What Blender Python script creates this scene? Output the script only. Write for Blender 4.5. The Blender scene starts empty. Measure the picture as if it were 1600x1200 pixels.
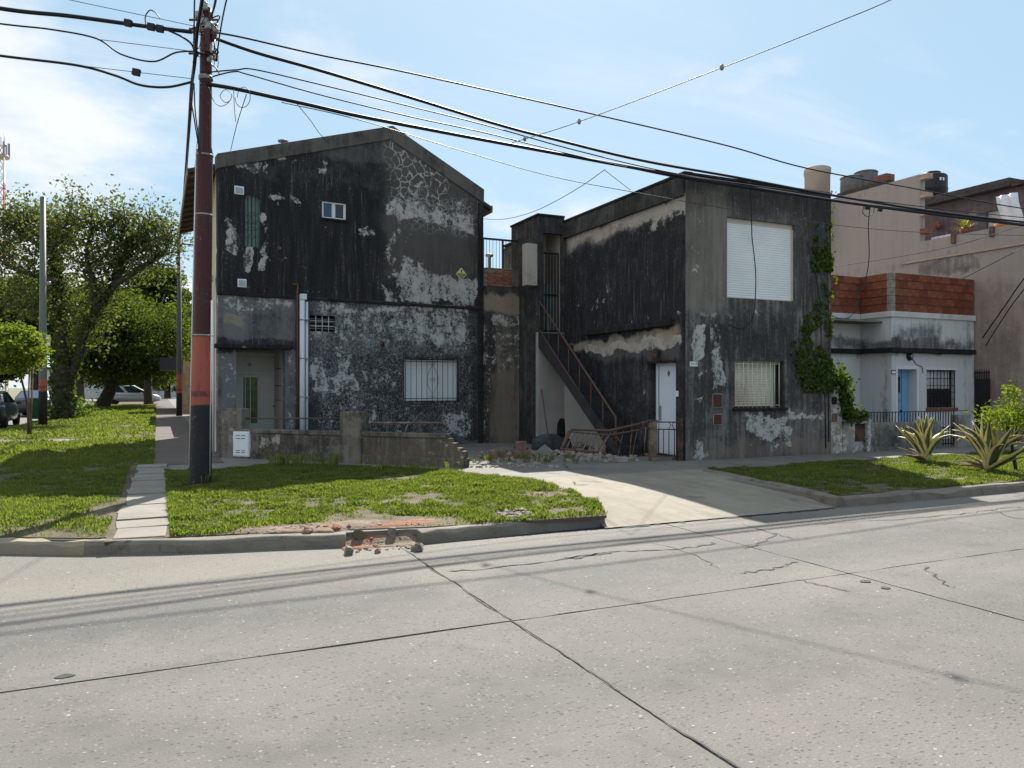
import bpy, bmesh, math, random
import numpy as np
from mathutils import Vector, Matrix, noise as mnoise
random.seed(7); rng = np.random.default_rng(11)
R = math.radians
scene = bpy.context.scene
COL = scene.collection

# ---------------------------------------------------------------- camera
EYE = 1.62; YAW = R(24.8); FPX = 1200.0; HORIZ = 605.0
cam_d = bpy.data.cameras.new('camera'); cam = bpy.data.objects.new('camera', cam_d); COL.objects.link(cam)
cam.location = (0, 0, EYE); cam.rotation_euler = (R(90), 0, -YAW)
cam_d.sensor_width = 36; cam_d.lens = 36 * FPX / 1600; cam_d.shift_y = (HORIZ - 600) / 1600
cam_d.clip_start = .05; cam_d.clip_end = 3000
scene.camera = cam

# ---------------------------------------------------------------- world, sun, exposure
SUN_AZ, SUN_EL = R(29), R(43)      # azimuth from +Y towards +X
world = bpy.data.worlds.new('World'); scene.world = world; world.use_nodes = True
wt = world.node_tree; wt.nodes.clear()
wo = wt.nodes.new('ShaderNodeOutputWorld'); wb = wt.nodes.new('ShaderNodeBackground')
sky = wt.nodes.new('ShaderNodeTexSky'); sky.sky_type = 'NISHITA'; sky.sun_disc = False
sky.sun_elevation = SUN_EL; sky.sun_rotation = SUN_AZ; sky.air_density = 1.0; sky.dust_density = 0.6; sky.ozone_density = 1.6
wb.inputs[1].default_value = 0.05
# thin clouds, a function of direction only
tc = wt.nodes.new('ShaderNodeTexCoord'); sx = wt.nodes.new('ShaderNodeSeparateXYZ'); wt.links.new(tc.outputs['Generated'], sx.inputs[0])
def wm(op, a, b=None, clamp=False):
    n = wt.nodes.new('ShaderNodeMath'); n.operation = op; n.use_clamp = clamp
    for i, v in enumerate((a, b)):
        if v is None: continue
        if isinstance(v, (int, float)): n.inputs[i].default_value = v
        else: wt.links.new(v, n.inputs[i])
    return n.outputs[0]
zz = wm('ADD', wm('MAXIMUM', sx.outputs[2], 0.0), 0.16)
cv = wt.nodes.new('ShaderNodeCombineXYZ')
wt.links.new(wm('DIVIDE', sx.outputs[0], zz), cv.inputs[0]); wt.links.new(wm('DIVIDE', sx.outputs[1], zz), cv.inputs[1])
def wnoise(scale, detail, off, sc=(1, 1, 1), rough=.55, dist=0.):
    mp = wt.nodes.new('ShaderNodeMapping'); mp.inputs[1].default_value = off; mp.inputs[3].default_value = sc
    wt.links.new(cv.outputs[0], mp.inputs[0])
    n = wt.nodes.new('ShaderNodeTexNoise'); n.inputs['Scale'].default_value = scale; n.inputs['Detail'].default_value = detail
    n.inputs['Roughness'].default_value = rough; n.inputs['Distortion'].default_value = dist
    wt.links.new(mp.outputs[0], n.inputs['Vector']); return n.outputs[0]
def wmap(x, a, b, c=0., d=1.):
    n = wt.nodes.new('ShaderNodeMapRange'); n.interpolation_type = 'SMOOTHSTEP'; wt.links.new(x, n.inputs[0])
    for i, v in enumerate((a, b, c, d)): n.inputs[i + 1].default_value = v
    return n.outputs[0]
side = wmap(wm('SUBTRACT', sx.outputs[0], wm('MULTIPLY', sx.outputs[1], .25)), -.45, .35, .12, -.10)      # more cloud towards the west
puffy = wmap(wm('ADD', wm('ADD', wm('MULTIPLY', wnoise(1.05, 9, (1.3, 4.6, 0), rough=.58), 1.0), side), wm('MULTIPLY', wnoise(.4, 2, (9, 2, 0)), .12)), .53, .72)
wisp = wm('MULTIPLY', wmap(wnoise(.8, 7, (7.5, 2.2, 0), (.5, 2.4, 1), rough=.6, dist=.5), .47, .75), .55)
cl = wm('MAXIMUM', puffy, wisp, True)
cl = wm('MULTIPLY', cl, .88)
mx = wt.nodes.new('ShaderNodeMix'); mx.data_type = 'RGBA'
veil = wt.nodes.new('ShaderNodeMix'); veil.data_type = 'RGBA'; veil.inputs[0].default_value = .66; wt.links.new(sky.outputs[0], veil.inputs[6]); veil.inputs[7].default_value = (5.5, 8.0, 9.9, 1)
wt.links.new(cl, mx.inputs[0]); wt.links.new(veil.outputs[2], mx.inputs[6]); mx.inputs[7].default_value = (9.9, 10.0, 10.2, 1)
wt.links.new(mx.outputs[2], wb.inputs[0]); wt.links.new(wb.outputs[0], wo.inputs[0])
sun_d = bpy.data.lights.new('sun', 'SUN'); sun = bpy.data.objects.new('sun', sun_d); COL.objects.link(sun)
sun_d.energy = 5.0; sun_d.angle = R(.55); sun_d.color = (1, .945, .865)
sdir = Vector((math.sin(SUN_AZ) * math.cos(SUN_EL), math.cos(SUN_AZ) * math.cos(SUN_EL), math.sin(SUN_EL)))
sun.rotation_euler = (-sdir).to_track_quat('-Z', 'Y').to_euler()
scene.cycles.max_bounces = 6; scene.cycles.diffuse_bounces = 3; scene.cycles.glossy_bounces = 2; scene.cycles.transmission_bounces = 3; scene.cycles.transparent_max_bounces = 4
vs = scene.view_settings; vs.view_transform = 'Standard'; vs.look = 'None'; vs.gamma = 1; vs.use_curve_mapping = False; vs.exposure = 1.06

# ---------------------------------------------------------------- measuring: where a line of sight meets a real plane
CR = Vector((math.cos(YAW), -math.sin(YAW), 0)); CF = Vector((math.sin(YAW), math.cos(YAW), 0)); C0 = Vector((0, 0, EYE))
def ray(px, py): return CF + CR * ((px - 800) / FPX) + Vector((0, 0, (HORIZ - py) / FPX))
def G(px, py, z=.12):
    d = ray(px, py); return C0 + d * ((z - EYE) / d.z)
def atY(px, py, y):
    d = ray(px, py); return C0 + d * (y / d.y)
def atX(px, py, x):
    d = ray(px, py); return C0 + d * (x / d.x)
def atD(px, py, dep): return C0 + ray(px, py) * dep
class Fr:                       # a wall plane: origin, heading; u along it, v into the building
    def __init__(s, x, y, ang=0.): s.o = Vector((x, y, 0)); s.a = ang; s.u = Vector((math.cos(ang), math.sin(ang), 0)); s.n = Vector((-math.sin(ang), math.cos(ang), 0))
    def uz(s, px, py, d=0.):
        r = ray(px, py); t = ((s.o + s.n * d - C0).dot(s.n)) / r.dot(s.n); p = C0 + r * t
        return ((p - s.o).dot(s.u), p.z)
    def rect(s, x0, x1, y0, y1, d=0.):
        ym = (y0 + y1) / 2; xm = (x0 + x1) / 2
        return (s.uz(x0, ym, d)[0], s.uz(x1, ym, d)[0], s.uz(xm, y1, d)[1], s.uz(xm, y0, d)[1])
    def w(s, u, v, z): 
        p = s.o + s.u * u + s.n * v; return Vector((p.x, p.y, z))

# ---------------------------------------------------------------- objects
def tag(o, label=None, cat=None, group=None, kind=None):
    if label: o['label'] = label
    if cat: o['category'] = cat
    if group: o['group'] = group
    if kind: o['kind'] = kind
    return o
def link(o, parent=None):
    COL.objects.link(o)
    if parent is not None: o.parent = parent
    return o
def empty(name, loc=(0, 0, 0), rz=0., label=None, cat=None, group=None):
    o = bpy.data.objects.new(name, None); o.location = loc; o.rotation_euler = (0, 0, rz); o.empty_display_size = .2
    link(o); tag(o, label, cat, group); return o
def copy_tree(o, parent=None):
    c = o.copy(); link(c); c.parent = parent
    for ch in [x for x in bpy.data.objects if x.parent == o]: copy_tree(ch, c)
    return c
class MB:
    def __init__(s): s.v = []; s.f = []; s.sm = []
    def add(s, vs, fs, smooth=False):
        b = len(s.v); s.v += [tuple(p) for p in vs]; s.f += [tuple(b + i for i in f) for f in fs]; s.sm += [smooth] * len(fs); return s
    def box(s, x0, x1, y0, y1, z0, z1):
        return s.add([(x0,y0,z0),(x1,y0,z0),(x1,y1,z0),(x0,y1,z0),(x0,y0,z1),(x1,y0,z1),(x1,y1,z1),(x0,y1,z1)],
                     [(3,2,1,0),(4,5,6,7),(0,1,5,4),(1,2,6,5),(2,3,7,6),(3,0,4,7)])
    def obox(s, c, sx, sy, sz, rot):          # centre, half sizes, euler
        m = Matrix.LocRotScale(Vector(c), __import__('mathutils').Euler(rot), None)
        vs = [m @ Vector((a*sx, b*sy, d*sz)) for d in (-1,1) for a, b in ((-1,-1),(1,-1),(1,1),(-1,1))]
        return s.add(vs, [(3,2,1,0),(4,5,6,7),(0,1,5,4),(1,2,6,5),(2,3,7,6),(3,0,4,7)])
    def hexa(s, p8): return s.add(p8, [(3,2,1,0),(4,5,6,7),(0,1,5,4),(1,2,6,5),(2,3,7,6),(3,0,4,7)])
    def prism(s, poly, z0, z1):               # poly in xy
        n = len(poly)
        if sum(poly[i][0]*poly[(i+1)%n][1]-poly[(i+1)%n][0]*poly[i][1] for i in range(n)) < 0: poly = poly[::-1]
        zf0 = z0 if callable(z0) else (lambda x, y: z0); zf1 = z1 if callable(z1) else (lambda x, y: z1)
        vs = [(x, y, zf0(x, y)) for x, y in poly] + [(x, y, zf1(x, y)) for x, y in poly]
        return s.add(vs, [tuple(range(n))[::-1], tuple(range(n, 2*n))] + [(i, (i+1)%n, n+(i+1)%n, n+i) for i in range(n)])
    def slab_xz(s, poly, y0, y1):             # poly in xz extruded along y
        n = len(poly)
        if sum(poly[i][0]*poly[(i+1)%n][1]-poly[(i+1)%n][0]*poly[i][1] for i in range(n)) < 0: poly = poly[::-1]
        vs = [(x, y0, z) for x, z in poly] + [(x, y1, z) for x, z in poly]
        return s.add(vs, [tuple(range(n)), tuple(range(n, 2*n))[::-1]] + [((i+1)%n, i, n+i, n+(i+1)%n) for i in range(n)])
    def tube(s, pts, r, k=6, cap=True, smooth=True):
        pts = [Vector(p) for p in pts]; n = len(pts)
        if not hasattr(r, '__len__'): r = [r]*n
        rings = []; prev = None
        for i, p in enumerate(pts):
            t = (pts[min(i+1, n-1)] - pts[max(i-1, 0)]); t = t.normalized() if t.length > 1e-9 else Vector((0,0,1))
            a = prev if prev is not None else (Vector((0,0,1)) if abs(t.z) < .9 else Vector((1,0,0)))
            a = (a - t*a.dot(t)); a = a.normalized() if a.length > 1e-6 else t.orthogonal().normalized(); prev = a; b = t.cross(a)
            rings.append([p + (a*math.cos(2*math.pi*j/k) + b*math.sin(2*math.pi*j/k))*r[i] for j in range(k)])
        vs = [q for rg in rings for q in rg]
        fs = [(i*k+j, i*k+(j+1)%k, (i+1)*k+(j+1)%k, (i+1)*k+j) for i in range(n-1) for j in range(k)]
        if cap: s.add(vs, fs + [tuple(range(k))[::-1], tuple((n-1)*k+j for j in range(k))], smooth)
        else: s.add(vs, fs, smooth)
        return s
    def lathe(s, prof, c=(0,0,0), k=20, smooth=True):   # prof: (r,z)
        vs = [(c[0]+r*math.cos(2*math.pi*j/k), c[1]+r*math.sin(2*math.pi*j/k), c[2]+z) for r, z in prof for j in range(k)]
        n = len(prof)
        fs = [(i*k+j, i*k+(j+1)%k, (i+1)*k+(j+1)%k, (i+1)*k+j) for i in range(n-1) for j in range(k)]
        return s.add(vs, fs + [tuple(range(k))[::-1], tuple((n-1)*k+j for j in range(k))], smooth)
    def mesh(s, name='mesh'):
        me = bpy.data.meshes.new(name); me.from_pydata(s.v, [], s.f)
        me.polygons.foreach_set('use_smooth', s.sm); me.update(); return me
    def build(s, name, mat, parent=None, loc=(0,0,0), rot=(0,0,0), bevel=0., fix=True, seg=2):
        me = s.mesh(name)
        if fix:
            b = bmesh.new(); b.from_mesh(me); bmesh.ops.recalc_face_normals(b, faces=b.faces); b.to_mesh(me); b.free()
        if mat is not None: me.materials.append(mat)
        o = bpy.data.objects.new(name, me); o.location = loc; o.rotation_euler = rot; link(o, parent)
        if bevel > 0:
            m = o.modifiers.new('bevel', 'BEVEL'); m.width = bevel; m.segments = seg; m.limit_method = 'ANGLE'; m.angle_limit = R(40)
        return o
def inst(me, name, parent, loc=(0,0,0), rot=(0,0,0), sc=(1,1,1)):
    o = bpy.data.objects.new(name, me); o.location = loc; o.rotation_euler = rot; o.scale = sc; return link(o, parent)
def wall_grid(us, zs, holes, thick, top=None, reveal=True):
    """front/back skin of a wall with rectangular openings, v=0 outside, v=thick inside"""
    U = sorted(set([round(x, 5) for x in us] + [round(h[i], 5) for h in holes for i in (0, 1)]))
    Z = sorted(set([round(x, 5) for x in zs] + [round(h[i], 5) for h in holes for i in (2, 3)]))
    U = [x for x in U if us[0]-1e-4 <= x <= us[-1]+1e-4]; Z = [z for z in Z if zs[0]-1e-4 <= z <= zs[-1]+1e-4]
    zmax = Z[-1]
    zt = (lambda u, z: top(u) if (top and abs(z - zmax) < 1e-6) else z)
    def hole(i, j):
        if i < 0 or j < 0 or i >= len(U)-1 or j >= len(Z)-1: return True
        cu, cz = (U[i]+U[i+1])/2, (Z[j]+Z[j+1])/2
        return any(h[0]-1e-4 < cu < h[1]+1e-4 and h[2]-1e-4 < cz < h[3]+1e-4 for h in holes)
    vid = {}; vs = []; fs = []
    def V(i, j, b):
        k = (i, j, b)
        if k not in vid: vid[k] = len(vs); vs.append((U[i], thick*b, zt(U[i], Z[j])))
        return vid[k]
    for i in range(len(U)-1):
        for j in range(len(Z)-1):
            if hole(i, j): continue
            fs.append((V(i,j,0), V(i+1,j,0), V(i+1,j+1,0), V(i,j+1,0))); fs.append((V(i,j,1), V(i,j+1,1), V(i+1,j+1,1), V(i+1,j,1)))
            for di, dj, e in ((-1,0,((0,0),(0,1))), (1,0,((1,1),(1,0))), (0,-1,((1,0),(0,0))), (0,1,((0,1),(1,1)))):
                if hole(i+di, j+dj):
                    (a, b), (c, d) = e
                    fs.append((V(i+a,j+b,0), V(i+c,j+d,0), V(i+c,j+d,1), V(i+a,j+b,1)))
    m = MB(); m.add(vs, fs); return m
def catmull(pts, n=8):
    P = [Vector(p) for p in pts]; out = []
    for i in range(len(P)-1):
        p0, p1, p2, p3 = P[max(i-1,0)], P[i], P[i+1], P[min(i+2, len(P)-1)]
        for k in range(n):
            t = k/n; out.append(.5*((2*p1)+(p2-p0)*t+(2*p0-5*p1+4*p2-p3)*t*t+(3*p1-p0-3*p2+p3)*t**3))
    out.append(P[-1]); return out
def quads_mesh(name, V4, mat, parent=None, tint=None, loc=(0,0,0)):
    """V4: (n,4,3) numpy; every quad a leaf / blade"""
    n = len(V4); me = bpy.data.meshes.new(name)
    me.vertices.add(n*4); me.vertices.foreach_set('co', np.ascontiguousarray(V4, dtype=np.float32).ravel())
    me.loops.add(n*4); me.loops.foreach_set('vertex_index', np.arange(n*4, dtype=np.int32))
    me.polygons.add(n); me.polygons.foreach_set('loop_start', np.arange(0, n*4, 4, dtype=np.int32)); me.polygons.foreach_set('loop_total', np.full(n, 4, dtype=np.int32))
    me.update(calc_edges=True)
    if tint is not None:
        at = me.attributes.new('tint', 'FLOAT', 'FACE'); at.data.foreach_set('value', np.ascontiguousarray(tint, dtype=np.float32))
    me.materials.append(mat); o = bpy.data.objects.new(name, me); o.location = loc; return link(o, parent)
def leaf_quads(P, size, flat=0., aspect=.55, D=None):
    n = len(P); d = rng.normal(size=(n, 3)) if D is None else D + rng.normal(size=(n,3))*.35
    if flat: d[:, 2] *= (1-flat)
    d /= np.linalg.norm(d, axis=1, keepdims=True) + 1e-9
    q = rng.normal(size=(n, 3)); b = np.cross(d, q); b /= np.linalg.norm(b, axis=1, keepdims=True) + 1e-9
    s = (size*rng.uniform(.6, 1.35, n))[:, None]
    nn = np.cross(d, b)
    return np.stack([P - d*s*.5, P + b*s*aspect*.5 + nn*s*.08, P + d*s*.5, P - b*s*aspect*.5 + nn*s*.08], 1)

# ---------------------------------------------------------------- materials: a small node language
class X:
    def __init__(s, m, o): s.m = m; s.o = o
    def _b(s, op, b, rev=False):
        return s.m.math(op, b, s) if rev else s.m.math(op, s, b)
    def __add__(s, b): return s._b('ADD', b)
    def __radd__(s, b): return s._b('ADD', b)
    def __sub__(s, b): return s._b('SUBTRACT', b)
    def __rsub__(s, b): return s._b('SUBTRACT', b, True)
    def __mul__(s, b): return s._b('MULTIPLY', b)
    def __rmul__(s, b): return s._b('MULTIPLY', b)
    def __truediv__(s, b): return s._b('DIVIDE', b)
class Mat:
    def __init__(s, name):
        s.mat = bpy.data.materials.new(name); s.mat.use_nodes = True; s.t = s.mat.node_tree; s.t.nodes.clear()
        s.out = s.t.nodes.new('ShaderNodeOutputMaterial')
    def n(s, k): return s.t.nodes.new(k)
    def put(s, v, sock):
        if isinstance(v, X): s.t.links.new(v.o, sock)
        elif isinstance(v, (tuple, list)): sock.default_value = tuple(v) + ((1,) if len(v) == 3 and len(sock.default_value) == 4 else ())
        else: sock.default_value = v
    def math(s, op, a, b=None, clamp=False):
        n = s.n('ShaderNodeMath'); n.operation = op; n.use_clamp = clamp; s.put(a, n.inputs[0])
        if b is not None: s.put(b, n.inputs[1])
        return X(s, n.outputs[0])
    def coord(s, kind='Object'): return X(s, s.n('ShaderNodeTexCoord').outputs[kind])
    def world(s): return X(s, s.n('ShaderNodeNewGeometry').outputs['Position'])
    def sep(s, v):
        n = s.n('ShaderNodeSeparateXYZ'); s.put(v, n.inputs[0]); return [X(s, o) for o in n.outputs]
    def vec(s, a, b, c):
        n = s.n('ShaderNodeCombineXYZ')
        for i, q in enumerate((a, b, c)): s.put(q, n.inputs[i])
        return X(s, n.outputs[0])
    def sc(s, v, k, off=(0,0,0)):
        n = s.n('ShaderNodeMapping'); s.put(v, n.inputs[0]); n.inputs[1].default_value = off; n.inputs[3].default_value = k if hasattr(k, '__len__') else (k,)*3
        return X(s, n.outputs[0])
    def noise(s, v, scale=1., detail=4., rough=.55, dist=0.):
        n = s.n('ShaderNodeTexNoise'); s.put(v, n.inputs['Vector']); n.inputs['Scale'].default_value = scale
        n.inputs['Detail'].default_value = detail; n.inputs['Roughness'].default_value = rough; n.inputs['Distortion'].default_value = dist
        return X(s, n.outputs[0])
    def vor(s, v, scale=1., feature='F1', rand=1., out=0):
        n = s.n('ShaderNodeTexVoronoi'); n.feature = feature; s.put(v, n.inputs['Vector']); n.inputs['Scale'].default_value = scale; n.inputs['Randomness'].default_value = rand
        return X(s, n.outputs[out])
    def ss(s, x, a, b, c=0., d=1.):
        n = s.n('ShaderNodeMapRange'); n.interpolation_type = 'SMOOTHSTEP'; s.put(x, n.inputs[0])
        if a > b: a, b, c, d = b, a, d, c
        for i, v in enumerate((a, b, c, d)): n.inputs[i+1].default_value = v
        return X(s, n.outputs[0])
    def box(s, u, z, u0, u1, z0, z1, soft=.15):
        return s.ss(u, u0-soft, u0+soft)*s.ss(u, u1+soft, u1-soft)*s.ss(z, z0-soft, z0+soft)*s.ss(z, z1+soft, z1-soft)
    def mx(s, a, b): return s.math('MAXIMUM', a, b)
    def mn(s, a, b): return s.math('MINIMUM', a, b)
    def mix(s, f, a, b, mode='MIX'):
        n = s.n('ShaderNodeMix'); n.data_type = 'RGBA'; n.blend_type = mode; s.put(f, n.inputs[0]); s.put(a, n.inputs[6]); s.put(b, n.inputs[7]); return X(s, n.outputs[2])
    def attr(s, name): 
        n = s.n('ShaderNodeAttribute'); n.attribute_name = name; return X(s, n.outputs['Fac'])
    def rnd(s): return X(s, s.n('ShaderNodeObjectInfo').outputs['Random'])
    def bump(s, h, strength=.4, dist=.02):
        n = s.n('ShaderNodeBump'); n.inputs['Strength'].default_value = strength; n.inputs['Distance'].default_value = dist; s.put(h, n.inputs['Height']); return X(s, n.outputs[0])
    def bsdf(s, color, rough=.8, bump=None, metal=0., spec=.3, coat=0., trans=0.):
        p = s.n('ShaderNodeBsdfPrincipled'); s.put(color, p.inputs['Base Color']); s.put(rough, p.inputs['Roughness']); s.put(metal, p.inputs['Metallic'])
        s.put(spec, p.inputs['Specular IOR Level']); p.inputs['Coat Weight'].default_value = coat; p.inputs['Transmission Weight'].default_value = trans
        if bump is not None: s.put(bump, p.inputs['Normal'])
        s.t.links.new(p.outputs[0], s.out.inputs[0]); s.p = p; return s.mat
    def leaf(s, color, trans=.45, tcol=None):
        d = s.n('ShaderNodeBsdfDiffuse'); t = s.n('ShaderNodeBsdfTranslucent'); g = s.n('ShaderNodeBsdfGlossy'); g.inputs['Roughness'].default_value = .45
        s.put(color, d.inputs[0]); s.put(tcol if tcol is not None else color, t.inputs[0])
        m = s.n('ShaderNodeMixShader'); m.inputs[0].default_value = trans; s.t.links.new(d.outputs[0], m.inputs[1]); s.t.links.new(t.outputs[0], m.inputs[2])
        m2 = s.n('ShaderNodeMixShader'); m2.inputs[0].default_value = .015; s.t.links.new(m.outputs[0], m2.inputs[1]); s.t.links.new(g.outputs[0], m2.inputs[2])
        s.t.links.new(m2.outputs[0], s.out.inputs[0]); return s.mat
# ---------------------------------------------------------------- plain materials
def plain(name, col, rough=.7, var=.12, scale=6., bump=.15, metal=0., spec=.3, dirt=None, coat=0.):
    m = Mat(name); v = m.coord(); n = m.noise(v, scale, 5); n2 = m.noise(v, scale*6, 3)
    c = m.mix(m.ss(n, .3, .7), tuple(x*(1-var) for x in col), tuple(min(1, x*(1+var)) for x in col))
    if dirt: c = m.mix(m.ss(m.noise(m.sc(v, (1, 1, .35)), scale*.7, 6, .65), .5, .75)*dirt[1], c, dirt[0])
    return m.bsdf(c, rough, m.bump(n2, bump, .005), metal, spec, coat)
def rusty(name, base, rust=(.095, .042, .026), amt=.5):
    m = Mat(name); v = m.world(); n = m.noise(v, 5., 6, .65); k = m.ss(n, .62-amt*.4, .72-amt*.3)
    rc = m.mix(m.noise(v, 30, 3), rust, tuple(x*1.6 for x in rust)); c = m.mix(k, base, rc)
    return m.bsdf(c, .75, m.bump(m.noise(v, 60, 3), .3, .004))
MT = {}
MT['black_metal'] = plain('black painted metal', (.018, .018, .022), .5, .2)
MT['dark_rust'] = rusty('dark rusting iron', (.03, .025, .025), amt=.45)
MT['rust'] = rusty('rusted iron', (.085, .06, .05), (.095, .048, .032), .45)
MT['grey_rust'] = rusty('pale flaking iron', (.20, .165, .135), (.10, .056, .038), .5)
MT['white_paint'] = plain('white paint', (.72, .74, .76), .45, .05, 2., .05, dirt=((.35, .33, .3), .35))
MT['shutter'] = plain('white shutter plastic', (.72, .73, .74), .45, .05, 1.2, .03, dirt=((.50, .49, .46), .55))
MT['shutter_cream'] = plain('cream shutter slats', (.60, .56, .47), .6, .08, 2., .05, dirt=((.30, .24, .16), .5))
MT['cream_bar'] = plain('cream bar paint', (.66, .60, .48), .5, .06, 4., .05)
MT['pvc'] = plain('grey white plastic pipe', (.66, .68, .70), .4, .04, 2., .03)
MT['glass'] = Mat('window glass').bsdf((.012, .018, .028), .06, spec=.6)
MT['glass_blue'] = Mat('blue tinted window glass').bsdf((.02, .05, .12), .08, spec=.6)
MT['dark'] = plain('dark interior', (.012, .012, .014), .9, .2)
MT['cable'] = Mat('black cable').bsdf((.012, .012, .016), .55)
MT['cable_grey'] = Mat('grey wire').bsdf((.05, .05, .055), .5)
MT['ceramic'] = plain('grimy ceramic', (.26, .25, .24), .4, .3)
MT['galv'] = plain('galvanised metal', (.30, .31, .32), .45, .15, 20, .05, metal=.6)
MT['cream_wood'] = plain('cream painted door', (.50, .47, .42), .55, .06, 3., .05, dirt=((.25, .23, .2), .4))
MT['white_door'] = plain('white metal door', (.62, .68, .76), .4, .03, 2., .03)
MT['blue_door'] = plain('pale blue door', (.19, .36, .55), .5, .06, 3., .05)
MT['wood'] = plain('weathered wood', (.13, .085, .055), .8, .25, 8., .2)
MT['roof_dark'] = plain('dark roof tile', (.05, .045, .045), .8, .3, 4., .3)
MT['brass'] = plain('dull brass', (.22, .15, .05), .5, .2)
MT['yellow'] = plain('faded yellow sign', (.62, .60, .22), .6, .08)
MT['sign_dark'] = plain('dark sign print', (.05, .05, .03), .6, .2)
MT['maroon'] = plain('maroon box', (.075, .018, .018), .5, .15)
def green_glass():
    m = Mat('green figured glass'); v = m.coord(); x, y, z = m.sep(v)
    c = m.mix(m.noise(v, 9, 4), (.06, .13, .09), (.14, .22, .165)); return m.bsdf(c, .25, m.bump(m.noise(v, 40), .3, .004), spec=.5)
MT['green_glass'] = green_glass()
MT['door_glass'] = plain('yellow green glass', (.07, .10, .022), .25, .5, 7., .1)

# ---------------------------------------------------------------- ground materials
def mat_road():
    m = Mat('worn concrete road'); v = m.world(); x, y, z = m.sep(v); f2 = m.vec(x, y, 0.)
    big = m.noise(f2, .35, 5, .6); mid = m.noise(f2, 1.6, 7, .7)
    c = m.mix(m.ss(big, .3, .7), (0.131, 0.122, 0.113), (0.174, 0.161, 0.146))
    c = m.mix(m.ss(m.noise(m.sc(f2, (.25, .9, 1)), .9, 5, .6), .42, .72)*.75, c, (0.111, 0.110, 0.102))      # grey wear bands
    c = m.mix(m.ss(m.math('ABSOLUTE', y - 5.8 + (big-.5)*.6), .8, .1)*m.ss(mid, .22, .58)*.7, c, (0.087, 0.091, 0.089))   # oil-darkened lane
    c = m.mix(m.ss(m.math('ABSOLUTE', y - 3.7 + (big-.5)*.6), .7, .1)*m.ss(mid, .3, .65)*.5, c, (0.094, 0.094, 0.089))
    c = m.mix(m.ss(mid, .50, .72)*.5, c, (0.088, 0.083, 0.075))
    c = m.mix(m.ss(m.noise(m.sc(f2, 1, (8, 3, 0)), .55, 5, .55), .52, .7)*.55, c, (0.200, 0.177, 0.149))           # dusty pale areas
    gut = m.ss(y + (m.noise(f2, 1.5, 5)-.5)*.5 + m.ss(x, 3., -4.)*.9, 6.95, 7.3)*.5
    c = m.mix(gut, c, (0.210, 0.194, 0.167))
    # exposed aggregate: pale and dark stones, pits
    def flecks(c, vec, sc, r, dens, col, amt):
        n = m.n('ShaderNodeTexVoronoi'); m.put(vec, n.inputs['Vector']); n.inputs['Scale'].default_value = sc
        k = m.sep(X(m, n.outputs[1])); e = m.ss(X(m, n.outputs[0]) + (m.noise(vec, sc*2.5, 2)-.5)*.25, r, r*.75)*m.ss(k[0], 1-dens, 1.001-dens)
        return m.mix(e*amt*(k[1]*.6+.4), c, col), e
    c, e1 = flecks(c, f2, 48, .40, .15, (.25, .235, .21), .75)
    c, e2 = flecks(c, m.sc(f2, (1, 1.3, 1), (3, 1, 0)), 24, .28, .05, (.38, .36, .33), .9)
    c, e3 = flecks(c, m.sc(f2, (1, 1.8, 1), (7, 5, 0)), 34, .40, .16, (.065, .062, .057), .8)
    c, e4 = flecks(c, m.sc(f2, (1, 2.2, 1), (2, 9, 0)), 13, .20, .05, (.06, .057, .052), .75)
    c, e5 = flecks(c, m.sc(f2, (1, 1.2, 1), (9, 2, 0)), 10, .14, .04, (.40, .38, .35), .9)
    fine = m.noise(f2, 75, 3, .7); c = m.mix(m.ss(fine, .42, .68)*.45, c, (.075, .071, .065))
    stain = m.ss(m.noise(m.sc(f2, (1, 1.4, 0), (4, 2, 0)), .8, 4, .55), .62, .74)*.4; c = m.mix(stain, c, (.07, .066, .062))
    h = fine*.5 - e3*.8 - e4*1.2 + e2*.5 + mid*.3
    return m.bsdf(c, .85, m.bump(h, .6, .014), spec=.25)
MT['road'] = mat_road()
MT['tar'] = plain('tar joint', (.045, .043, .04), .85, .35, 12, .3)
def mat_conc(name, a, b, stain=(.12, .115, .10), amt=.5, scale=1.2):
    m = Mat(name); v = m.world(); n = m.noise(v, scale, 7, .65); f = m.noise(v, 70, 3)
    c = m.mix(m.ss(n, .3, .7), a, b); c = m.mix(m.ss(m.noise(v, scale*2.3, 6, .7), .52, .72)*amt, c, stain)
    c = m.mix(m.ss(f, .3, .75)*.25, c, stain); return m.bsdf(c, .85, m.bump(f*.5 + n, .4, .01))
MT['kerb'] = mat_conc('kerb concrete', (0.151, 0.133, 0.105), (0.230, 0.198, 0.157), (0.045, 0.040, 0.034), .85, 2.6)
MT['kerb_yellow'] = mat_conc('kerb with worn yellow paint', (0.331, 0.259, 0.144), (0.259, 0.223, 0.173), (0.144, 0.130, 0.108), .5, 2.)
MT['walk'] = mat_conc('sidewalk concrete', (0.149, 0.140, 0.124), (0.205, 0.192, 0.174), (0.081, 0.077, 0.068), .5, .9)
def mat_drive():
    m = Mat('pale driveway concrete'); v = m.world(); n = m.noise(v, .8, 7, .65); f = m.noise(v, 60, 4, .7); md = m.noise(v, 4.5, 6, .7)
    c = m.mix(m.ss(n, .3, .7), (.225, .20, .16), (.295, .265, .215)); c = m.mix(m.ss(m.noise(m.sc(v, (2.6, .5, 1)), 1.2, 6, .65), .46, .7)*.5, c, (.14, .125, .10))
    c = m.mix(m.ss(md, .52, .72)*.45, c, (.15, .132, .105)); c = m.mix(m.ss(f, .45, .7)*.35, c, (.13, .115, .09)); c = m.mix(m.ss(m.noise(m.sc(v, 1, (3, 7, 0)), 1.1, 3), .64, .7)*.5, c, (.10, .095, .085))
    return m.bsdf(c, .88, m.bump(f*.5 + md, .5, .012), spec=.2)
MT['drive'] = mat_drive()
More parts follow.
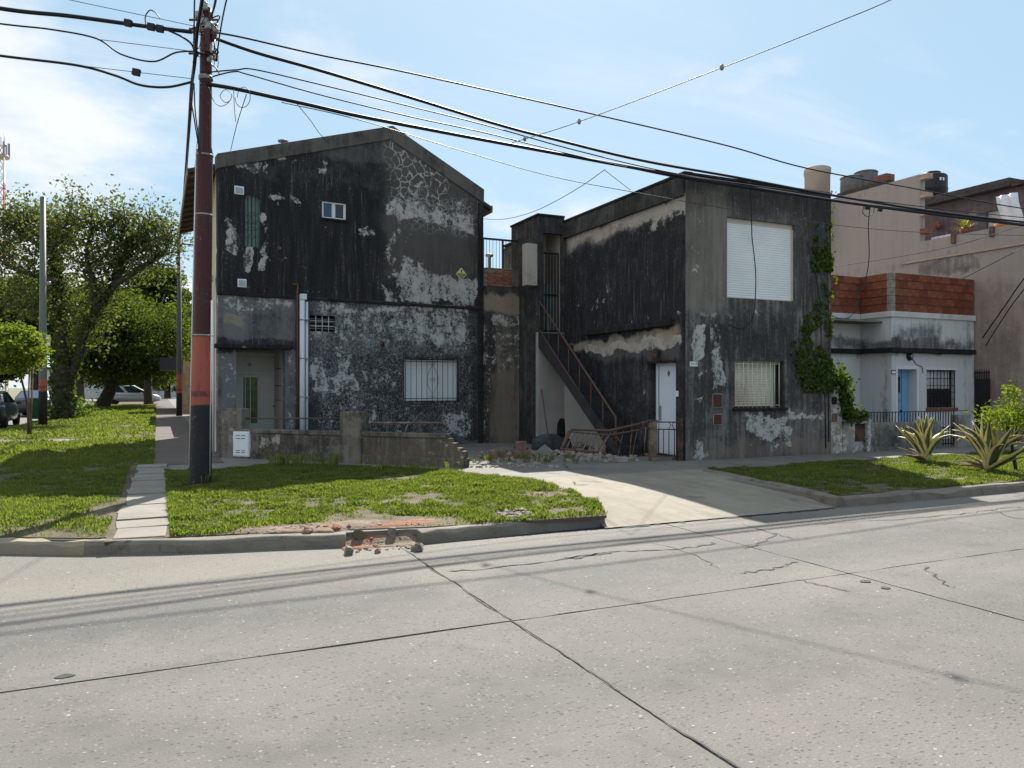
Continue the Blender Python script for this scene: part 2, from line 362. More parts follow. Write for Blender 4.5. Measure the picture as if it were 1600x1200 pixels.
MT['slab'] = mat_conc('path slab', (0.197, 0.180, 0.157), (0.244, 0.226, 0.197), (0.116, 0.104, 0.087), .5, 2.)
MT['pavers'] = mat_conc('brownish pavers', (0.089, 0.073, 0.067), (0.120, 0.103, 0.094), (0.045, 0.040, 0.036), .5, 1.)
def mat_soil():
    m = Mat('lawn soil'); v = m.world(); n = m.noise(v, 1.3, 6, .65)
    c = m.mix(m.ss(n, .35, .65), (.06, .055, .03), (.13, .102, .066)); return m.bsdf(c, .95, m.bump(m.noise(v, 40, 4), .6, .02))
MT['soil'] = mat_soil()
def mat_dirt():
    m = Mat('reddish dirt'); v = m.world(); n = m.noise(v, 3., 6, .7); x, y, z = m.sep(v)
    c = m.mix(m.ss(n, .35, .65), (.13, .095, .068), (.22, .17, .125)); c = m.mix(m.ss(m.noise(v, 2.3, 5), .5, .62)*m.ss(x, 1.2, 1.9), c, (.24, .105, .065))
    return m.bsdf(c, .95, m.bump(m.noise(v, 35, 5), .9, .03))
MT['dirt'] = mat_dirt()
def mat_field():
    m = Mat('far ground'); v = m.world(); return m.bsdf(m.mix(m.noise(v, .1, 6), (.09, .11, .04), (.2, .18, .13)), .95)
MT['field'] = mat_field()
def leafmat(name, a, b, trans=.4, tk=(1.5, 1.6, .8), dry=None):
    m = Mat(name); t = m.attr('tint'); c = m.mix(t, a, b)
    if dry: c = m.mix(m.ss(t, .9, .97), c, dry)
    tcol = m.mix(t, tuple(min(1, a[i]*tk[i]) for i in range(3)), tuple(min(1, b[i]*tk[i]) for i in range(3)))
    return m.leaf(c, trans, tcol)
MT['grass'] = leafmat('grass blades', (.052, .090, .015), (.150, .188, .040), .5, (1.7, 1.65, .9), dry=(.22, .175, .10))
MT['leaf_dark'] = leafmat('dark tree leaves', (.025, .042, .010), (.075, .105, .022), .5, (2.1, 2.0, .7))
MT['leaf_mid'] = leafmat('mid green leaves', (.04, .065, .014), (.11, .14, .032), .5, (1.9, 1.9, .7))
MT['leaf_lime'] = leafmat('yellow green leaves', (.10, .145, .018), (.21, .25, .04), .5, (1.5, 1.5, .7))
MT['leaf_sparse'] = leafmat('grey green leaves', (.045, .06, .022), (.11, .13, .045), .5, (1.7, 1.7, .8))
MT['ivy'] = leafmat('ivy leaves', (.035, .065, .013), (.10, .145, .03), .4, (1.8, 1.8, .7))
MT['bark'] = plain('rough bark', (.055, .045, .035), .95, .3, 7., .8)

# ---------------------------------------------------------------- stained plaster
def plaster(name, light, mid, dark, base=.5, boxes=(), peel=(), crack=None, streak=.35, fine=.3, peelnoise=(2.2, .65), thr=.5, tints=()):
    """boxes: (u0,u1,z0,z1,soft,amount) push mould up or down; peel: (u0,u1,z0,z1,soft,amount) bare pale plaster;
       tints: (u0,u1,z0,z1,soft,colour,amount)"""
    if mid[0] < .26: mid = tuple(q*.80 for q in mid); dark = tuple(q*.72 for q in dark)
    m = Mat(name); v = m.coord(); x, y, z = m.sep(v)
    w1 = (m.noise(v, .9, 5, .6) - .5)*.9; w2 = (m.noise(m.sc(v, 1, (5, 3, 9)), .9, 5, .6) - .5)*.9
    u = x + y + w1; h = z + w2
    big = m.noise(v, .8, 6, .6); med = m.noise(v, 3.2, 7, .68); fin = m.noise(v, 16, 5, .7)
    st = m.noise(m.sc(v, (4.5, 4.5, .35)), 1.6, 6, .65)
    D = (big - .5)*1.0 + (med - .5)*.9 + (st - .5)*streak*2.4 + (fin - .5)*fine*1.8 + base
    for b in boxes: D = D + m.box(u, h, *b[:5])*b[5]
    D = m.ss(D, .12, .88)
    c = m.mix(D, mid, dark)
    c = m.mix(m.ss(st, .35, .7)*.35, c, tuple(q*.75 for q in mid))
    for t in tints: c = m.mix(m.box(u, h, *t[:5])*t[6]*m.ss(med, .25, .6), c, t[5])
    pk = m.noise(m.sc(v, (1, 1, .8), (11, 4, 2)), peelnoise[0]*1.5, 9, peelnoise[1]+.05, .4)
    P = pk*.72 + m.noise(m.sc(v, 1, (2, 8, 5)), peelnoise[0]*3.1, 7, .72)*.28 - .618
    for b in peel: P = P + m.box(u, h, *b[:5])*b[5]
    P = m.ss(P, 0., .05)
    if crack:
        for (u0, u1, z0, z1, scale, amt) in crack:
            cv = m.vec(x + w1*.45 + (med-.5)*.22, y, z + w2*.45 + (fin-.5)*.16)
            e = m.vor(cv, scale, 'DISTANCE_TO_EDGE'); k = m.ss(e + (fin-.5)*.05, .062, .034)*m.box(u, h, u0, u1, z0, z1, .25)*m.ss(m.noise(v, 2.4, 5, .65), .36, .46)
            P = m.mx(P, k*amt)
    # speckle of mould left on the bare areas
    vf = m.noise(v, 38, 4, .7); P = P*(1 - m.ss(fin*.6 + vf*.4 + (med - .5)*.7 + (st - .5)*.3, .49, .60)*.9)
    c = m.mix(m.ss(vf, .5, .68)*.3, c, tuple(q*1.3 for q in mid)); c = m.mix(m.ss(fin + (st-.5)*.8, .60, .76)*.30, c, tuple(q*.8 for q in light))
    sk = m.noise(m.sc(v, (13, 13, .8), (3, 1, 7)), 1.3, 6, .7); c = m.mix(m.ss(sk + (big-.5)*.35, .58, .74)*.38, c, tuple(q*.62 for q in light) if mid[0] < .26 else mid)
    lc = m.mix(m.ss(med, .3, .7), light, tuple(q*.78 for q in light))
    c = m.mix(P, c, lc)
    hgt = P*.55 + fin*.35 + med*.3
    return m.bsdf(c, .92, m.bump(hgt, .5, .02), spec=.15)
# ================================================================ GROUND
ZW = .12
KY = G(1270, 797, 0).y
JY = G(800, 970, 0).y
m = MB(); m.add([(-1500,-1500,-.06),(1500,-1500,-.06),(1500,1500,-.06),(-1500,1500,-.06)], [(0,1,2,3)])
tag(m.build('ground', MT['field']), 'flat ground reaching to the horizon', kind='structure')

# road: a tar bed and concrete slabs with recessed joints
road = empty('road', (0, 0, 0)); tag(road, 'worn concrete slab road in the foreground', kind='structure')
m = MB(); m.box(-60, 80, -14, 13, -.12, -.012); m.box(-13, -4, 13, 140, -.12, -.012); m.build('tar_bed', MT['tar'], road)
jx = [G(800, 970, 0).x]; sp = G(1330, 897, 0).x - jx[0]
cols = [-60, -13, -6] + [jx[0] + sp*i for i in range(0, 12)] + [80]
rows = [-14, -4.6, JY-3.15, JY, KY+.02]
g = .007
for j in range(len(rows)-1):
    for i in range(len(cols)-1):
        x0, x1, y0, y1 = cols[i]+g, cols[i+1]-g, rows[j]+g, rows[j+1]-g
        if j == 3 and cols[i+1] <= jx[0]+.01: y1 = 12.9
        # slightly ragged joint edges
        poly = []
        n = 14
        for a, b in (((x0,y0),(x1,y0)), ((x1,y0),(x1,y1)), ((x1,y1),(x0,y1)), ((x0,y1),(x0,y0))):
            L = math.hypot(b[0]-a[0], b[1]-a[1]); k = n if L < 16 else 26
            for q in range(k):
                t = q/k; e = random.uniform(-.006, .006) + (random.uniform(-.02, .012) if random.random() < .12 else 0)
                dx, dy = (b[0]-a[0])/L, (b[1]-a[1])/L
                poly.append((a[0]+(b[0]-a[0])*t - dy*e*(q > 0), a[1]+(b[1]-a[1])*t + dx*e*(q > 0)))
        mm = MB(); mm.prism(poly, -.05, random.uniform(-.002, .002)); mm.build('road_slab', MT['road'], road)
mm = MB(); mm.box(-13+g, -4, 13.02, 140, -.05, 0.); mm.build('road_slab', MT['road'], road)
def crack(pts, w=.018, n=6):
    P = [G(a, b, 0) for a, b in pts]; P = catmull(P, n); k = MB(); L = []; Rr = []
    for i, p in enumerate(P):
        d = (P[min(i+1, len(P)-1)] - P[max(i-1, 0)]).normalized(); s = Vector((-d.y, d.x, 0))
        q = p + s*random.uniform(-.035, .035); ww = w*random.uniform(.3, 1.5)*(0.3 if i in (0, len(P)-1) else 1)
        L.append((q.x+s.x*ww, q.y+s.y*ww, .0045)); Rr.append((q.x-s.x*ww, q.y-s.y*ww, .0045))
    n_ = len(L); k.add(L+Rr, [(i, n_+i, n_+i+1, i+1) for i in range(n_-1)]); k.build('crack', MT['tar'], road, fix=False)
crack([(700,893),(790,886),(880,874),(960,862),(1040,860),(1100,852),(1115,848)], .014)
crack([(885,873),(920,868),(955,863)], .035)
crack([(1155,896),(1200,890),(1230,884),(1246,878)], .012)
crack([(1165,858),(1195,845),(1215,833)], .012); crack([(1270,820),(1400,812),(1510,802),(1560,795),(1600,793)], .008)
crack([(1445,885),(1460,900),(1480,915),(1490,920)], .008); crack([(1240,905),(1290,915),(1330,925)], .006)
crack([(1160,818),(1210,834),(1240,842)], .008); crack([(1550,797),(1590,810),(1640,815)], .007)
crack([(1020,848),(1090,870),(1120,888)], .006)
def jcrack(x, y0, y1, w, seed):
    k = MB(); n = 46; L = []; Q = []; rd = random.Random(seed)
    for i in range(n+1):
        y = y0+(y1-y0)*i/n; o = mnoise.noise(Vector((y*2.1, seed, 0)))*.03+mnoise.noise(Vector((y*9, seed, 0)))*.012; ww = w*(.5+abs(mnoise.noise(Vector((y*3.3, seed, 5))))*2.2)
        L.append((x+o-ww, y, .0045)); Q.append((x+o+ww*rd.uniform(.3, 1), y, .0045))
    k.add(L+Q, [(i, n+1+i, n+2+i, i+1) for i in range(n)]); k.build('crack', MT['tar'], road, fix=False)
jcrack(jx[0], JY, KY-.15, .009, 1.7); jcrack(jx[0]+.0, JY-2.6, JY, .006, 4.1)
for (a, b) in ((1385,919),(1350,909),(100,1058)):       # tar blobs
    p = G(a, b, 0); k = MB(); k.add([(p.x+math.cos(t)*random.uniform(.02,.05)*1.5, p.y+math.sin(t)*random.uniform(.02,.05), .005) for t in np.linspace(0, 6.28, 9)[:-1]], [tuple(range(8))]); k.build('tar_patch', MT['tar'], road, fix=False)

# kerb line seen from the road, then pavement behind it
kc = [G(a, b, 0) for a, b in ((640,849),(540,855),(430,859),(345,863),(260,866),(130,868),(0,866))]
kc = [(p.x, p.y) for p in kc]; corner = kc + [(-2.2,9.35),(-3.1,10.2),(-3.9,11.3),(-4.5,12.6),(-4.9,14.2),(-5.0,16.),(-5.0,140)]
KW = .16
def drive_z(x, y): return ZW + .004 - .105*max(0., min(1., (KY+2.6-y)/2.6))**1.4
BACK = 150
walk = MB()
cin = []
for i, (x, y) in enumerate(corner):
    a = corner[max(i-1, 0)]; b = corner[min(i+1, len(corner)-1)]; d = Vector((b[0]-a[0], b[1]-a[1])).normalized()
    cin.append((x + d.y*KW*.98, y - d.x*KW*.98))
dl = [G(a, b, ZW) for a, b in ((735,742),(830,752),(900,768),(945,790),(962,806))]; dl = [(p.x, p.y) for p in dl]
dl = [dl[0]] + [(x, y) for x, y in dl[1:]]; dl[-1] = (dl[-1][0], KY-.01)
dr0, dr1 = G(1100, 737, ZW), G(1258, 778, ZW); drx0, dry0, drx1 = dr0.x, dr0.y, dr1.x
# pavement: corner block, west of the driveway / behind the driveway / east
W1 = [(x, y) for x, y in cin][::-1] + [(2.6, KY+.2), (dl[-1][0]-.1, KY+.17)] + [(x-.02, y) for x, y in dl[::-1]][1:] + [(dl[0][0], 150), (-4.84, 150)]
mw = MB(); mw.prism(W1, -.05, ZW); tag(mw.build('sidewalk', MT['walk']), 'grey concrete sidewalk wrapping the street corner', kind='structure')
m = MB(); m.box(dl[0][0]+.001, 60, dry0+.35, 150, -.05, ZW); m.box(drx1+.42, 60, KY+KW*.98, dry0+.349, -.05, ZW)
tag(m.build('sidewalk', MT['walk']), 'grey concrete sidewalk before the right hand houses', kind='structure')
# driveway apron: gridded so that it can dip to the road
drv = MB(); ny = 14; nx = 6; vs = []; 
def dleft(y):
    for (x0, y0), (x1, y1) in zip(dl[:-1], dl[1:]):
        if y1 <= y <= y0: return x0+(x1-x0)*(y0-y)/(y0-y1)
    return dl[0][0] if y > dl[0][1] else dl[-1][0]
def dright(y): return drx1 + (drx0-drx1)*max(0, min(1, (y-KY)/(dry0-KY))) + .25
ys = np.linspace(KY-.03, dry0+.35, ny+1)
for y in ys:
    for i in range(nx+1):
        lx = dleft(y)-.22*(y < dl[0][1]-.2); x = lx+(dright(y)-lx)*i/nx; vs.append((x, y, drive_z(x, y) + (random.uniform(-.004,.002) if y > ys[0] else -.004)))
drv.add(vs, [(j*(nx+1)+i, j*(nx+1)+i+1, (j+1)*(nx+1)+i+1, (j+1)*(nx+1)+i) for j in range(ny) for i in range(nx)])
do = drv.build('driveway', MT['drive']); tag(do, 'pale concrete driveway apron between the lawns', kind='structure')
def gcrack(pts, zf, par, w=.012):
    P = [G(a, b, ZW) for a, b in pts]; P = catmull(P, 5); k = MB(); L = []; Q = []
    for i, p in enumerate(P):
        d = (P[min(i+1, len(P)-1)] - P[max(i-1, 0)]).normalized(); s = Vector((-d.y, d.x, 0)); ww = w*random.uniform(.4, 1.4); q = p + s*random.uniform(-.02,.02); h = zf(q.x, q.y)+.012
        L.append((q.x+s.x*ww, q.y+s.y*ww, h)); Q.append((q.x-s.x*ww, q.y-s.y*ww, h))
    n_ = len(L); k.add(L+Q, [(i, n_+i, n_+i+1, i+1) for i in range(n_-1)]); k.build('crack', MT['tar'], par, fix=False)
gcrack([(880,726),(892,734),(930,734)], drive_z, do); gcrack([(853,739),(876,741)], drive_z, do); gcrack([(898,754),(900,758),(920,758)], drive_z, do, .015)
# broken lip where driveway meets road
lip = MB(); P = [(dl[-1][0]+.0+(dright(KY)-dl[-1][0])*i/40, KY-.03+random.uniform(-.05,.05)) for i in range(41)]
lip.add([(x, y-random.uniform(.01,.03), .006) for x, y in P]+[(x, y+random.uniform(.01,.03), .012) for x, y in P], [(i, i+1, 42+i, 41+i) for i in range(40)]); lip.build('crack', MT['tar'], do, fix=False)

# kerbs
def kerb(pts, name, label, z1=.128, mat='kerb', cut=None, tilt=0.):
    k = MB(); n = len(pts); prof = [(0., -.05), (.012, z1-.03), (.04, z1), (KW, z1), (KW, -.05)]
    vs = []
    for i, (x, y) in enumerate(pts):
        a = pts[max(i-1, 0)]; b = pts[min(i+1, n-1)]; d = Vector((b[0]-a[0], b[1]-a[1])).normalized(); nx_, ny_ = d.y, -d.x
        for (o, z) in prof: 
            jit = (random.uniform(-.008, .008) - (random.uniform(.01, .03) if random.random() < .12 else 0)) if z > 0 else 0
            vs.append((x+nx_*(o+jit), y+ny_*(o+jit), z + jit + (tilt*(i/(n-1)) if z > 0 else 0)))
    fs = [(i*5+j, i*5+j+1, (i+1)*5+j+1, (i+1)*5+j) for i in range(n-1) for j in range(4)] + [tuple(range(5)), tuple((n-1)*5+j for j in range(5))[::-1]]
    k.add(vs, fs); return tag(k.build(name, MT[mat], bevel=.012), label, kind='structure')
def dens(pts, s=.18):
    out = []
    for a, b in zip(pts[:-1], pts[1:]):
        L = math.hypot(b[0]-a[0], b[1]-a[1]); n = max(1, int(L/s))
        out += [(a[0]+(b[0]-a[0])*i/n, a[1]+(b[1]-a[1])*i/n) for i in range(n)]
    return out+[pts[-1]]
kerb(dens(corner[1:5])+[corner[5]], 'kerb', 'grey kerb rounding the corner lawn by the broken gap')
kerb([(p[0], p[1]) for p in catmull([Vector((x, y, 0)) for x, y in corner[5:13]], 6)], 'kerb', 'kerb with worn yellow paint at the far left of the corner', mat='kerb_yellow')
kerb([(-5., 16.02), (-5., 139)], 'kerb', 'kerb along the tree lined side street', mat='kerb')
k2 = [G(a, b, 0) for a, b in ((858,829),(660,850))]; kerb(dens([(p.x, p.y) for p in k2]), 'kerb', 'short loose length of kerb left of the driveway', .13)
kerb(dens([(60., KY), (30, KY), (drx1+.45, KY), ], .4), 'kerb', 'long kerb before the lawn with the agaves')
kerb(dens([(drx1+.30, KY+.03), (drx0+.02, dry0+.1)], .3)[::1], 'kerb', 'low kerb between driveway and right lawn', .15)
# lawns
def poly_lawn(name, pts, label, z=ZW+.012): 
    k = MB(); k.prism(pts, ZW-.02, z); return tag(k.build(name, MT['soil']), label, kind='structure')
PX0, PX1 = -.46, .12          # slab path across the verge
lawnL = [(x, y) for x, y in cin if x < PX0-.05]
lawnL = [(PX0, 8.62)] + [(x+.02, y+.02) for x, y in lawnL if y < 17] + [(-4.83, 24.3), (-.06, 24.3), (-.06, 16.2), (PX0, 16.2)]
poly_lawn('lawn', lawnL, 'shaded lawn left of the slab path')
poly_lawn('lawn', [(-4.83, 25.5), (-.06, 25.5), (-.06, 140), (-4.83, 140)], 'long verge lawn beneath the street trees')
a0 = [G(a, b, ZW) for a, b in ((325,737),(430,727),(560,729),(700,737),(730,743))]; back = [(p.x, p.y) for p in a0]
lawnM = [(PX1, 8.36), (.9, 8.22), (1.6, 8.08), (2.1, KY+.42), (2.55, KY+.3), (3.5, KY+.19), (dl[-1][0]-.12, KY+.1)] + [(x-.06, y) for x, y in dl[::-1]][1:-1] + back[::-1] + [(PX1, 15.2)]
poly_lawn('lawn', lawnM, 'weedy lawn before the broken garden wall')
lb = [G(a, b, ZW) for a, b in ((1120,736),(1230,728),(1345,717))]
lawnR = [(drx1+.47, KY+KW+.01), (40, KY+KW+.01), (40, 11.25), (lb[2].x, 11.25)] + [(lb[1].x, lb[1].y), (drx0+.24, dry0+.2)]
poly_lawn('lawn', lawnR, 'half shaded lawn with the agaves on the right')
# driveway strip across left verge
m = MB(); m.box(-4.83, -.06, 24.31, 25.49, ZW-.02, ZW+.006); tag(m.build('path', MT['drive']), 'pale concrete strip crossing the left verge', kind='structure')
# sidewalk slabs along the right hand houses
sw = empty('sidewalk', (0, 0, 0)); tag(sw, 'row of concrete sidewalk slabs before the flat roofed house', kind='structure')
x = drx0+.1; yb_ = G(1071, 720.6, ZW).y
while x < 27:
    L = random.uniform(1.15, 1.35); ym = 11.35+random.uniform(-.1, .1)
    for y0_, y1_ in ((11.27, 11.93), (11.95, yb_-.03)):
        k = MB(); dz = random.uniform(.004, .016); k.prism([(x+.012, y0_), (x+L-.012, y0_), (x+L-.012, y1_), (x+.012, y1_)], ZW-.02, ZW+dz); k.build('slab', MT['walk'], sw, bevel=.006)
    x += L
# slab path
pth = empty('path', (0, 0, 0)); tag(pth, 'path of uneven concrete slabs beside the utility pole', kind='structure')
y = 8.45; i = 0
m = MB(); m.box(PX0, PX1, 8.37, 16.2, ZW-.03, ZW+.008); m.build('bed', MT['soil'], pth)
while y < 16.1:
    L = random.uniform(.5, .62); sk = random.uniform(-.05, .05); dz = random.uniform(.012, .035)
    k = MB(); k.prism([(PX0+random.uniform(0,.09)+(y-8.4)*.012, y), (PX1-random.uniform(0,.05)+(y-8.4)*.012, y+sk), (PX1-random.uniform(0,.06)+(y-8)*.012, y+L-.03+sk*.5), (PX0+random.uniform(0,.1)+(y-8)*.012, y+L-.03)], ZW-.02, lambda x, yy, d=dz, s=sk: ZW+d+s*.12*(x+.1))
    k.build('slab', MT['slab'], pth, bevel=.008); y += L
# side street pavement
m = MB(); m.box(-.05, 1.2, 16.21, 120, ZW-.02, ZW+.01); tag(m.build('sidewalk', MT['pavers']), 'brownish paved sidewalk running down the side street', kind='structure')

# dirt and broken kerb rubble
m = MB(); NX, NY = 110, 60; dx0, dx1, dy0, dy1 = .45, 2.85, KY-.22, KY+1.15; vs = []
ky_ = lambda x: np.interp(x, [c_[0] for c_ in corner[:7]][::-1], [c_[1] for c_ in corner[:7]][::-1])
for j in range(NY+1):
    for i in range(NX+1):
        x = dx0+(dx1-dx0)*i/NX; yy = dy0+(dy1-dy0)*j/NY; nz = mnoise.noise(Vector((x*2.3, yy*2.3, 1)))*.35+mnoise.noise(Vector((x*9, yy*9, 4)))*.16+mnoise.noise(Vector((x*28, yy*28, 7)))*.07
        gap = 1.72 < x+nz*.12 < 2.5; f = ky_(x); t = (yy-f)
        base = .004+(ZW+.02)*max(0., min(1., (t-.02)/.3))**.8 if 1.66 < x < 2.58 else ZW+.018
        d = 1-np.hypot((x-1.75)/1.15, (t-.40)/.36) + nz*.55
        if not (1.66 < x < 2.58): d = min(d, (t-KW)*9)
        else: d = max(d, min(1.0-abs(x-2.1)/.42, 1-abs(t-.1)/.26)+nz*.6)
        vs.append((x, yy, base + (min(.02, d*.12) if d > 0 else max(-.4, d*.7)) + nz*.028 - .012))
m.add(vs, [(j*(NX+1)+i, j*(NX+1)+i+1, (j+1)*(NX+1)+i+1, (j+1)*(NX+1)+i) for j in range(NY) for i in range(NX)], True); tag(m.build('dirt_patch', MT['dirt'], fix=False), 'bare reddish dirt where the kerb is broken', kind='structure')
MT['redbrick'] = plain('red brick', (.22, .085, .055), .9, .35, 9., .4)
MT['mortar_chunk'] = plain('pale mortar rubble', (.27, .24, .205), .95, .25, 6., .5)
def chunk(r, seed, flat=.7, sub=1):
    rd = random.Random(seed); b = bmesh.new(); bmesh.ops.create_icosphere(b, subdivisions=sub, radius=1); sx_, sy_ = rd.uniform(.7, 1.25), rd.uniform(.6, 1.1); o = Vector((rd.random()*50, rd.random()*50, 3))
    for v in b.verts:
        d = 1+mnoise.noise(v.co*1.3+o)*.55+mnoise.noise(v.co*3.5+o)*.25; q = v.co*d
        for ax in range(3): q[ax] = max(-.86, min(.86, q[ax]))          # broken flat faces
        v.co = Vector((q.x*sx_, q.y*sy_, q.z*flat))*r*1.25
    vs = [tuple(v.co) for v in b.verts]; fs = [tuple(v.index for v in f.verts) for f in b.faces]; b.free(); return vs, fs
def zdirt(x, y): return .004+(ZW+.02)*max(0., min(1., (y-ky_(x)-.02)/.3))**.8 if 1.66 < x < 2.58 else ZW+.02
def scatter(name, label, mat, boxpts, n, r0, r1, zf, cat='rubble'):
    k = MB()
    for i in range(n):
        a, b = random.uniform(boxpts[0], boxpts[1]), random.uniform(boxpts[2], boxpts[3]); p = G(a, b, ZW); r = random.uniform(r0, r1)*random.uniform(.5, 1)
        if zf is zdirt and not (1.72 < p.x < 2.5 and p.y > KY-.1) and p.y < ky_(min(2.3, p.x))+KW+.03: continue
        vs, fs = chunk(r, random.random()); an = random.uniform(0, 6.28); ca, sa = math.cos(an), math.sin(an)
        k.add([(p.x+x*ca-y_*sa, p.y+x*sa+y_*ca, zf(p.x, p.y)+z+r*.25) for x, y_, z in vs], fs)
    return tag(k.build(name, mat, fix=False), label, kind='stuff')
def zdirt_(x, y): return (ZW+.03)*min(1., max(.05, (y-KY)/.3)) if x > 1.8 else ZW+.03
scatter('rubble', 'small red brick crumbs on the dirt by the kerb', MT['redbrick'], (440, 650, 826, 852), 60, .008, .03, zdirt)
scatter('rubble', 'fine brownish grit on the dirt by the kerb', MT['dirt'], (350, 665, 820, 856), 500, .005, .018, zdirt)
scatter('rubble', 'small pale stones on the dirt by the kerb', MT['mortar_chunk'], (380, 670, 822, 856), 220, .006, .03, zdirt)
scatter('rubble', 'pale gravel in the bare patch near the loose kerb', MT['mortar_chunk'], (778, 830, 796, 816), 120, .012, .035, lambda x, y: ZW+.02)
MT['oldbrick'] = plain('dusty old brick', (.21, .13, .10), .95, .3, 6., .5)
for (a, b, s, lab, mt) in ((560, 832, .11, 'dark broken concrete lump beside the kerb gap', 'soil'), (612, 829, .10, 'grey broken concrete lump at the right of the kerb gap', 'kerb'), (545, 847, .085, 'kerb fragment at the left end of the gap', 'kerb'), (652, 842, .09, 'kerb fragment against the loose kerb length', 'kerb'), (590, 845, .06, 'small brick piece in the middle of the kerb gap', 'oldbrick'), (480, 834, .07, 'dusty brick piece on the dirt behind the kerb', 'oldbrick'), (525, 829, .06, 'reddish brick piece on the dirt left of the gap', 'redbrick')):
    s *= .62; vs, fs = chunk(s, a, .7, 3); k = MB(); k.add(vs, fs); p = G(a, b, ZW); tag(k.build('masonry_lump', MT[mt], loc=(p.x, p.y, zdirt(p.x, p.y)+s*.3), rot=(a*.7, a*.3, a)), lab, 'rubble')
# grass
def in_poly(P, poly):
    x, y = P[:, 0], P[:, 1]; c = np.zeros(len(P), bool); n = len(poly)
    for i in range(n):
        (x0, y0), (x1, y1) = poly[i], poly[i-1]
        if y0 == y1: continue
        k = ((y0 > y) != (y1 > y)) & (x < (x1-x0)*(y-y0)/(y1-y0)+x0); c ^= k
    return c
def vnoise(P, s, seed=0.):
    return np.array([mnoise.noise(Vector((a*s+seed, b*s, seed))) for a, b in P])
def grass(name, poly, bounds, n, h, label, bare=None, grow=.04, w=.007):
    P = np.stack([rng.uniform(bounds[0], bounds[1], n), rng.uniform(bounds[2], bounds[3], n)], 1); P = P[in_poly(P, poly)]
    # patchiness on a coarse lattice
    g1 = vnoise(P, 1.1, 3.7); g2 = vnoise(P, 4.2, 9.1)
    keep = (g1*.8+g2*.75 + rng.normal(size=len(P))*.22) > -.13
    if bare is not None: keep &= ~bare(P, rng.normal(size=len(P)))
    P = P[keep]; g1 = g1[keep]; g2 = g2[keep]; m_ = len(P)
    hh = h*(.8+.8*g1+1.3*np.maximum(g2, 0))*rng.uniform(.35, 1.3, m_); hh = np.maximum(hh, .012)
    a = rng.uniform(0, 6.283, m_); ln = rng.uniform(.15, .9, m_)*hh; wv = w*rng.uniform(.6, 1.4, m_)*(1+h*4)
    base = np.column_stack([P, np.full(m_, ZW+.01)]); s = np.column_stack([-np.sin(a), np.cos(a), np.zeros(m_)])*wv[:, None]
    tip = base + np.column_stack([np.cos(a)*ln, np.sin(a)*ln, hh]); mid = base + np.column_stack([np.cos(a)*ln*.3, np.sin(a)*ln*.3, hh*.6])
    V = np.stack([base-s, mid-s*.8, tip, mid+s*.8], 1)
    t = np.clip(.45+.45*g1+.35*g2+rng.normal(size=m_)*.2, 0, .88); t[rng.random(m_) < .08+.16*(g2 < -.1)+.12*(g1 < -.15)] = .99
    return tag(quads_mesh(name, V, MT['grass'], tint=t), label, kind='stuff')
def bareM(P, nz):
    edge = (P[:, 1] < KY+.30+.10*nz+.15*np.sin(P[:, 0]*3.1)) & (rng.random(len(P)) < .7)
    d = np.hypot((P[:, 0]-1.75)/1.45, (P[:, 1]-(KY+.62))/.42); p2 = G(803, 806, ZW); d2 = np.hypot((P[:, 0]-p2.x)/.3, (P[:, 1]-p2.y)/.3); p3 = G(870, 800, ZW); d3 = np.hypot((P[:, 0]-p3.x)/.2, (P[:, 1]-p3.y)/.16)
    return edge | (d+nz*.12 < 1) | (d2+nz*.12 < 1) | (d3+nz*.2 < 1)
def bareL(P, nz):
    p = G(170, 800, ZW); d = np.hypot((P[:, 0]-p.x)/.22, (P[:, 1]-p.y)/.9); e = P[:, 1] - (8.9 - .55*(P[:, 0]+.4)) 
    return (d+nz*.25 < 1) | ((e+nz*.3 < .25) & (rng.random(len(P)) < .75))
grass('grass', lawnM, (0, 6, KY, 15.3), 420000, .046, 'thick green weedy grass before the broken garden wall', bareM)
grass('grass', lawnL, (-5, 0, 8, 18), 230000, .045, 'short patchy grass left of the slab path', bareL)
grass('grass', lawnL, (-5, 0, 18, 24.3), 50000, .07, 'grass beyond the shade left of the sidewalk', w=.012)
grass('grass', [(-4.83, 25.5), (-.06, 25.5), (-.06, 70), (-4.83, 70)], (-4.83, -.06, 25.5, 70), 80000, .07, 'sunlit verge grass beneath the street trees', w=.02)
grass('grass', lawnR, (8, 18, KY, 11.3), 220000, .042, 'neat short grass on the right hand lawn')
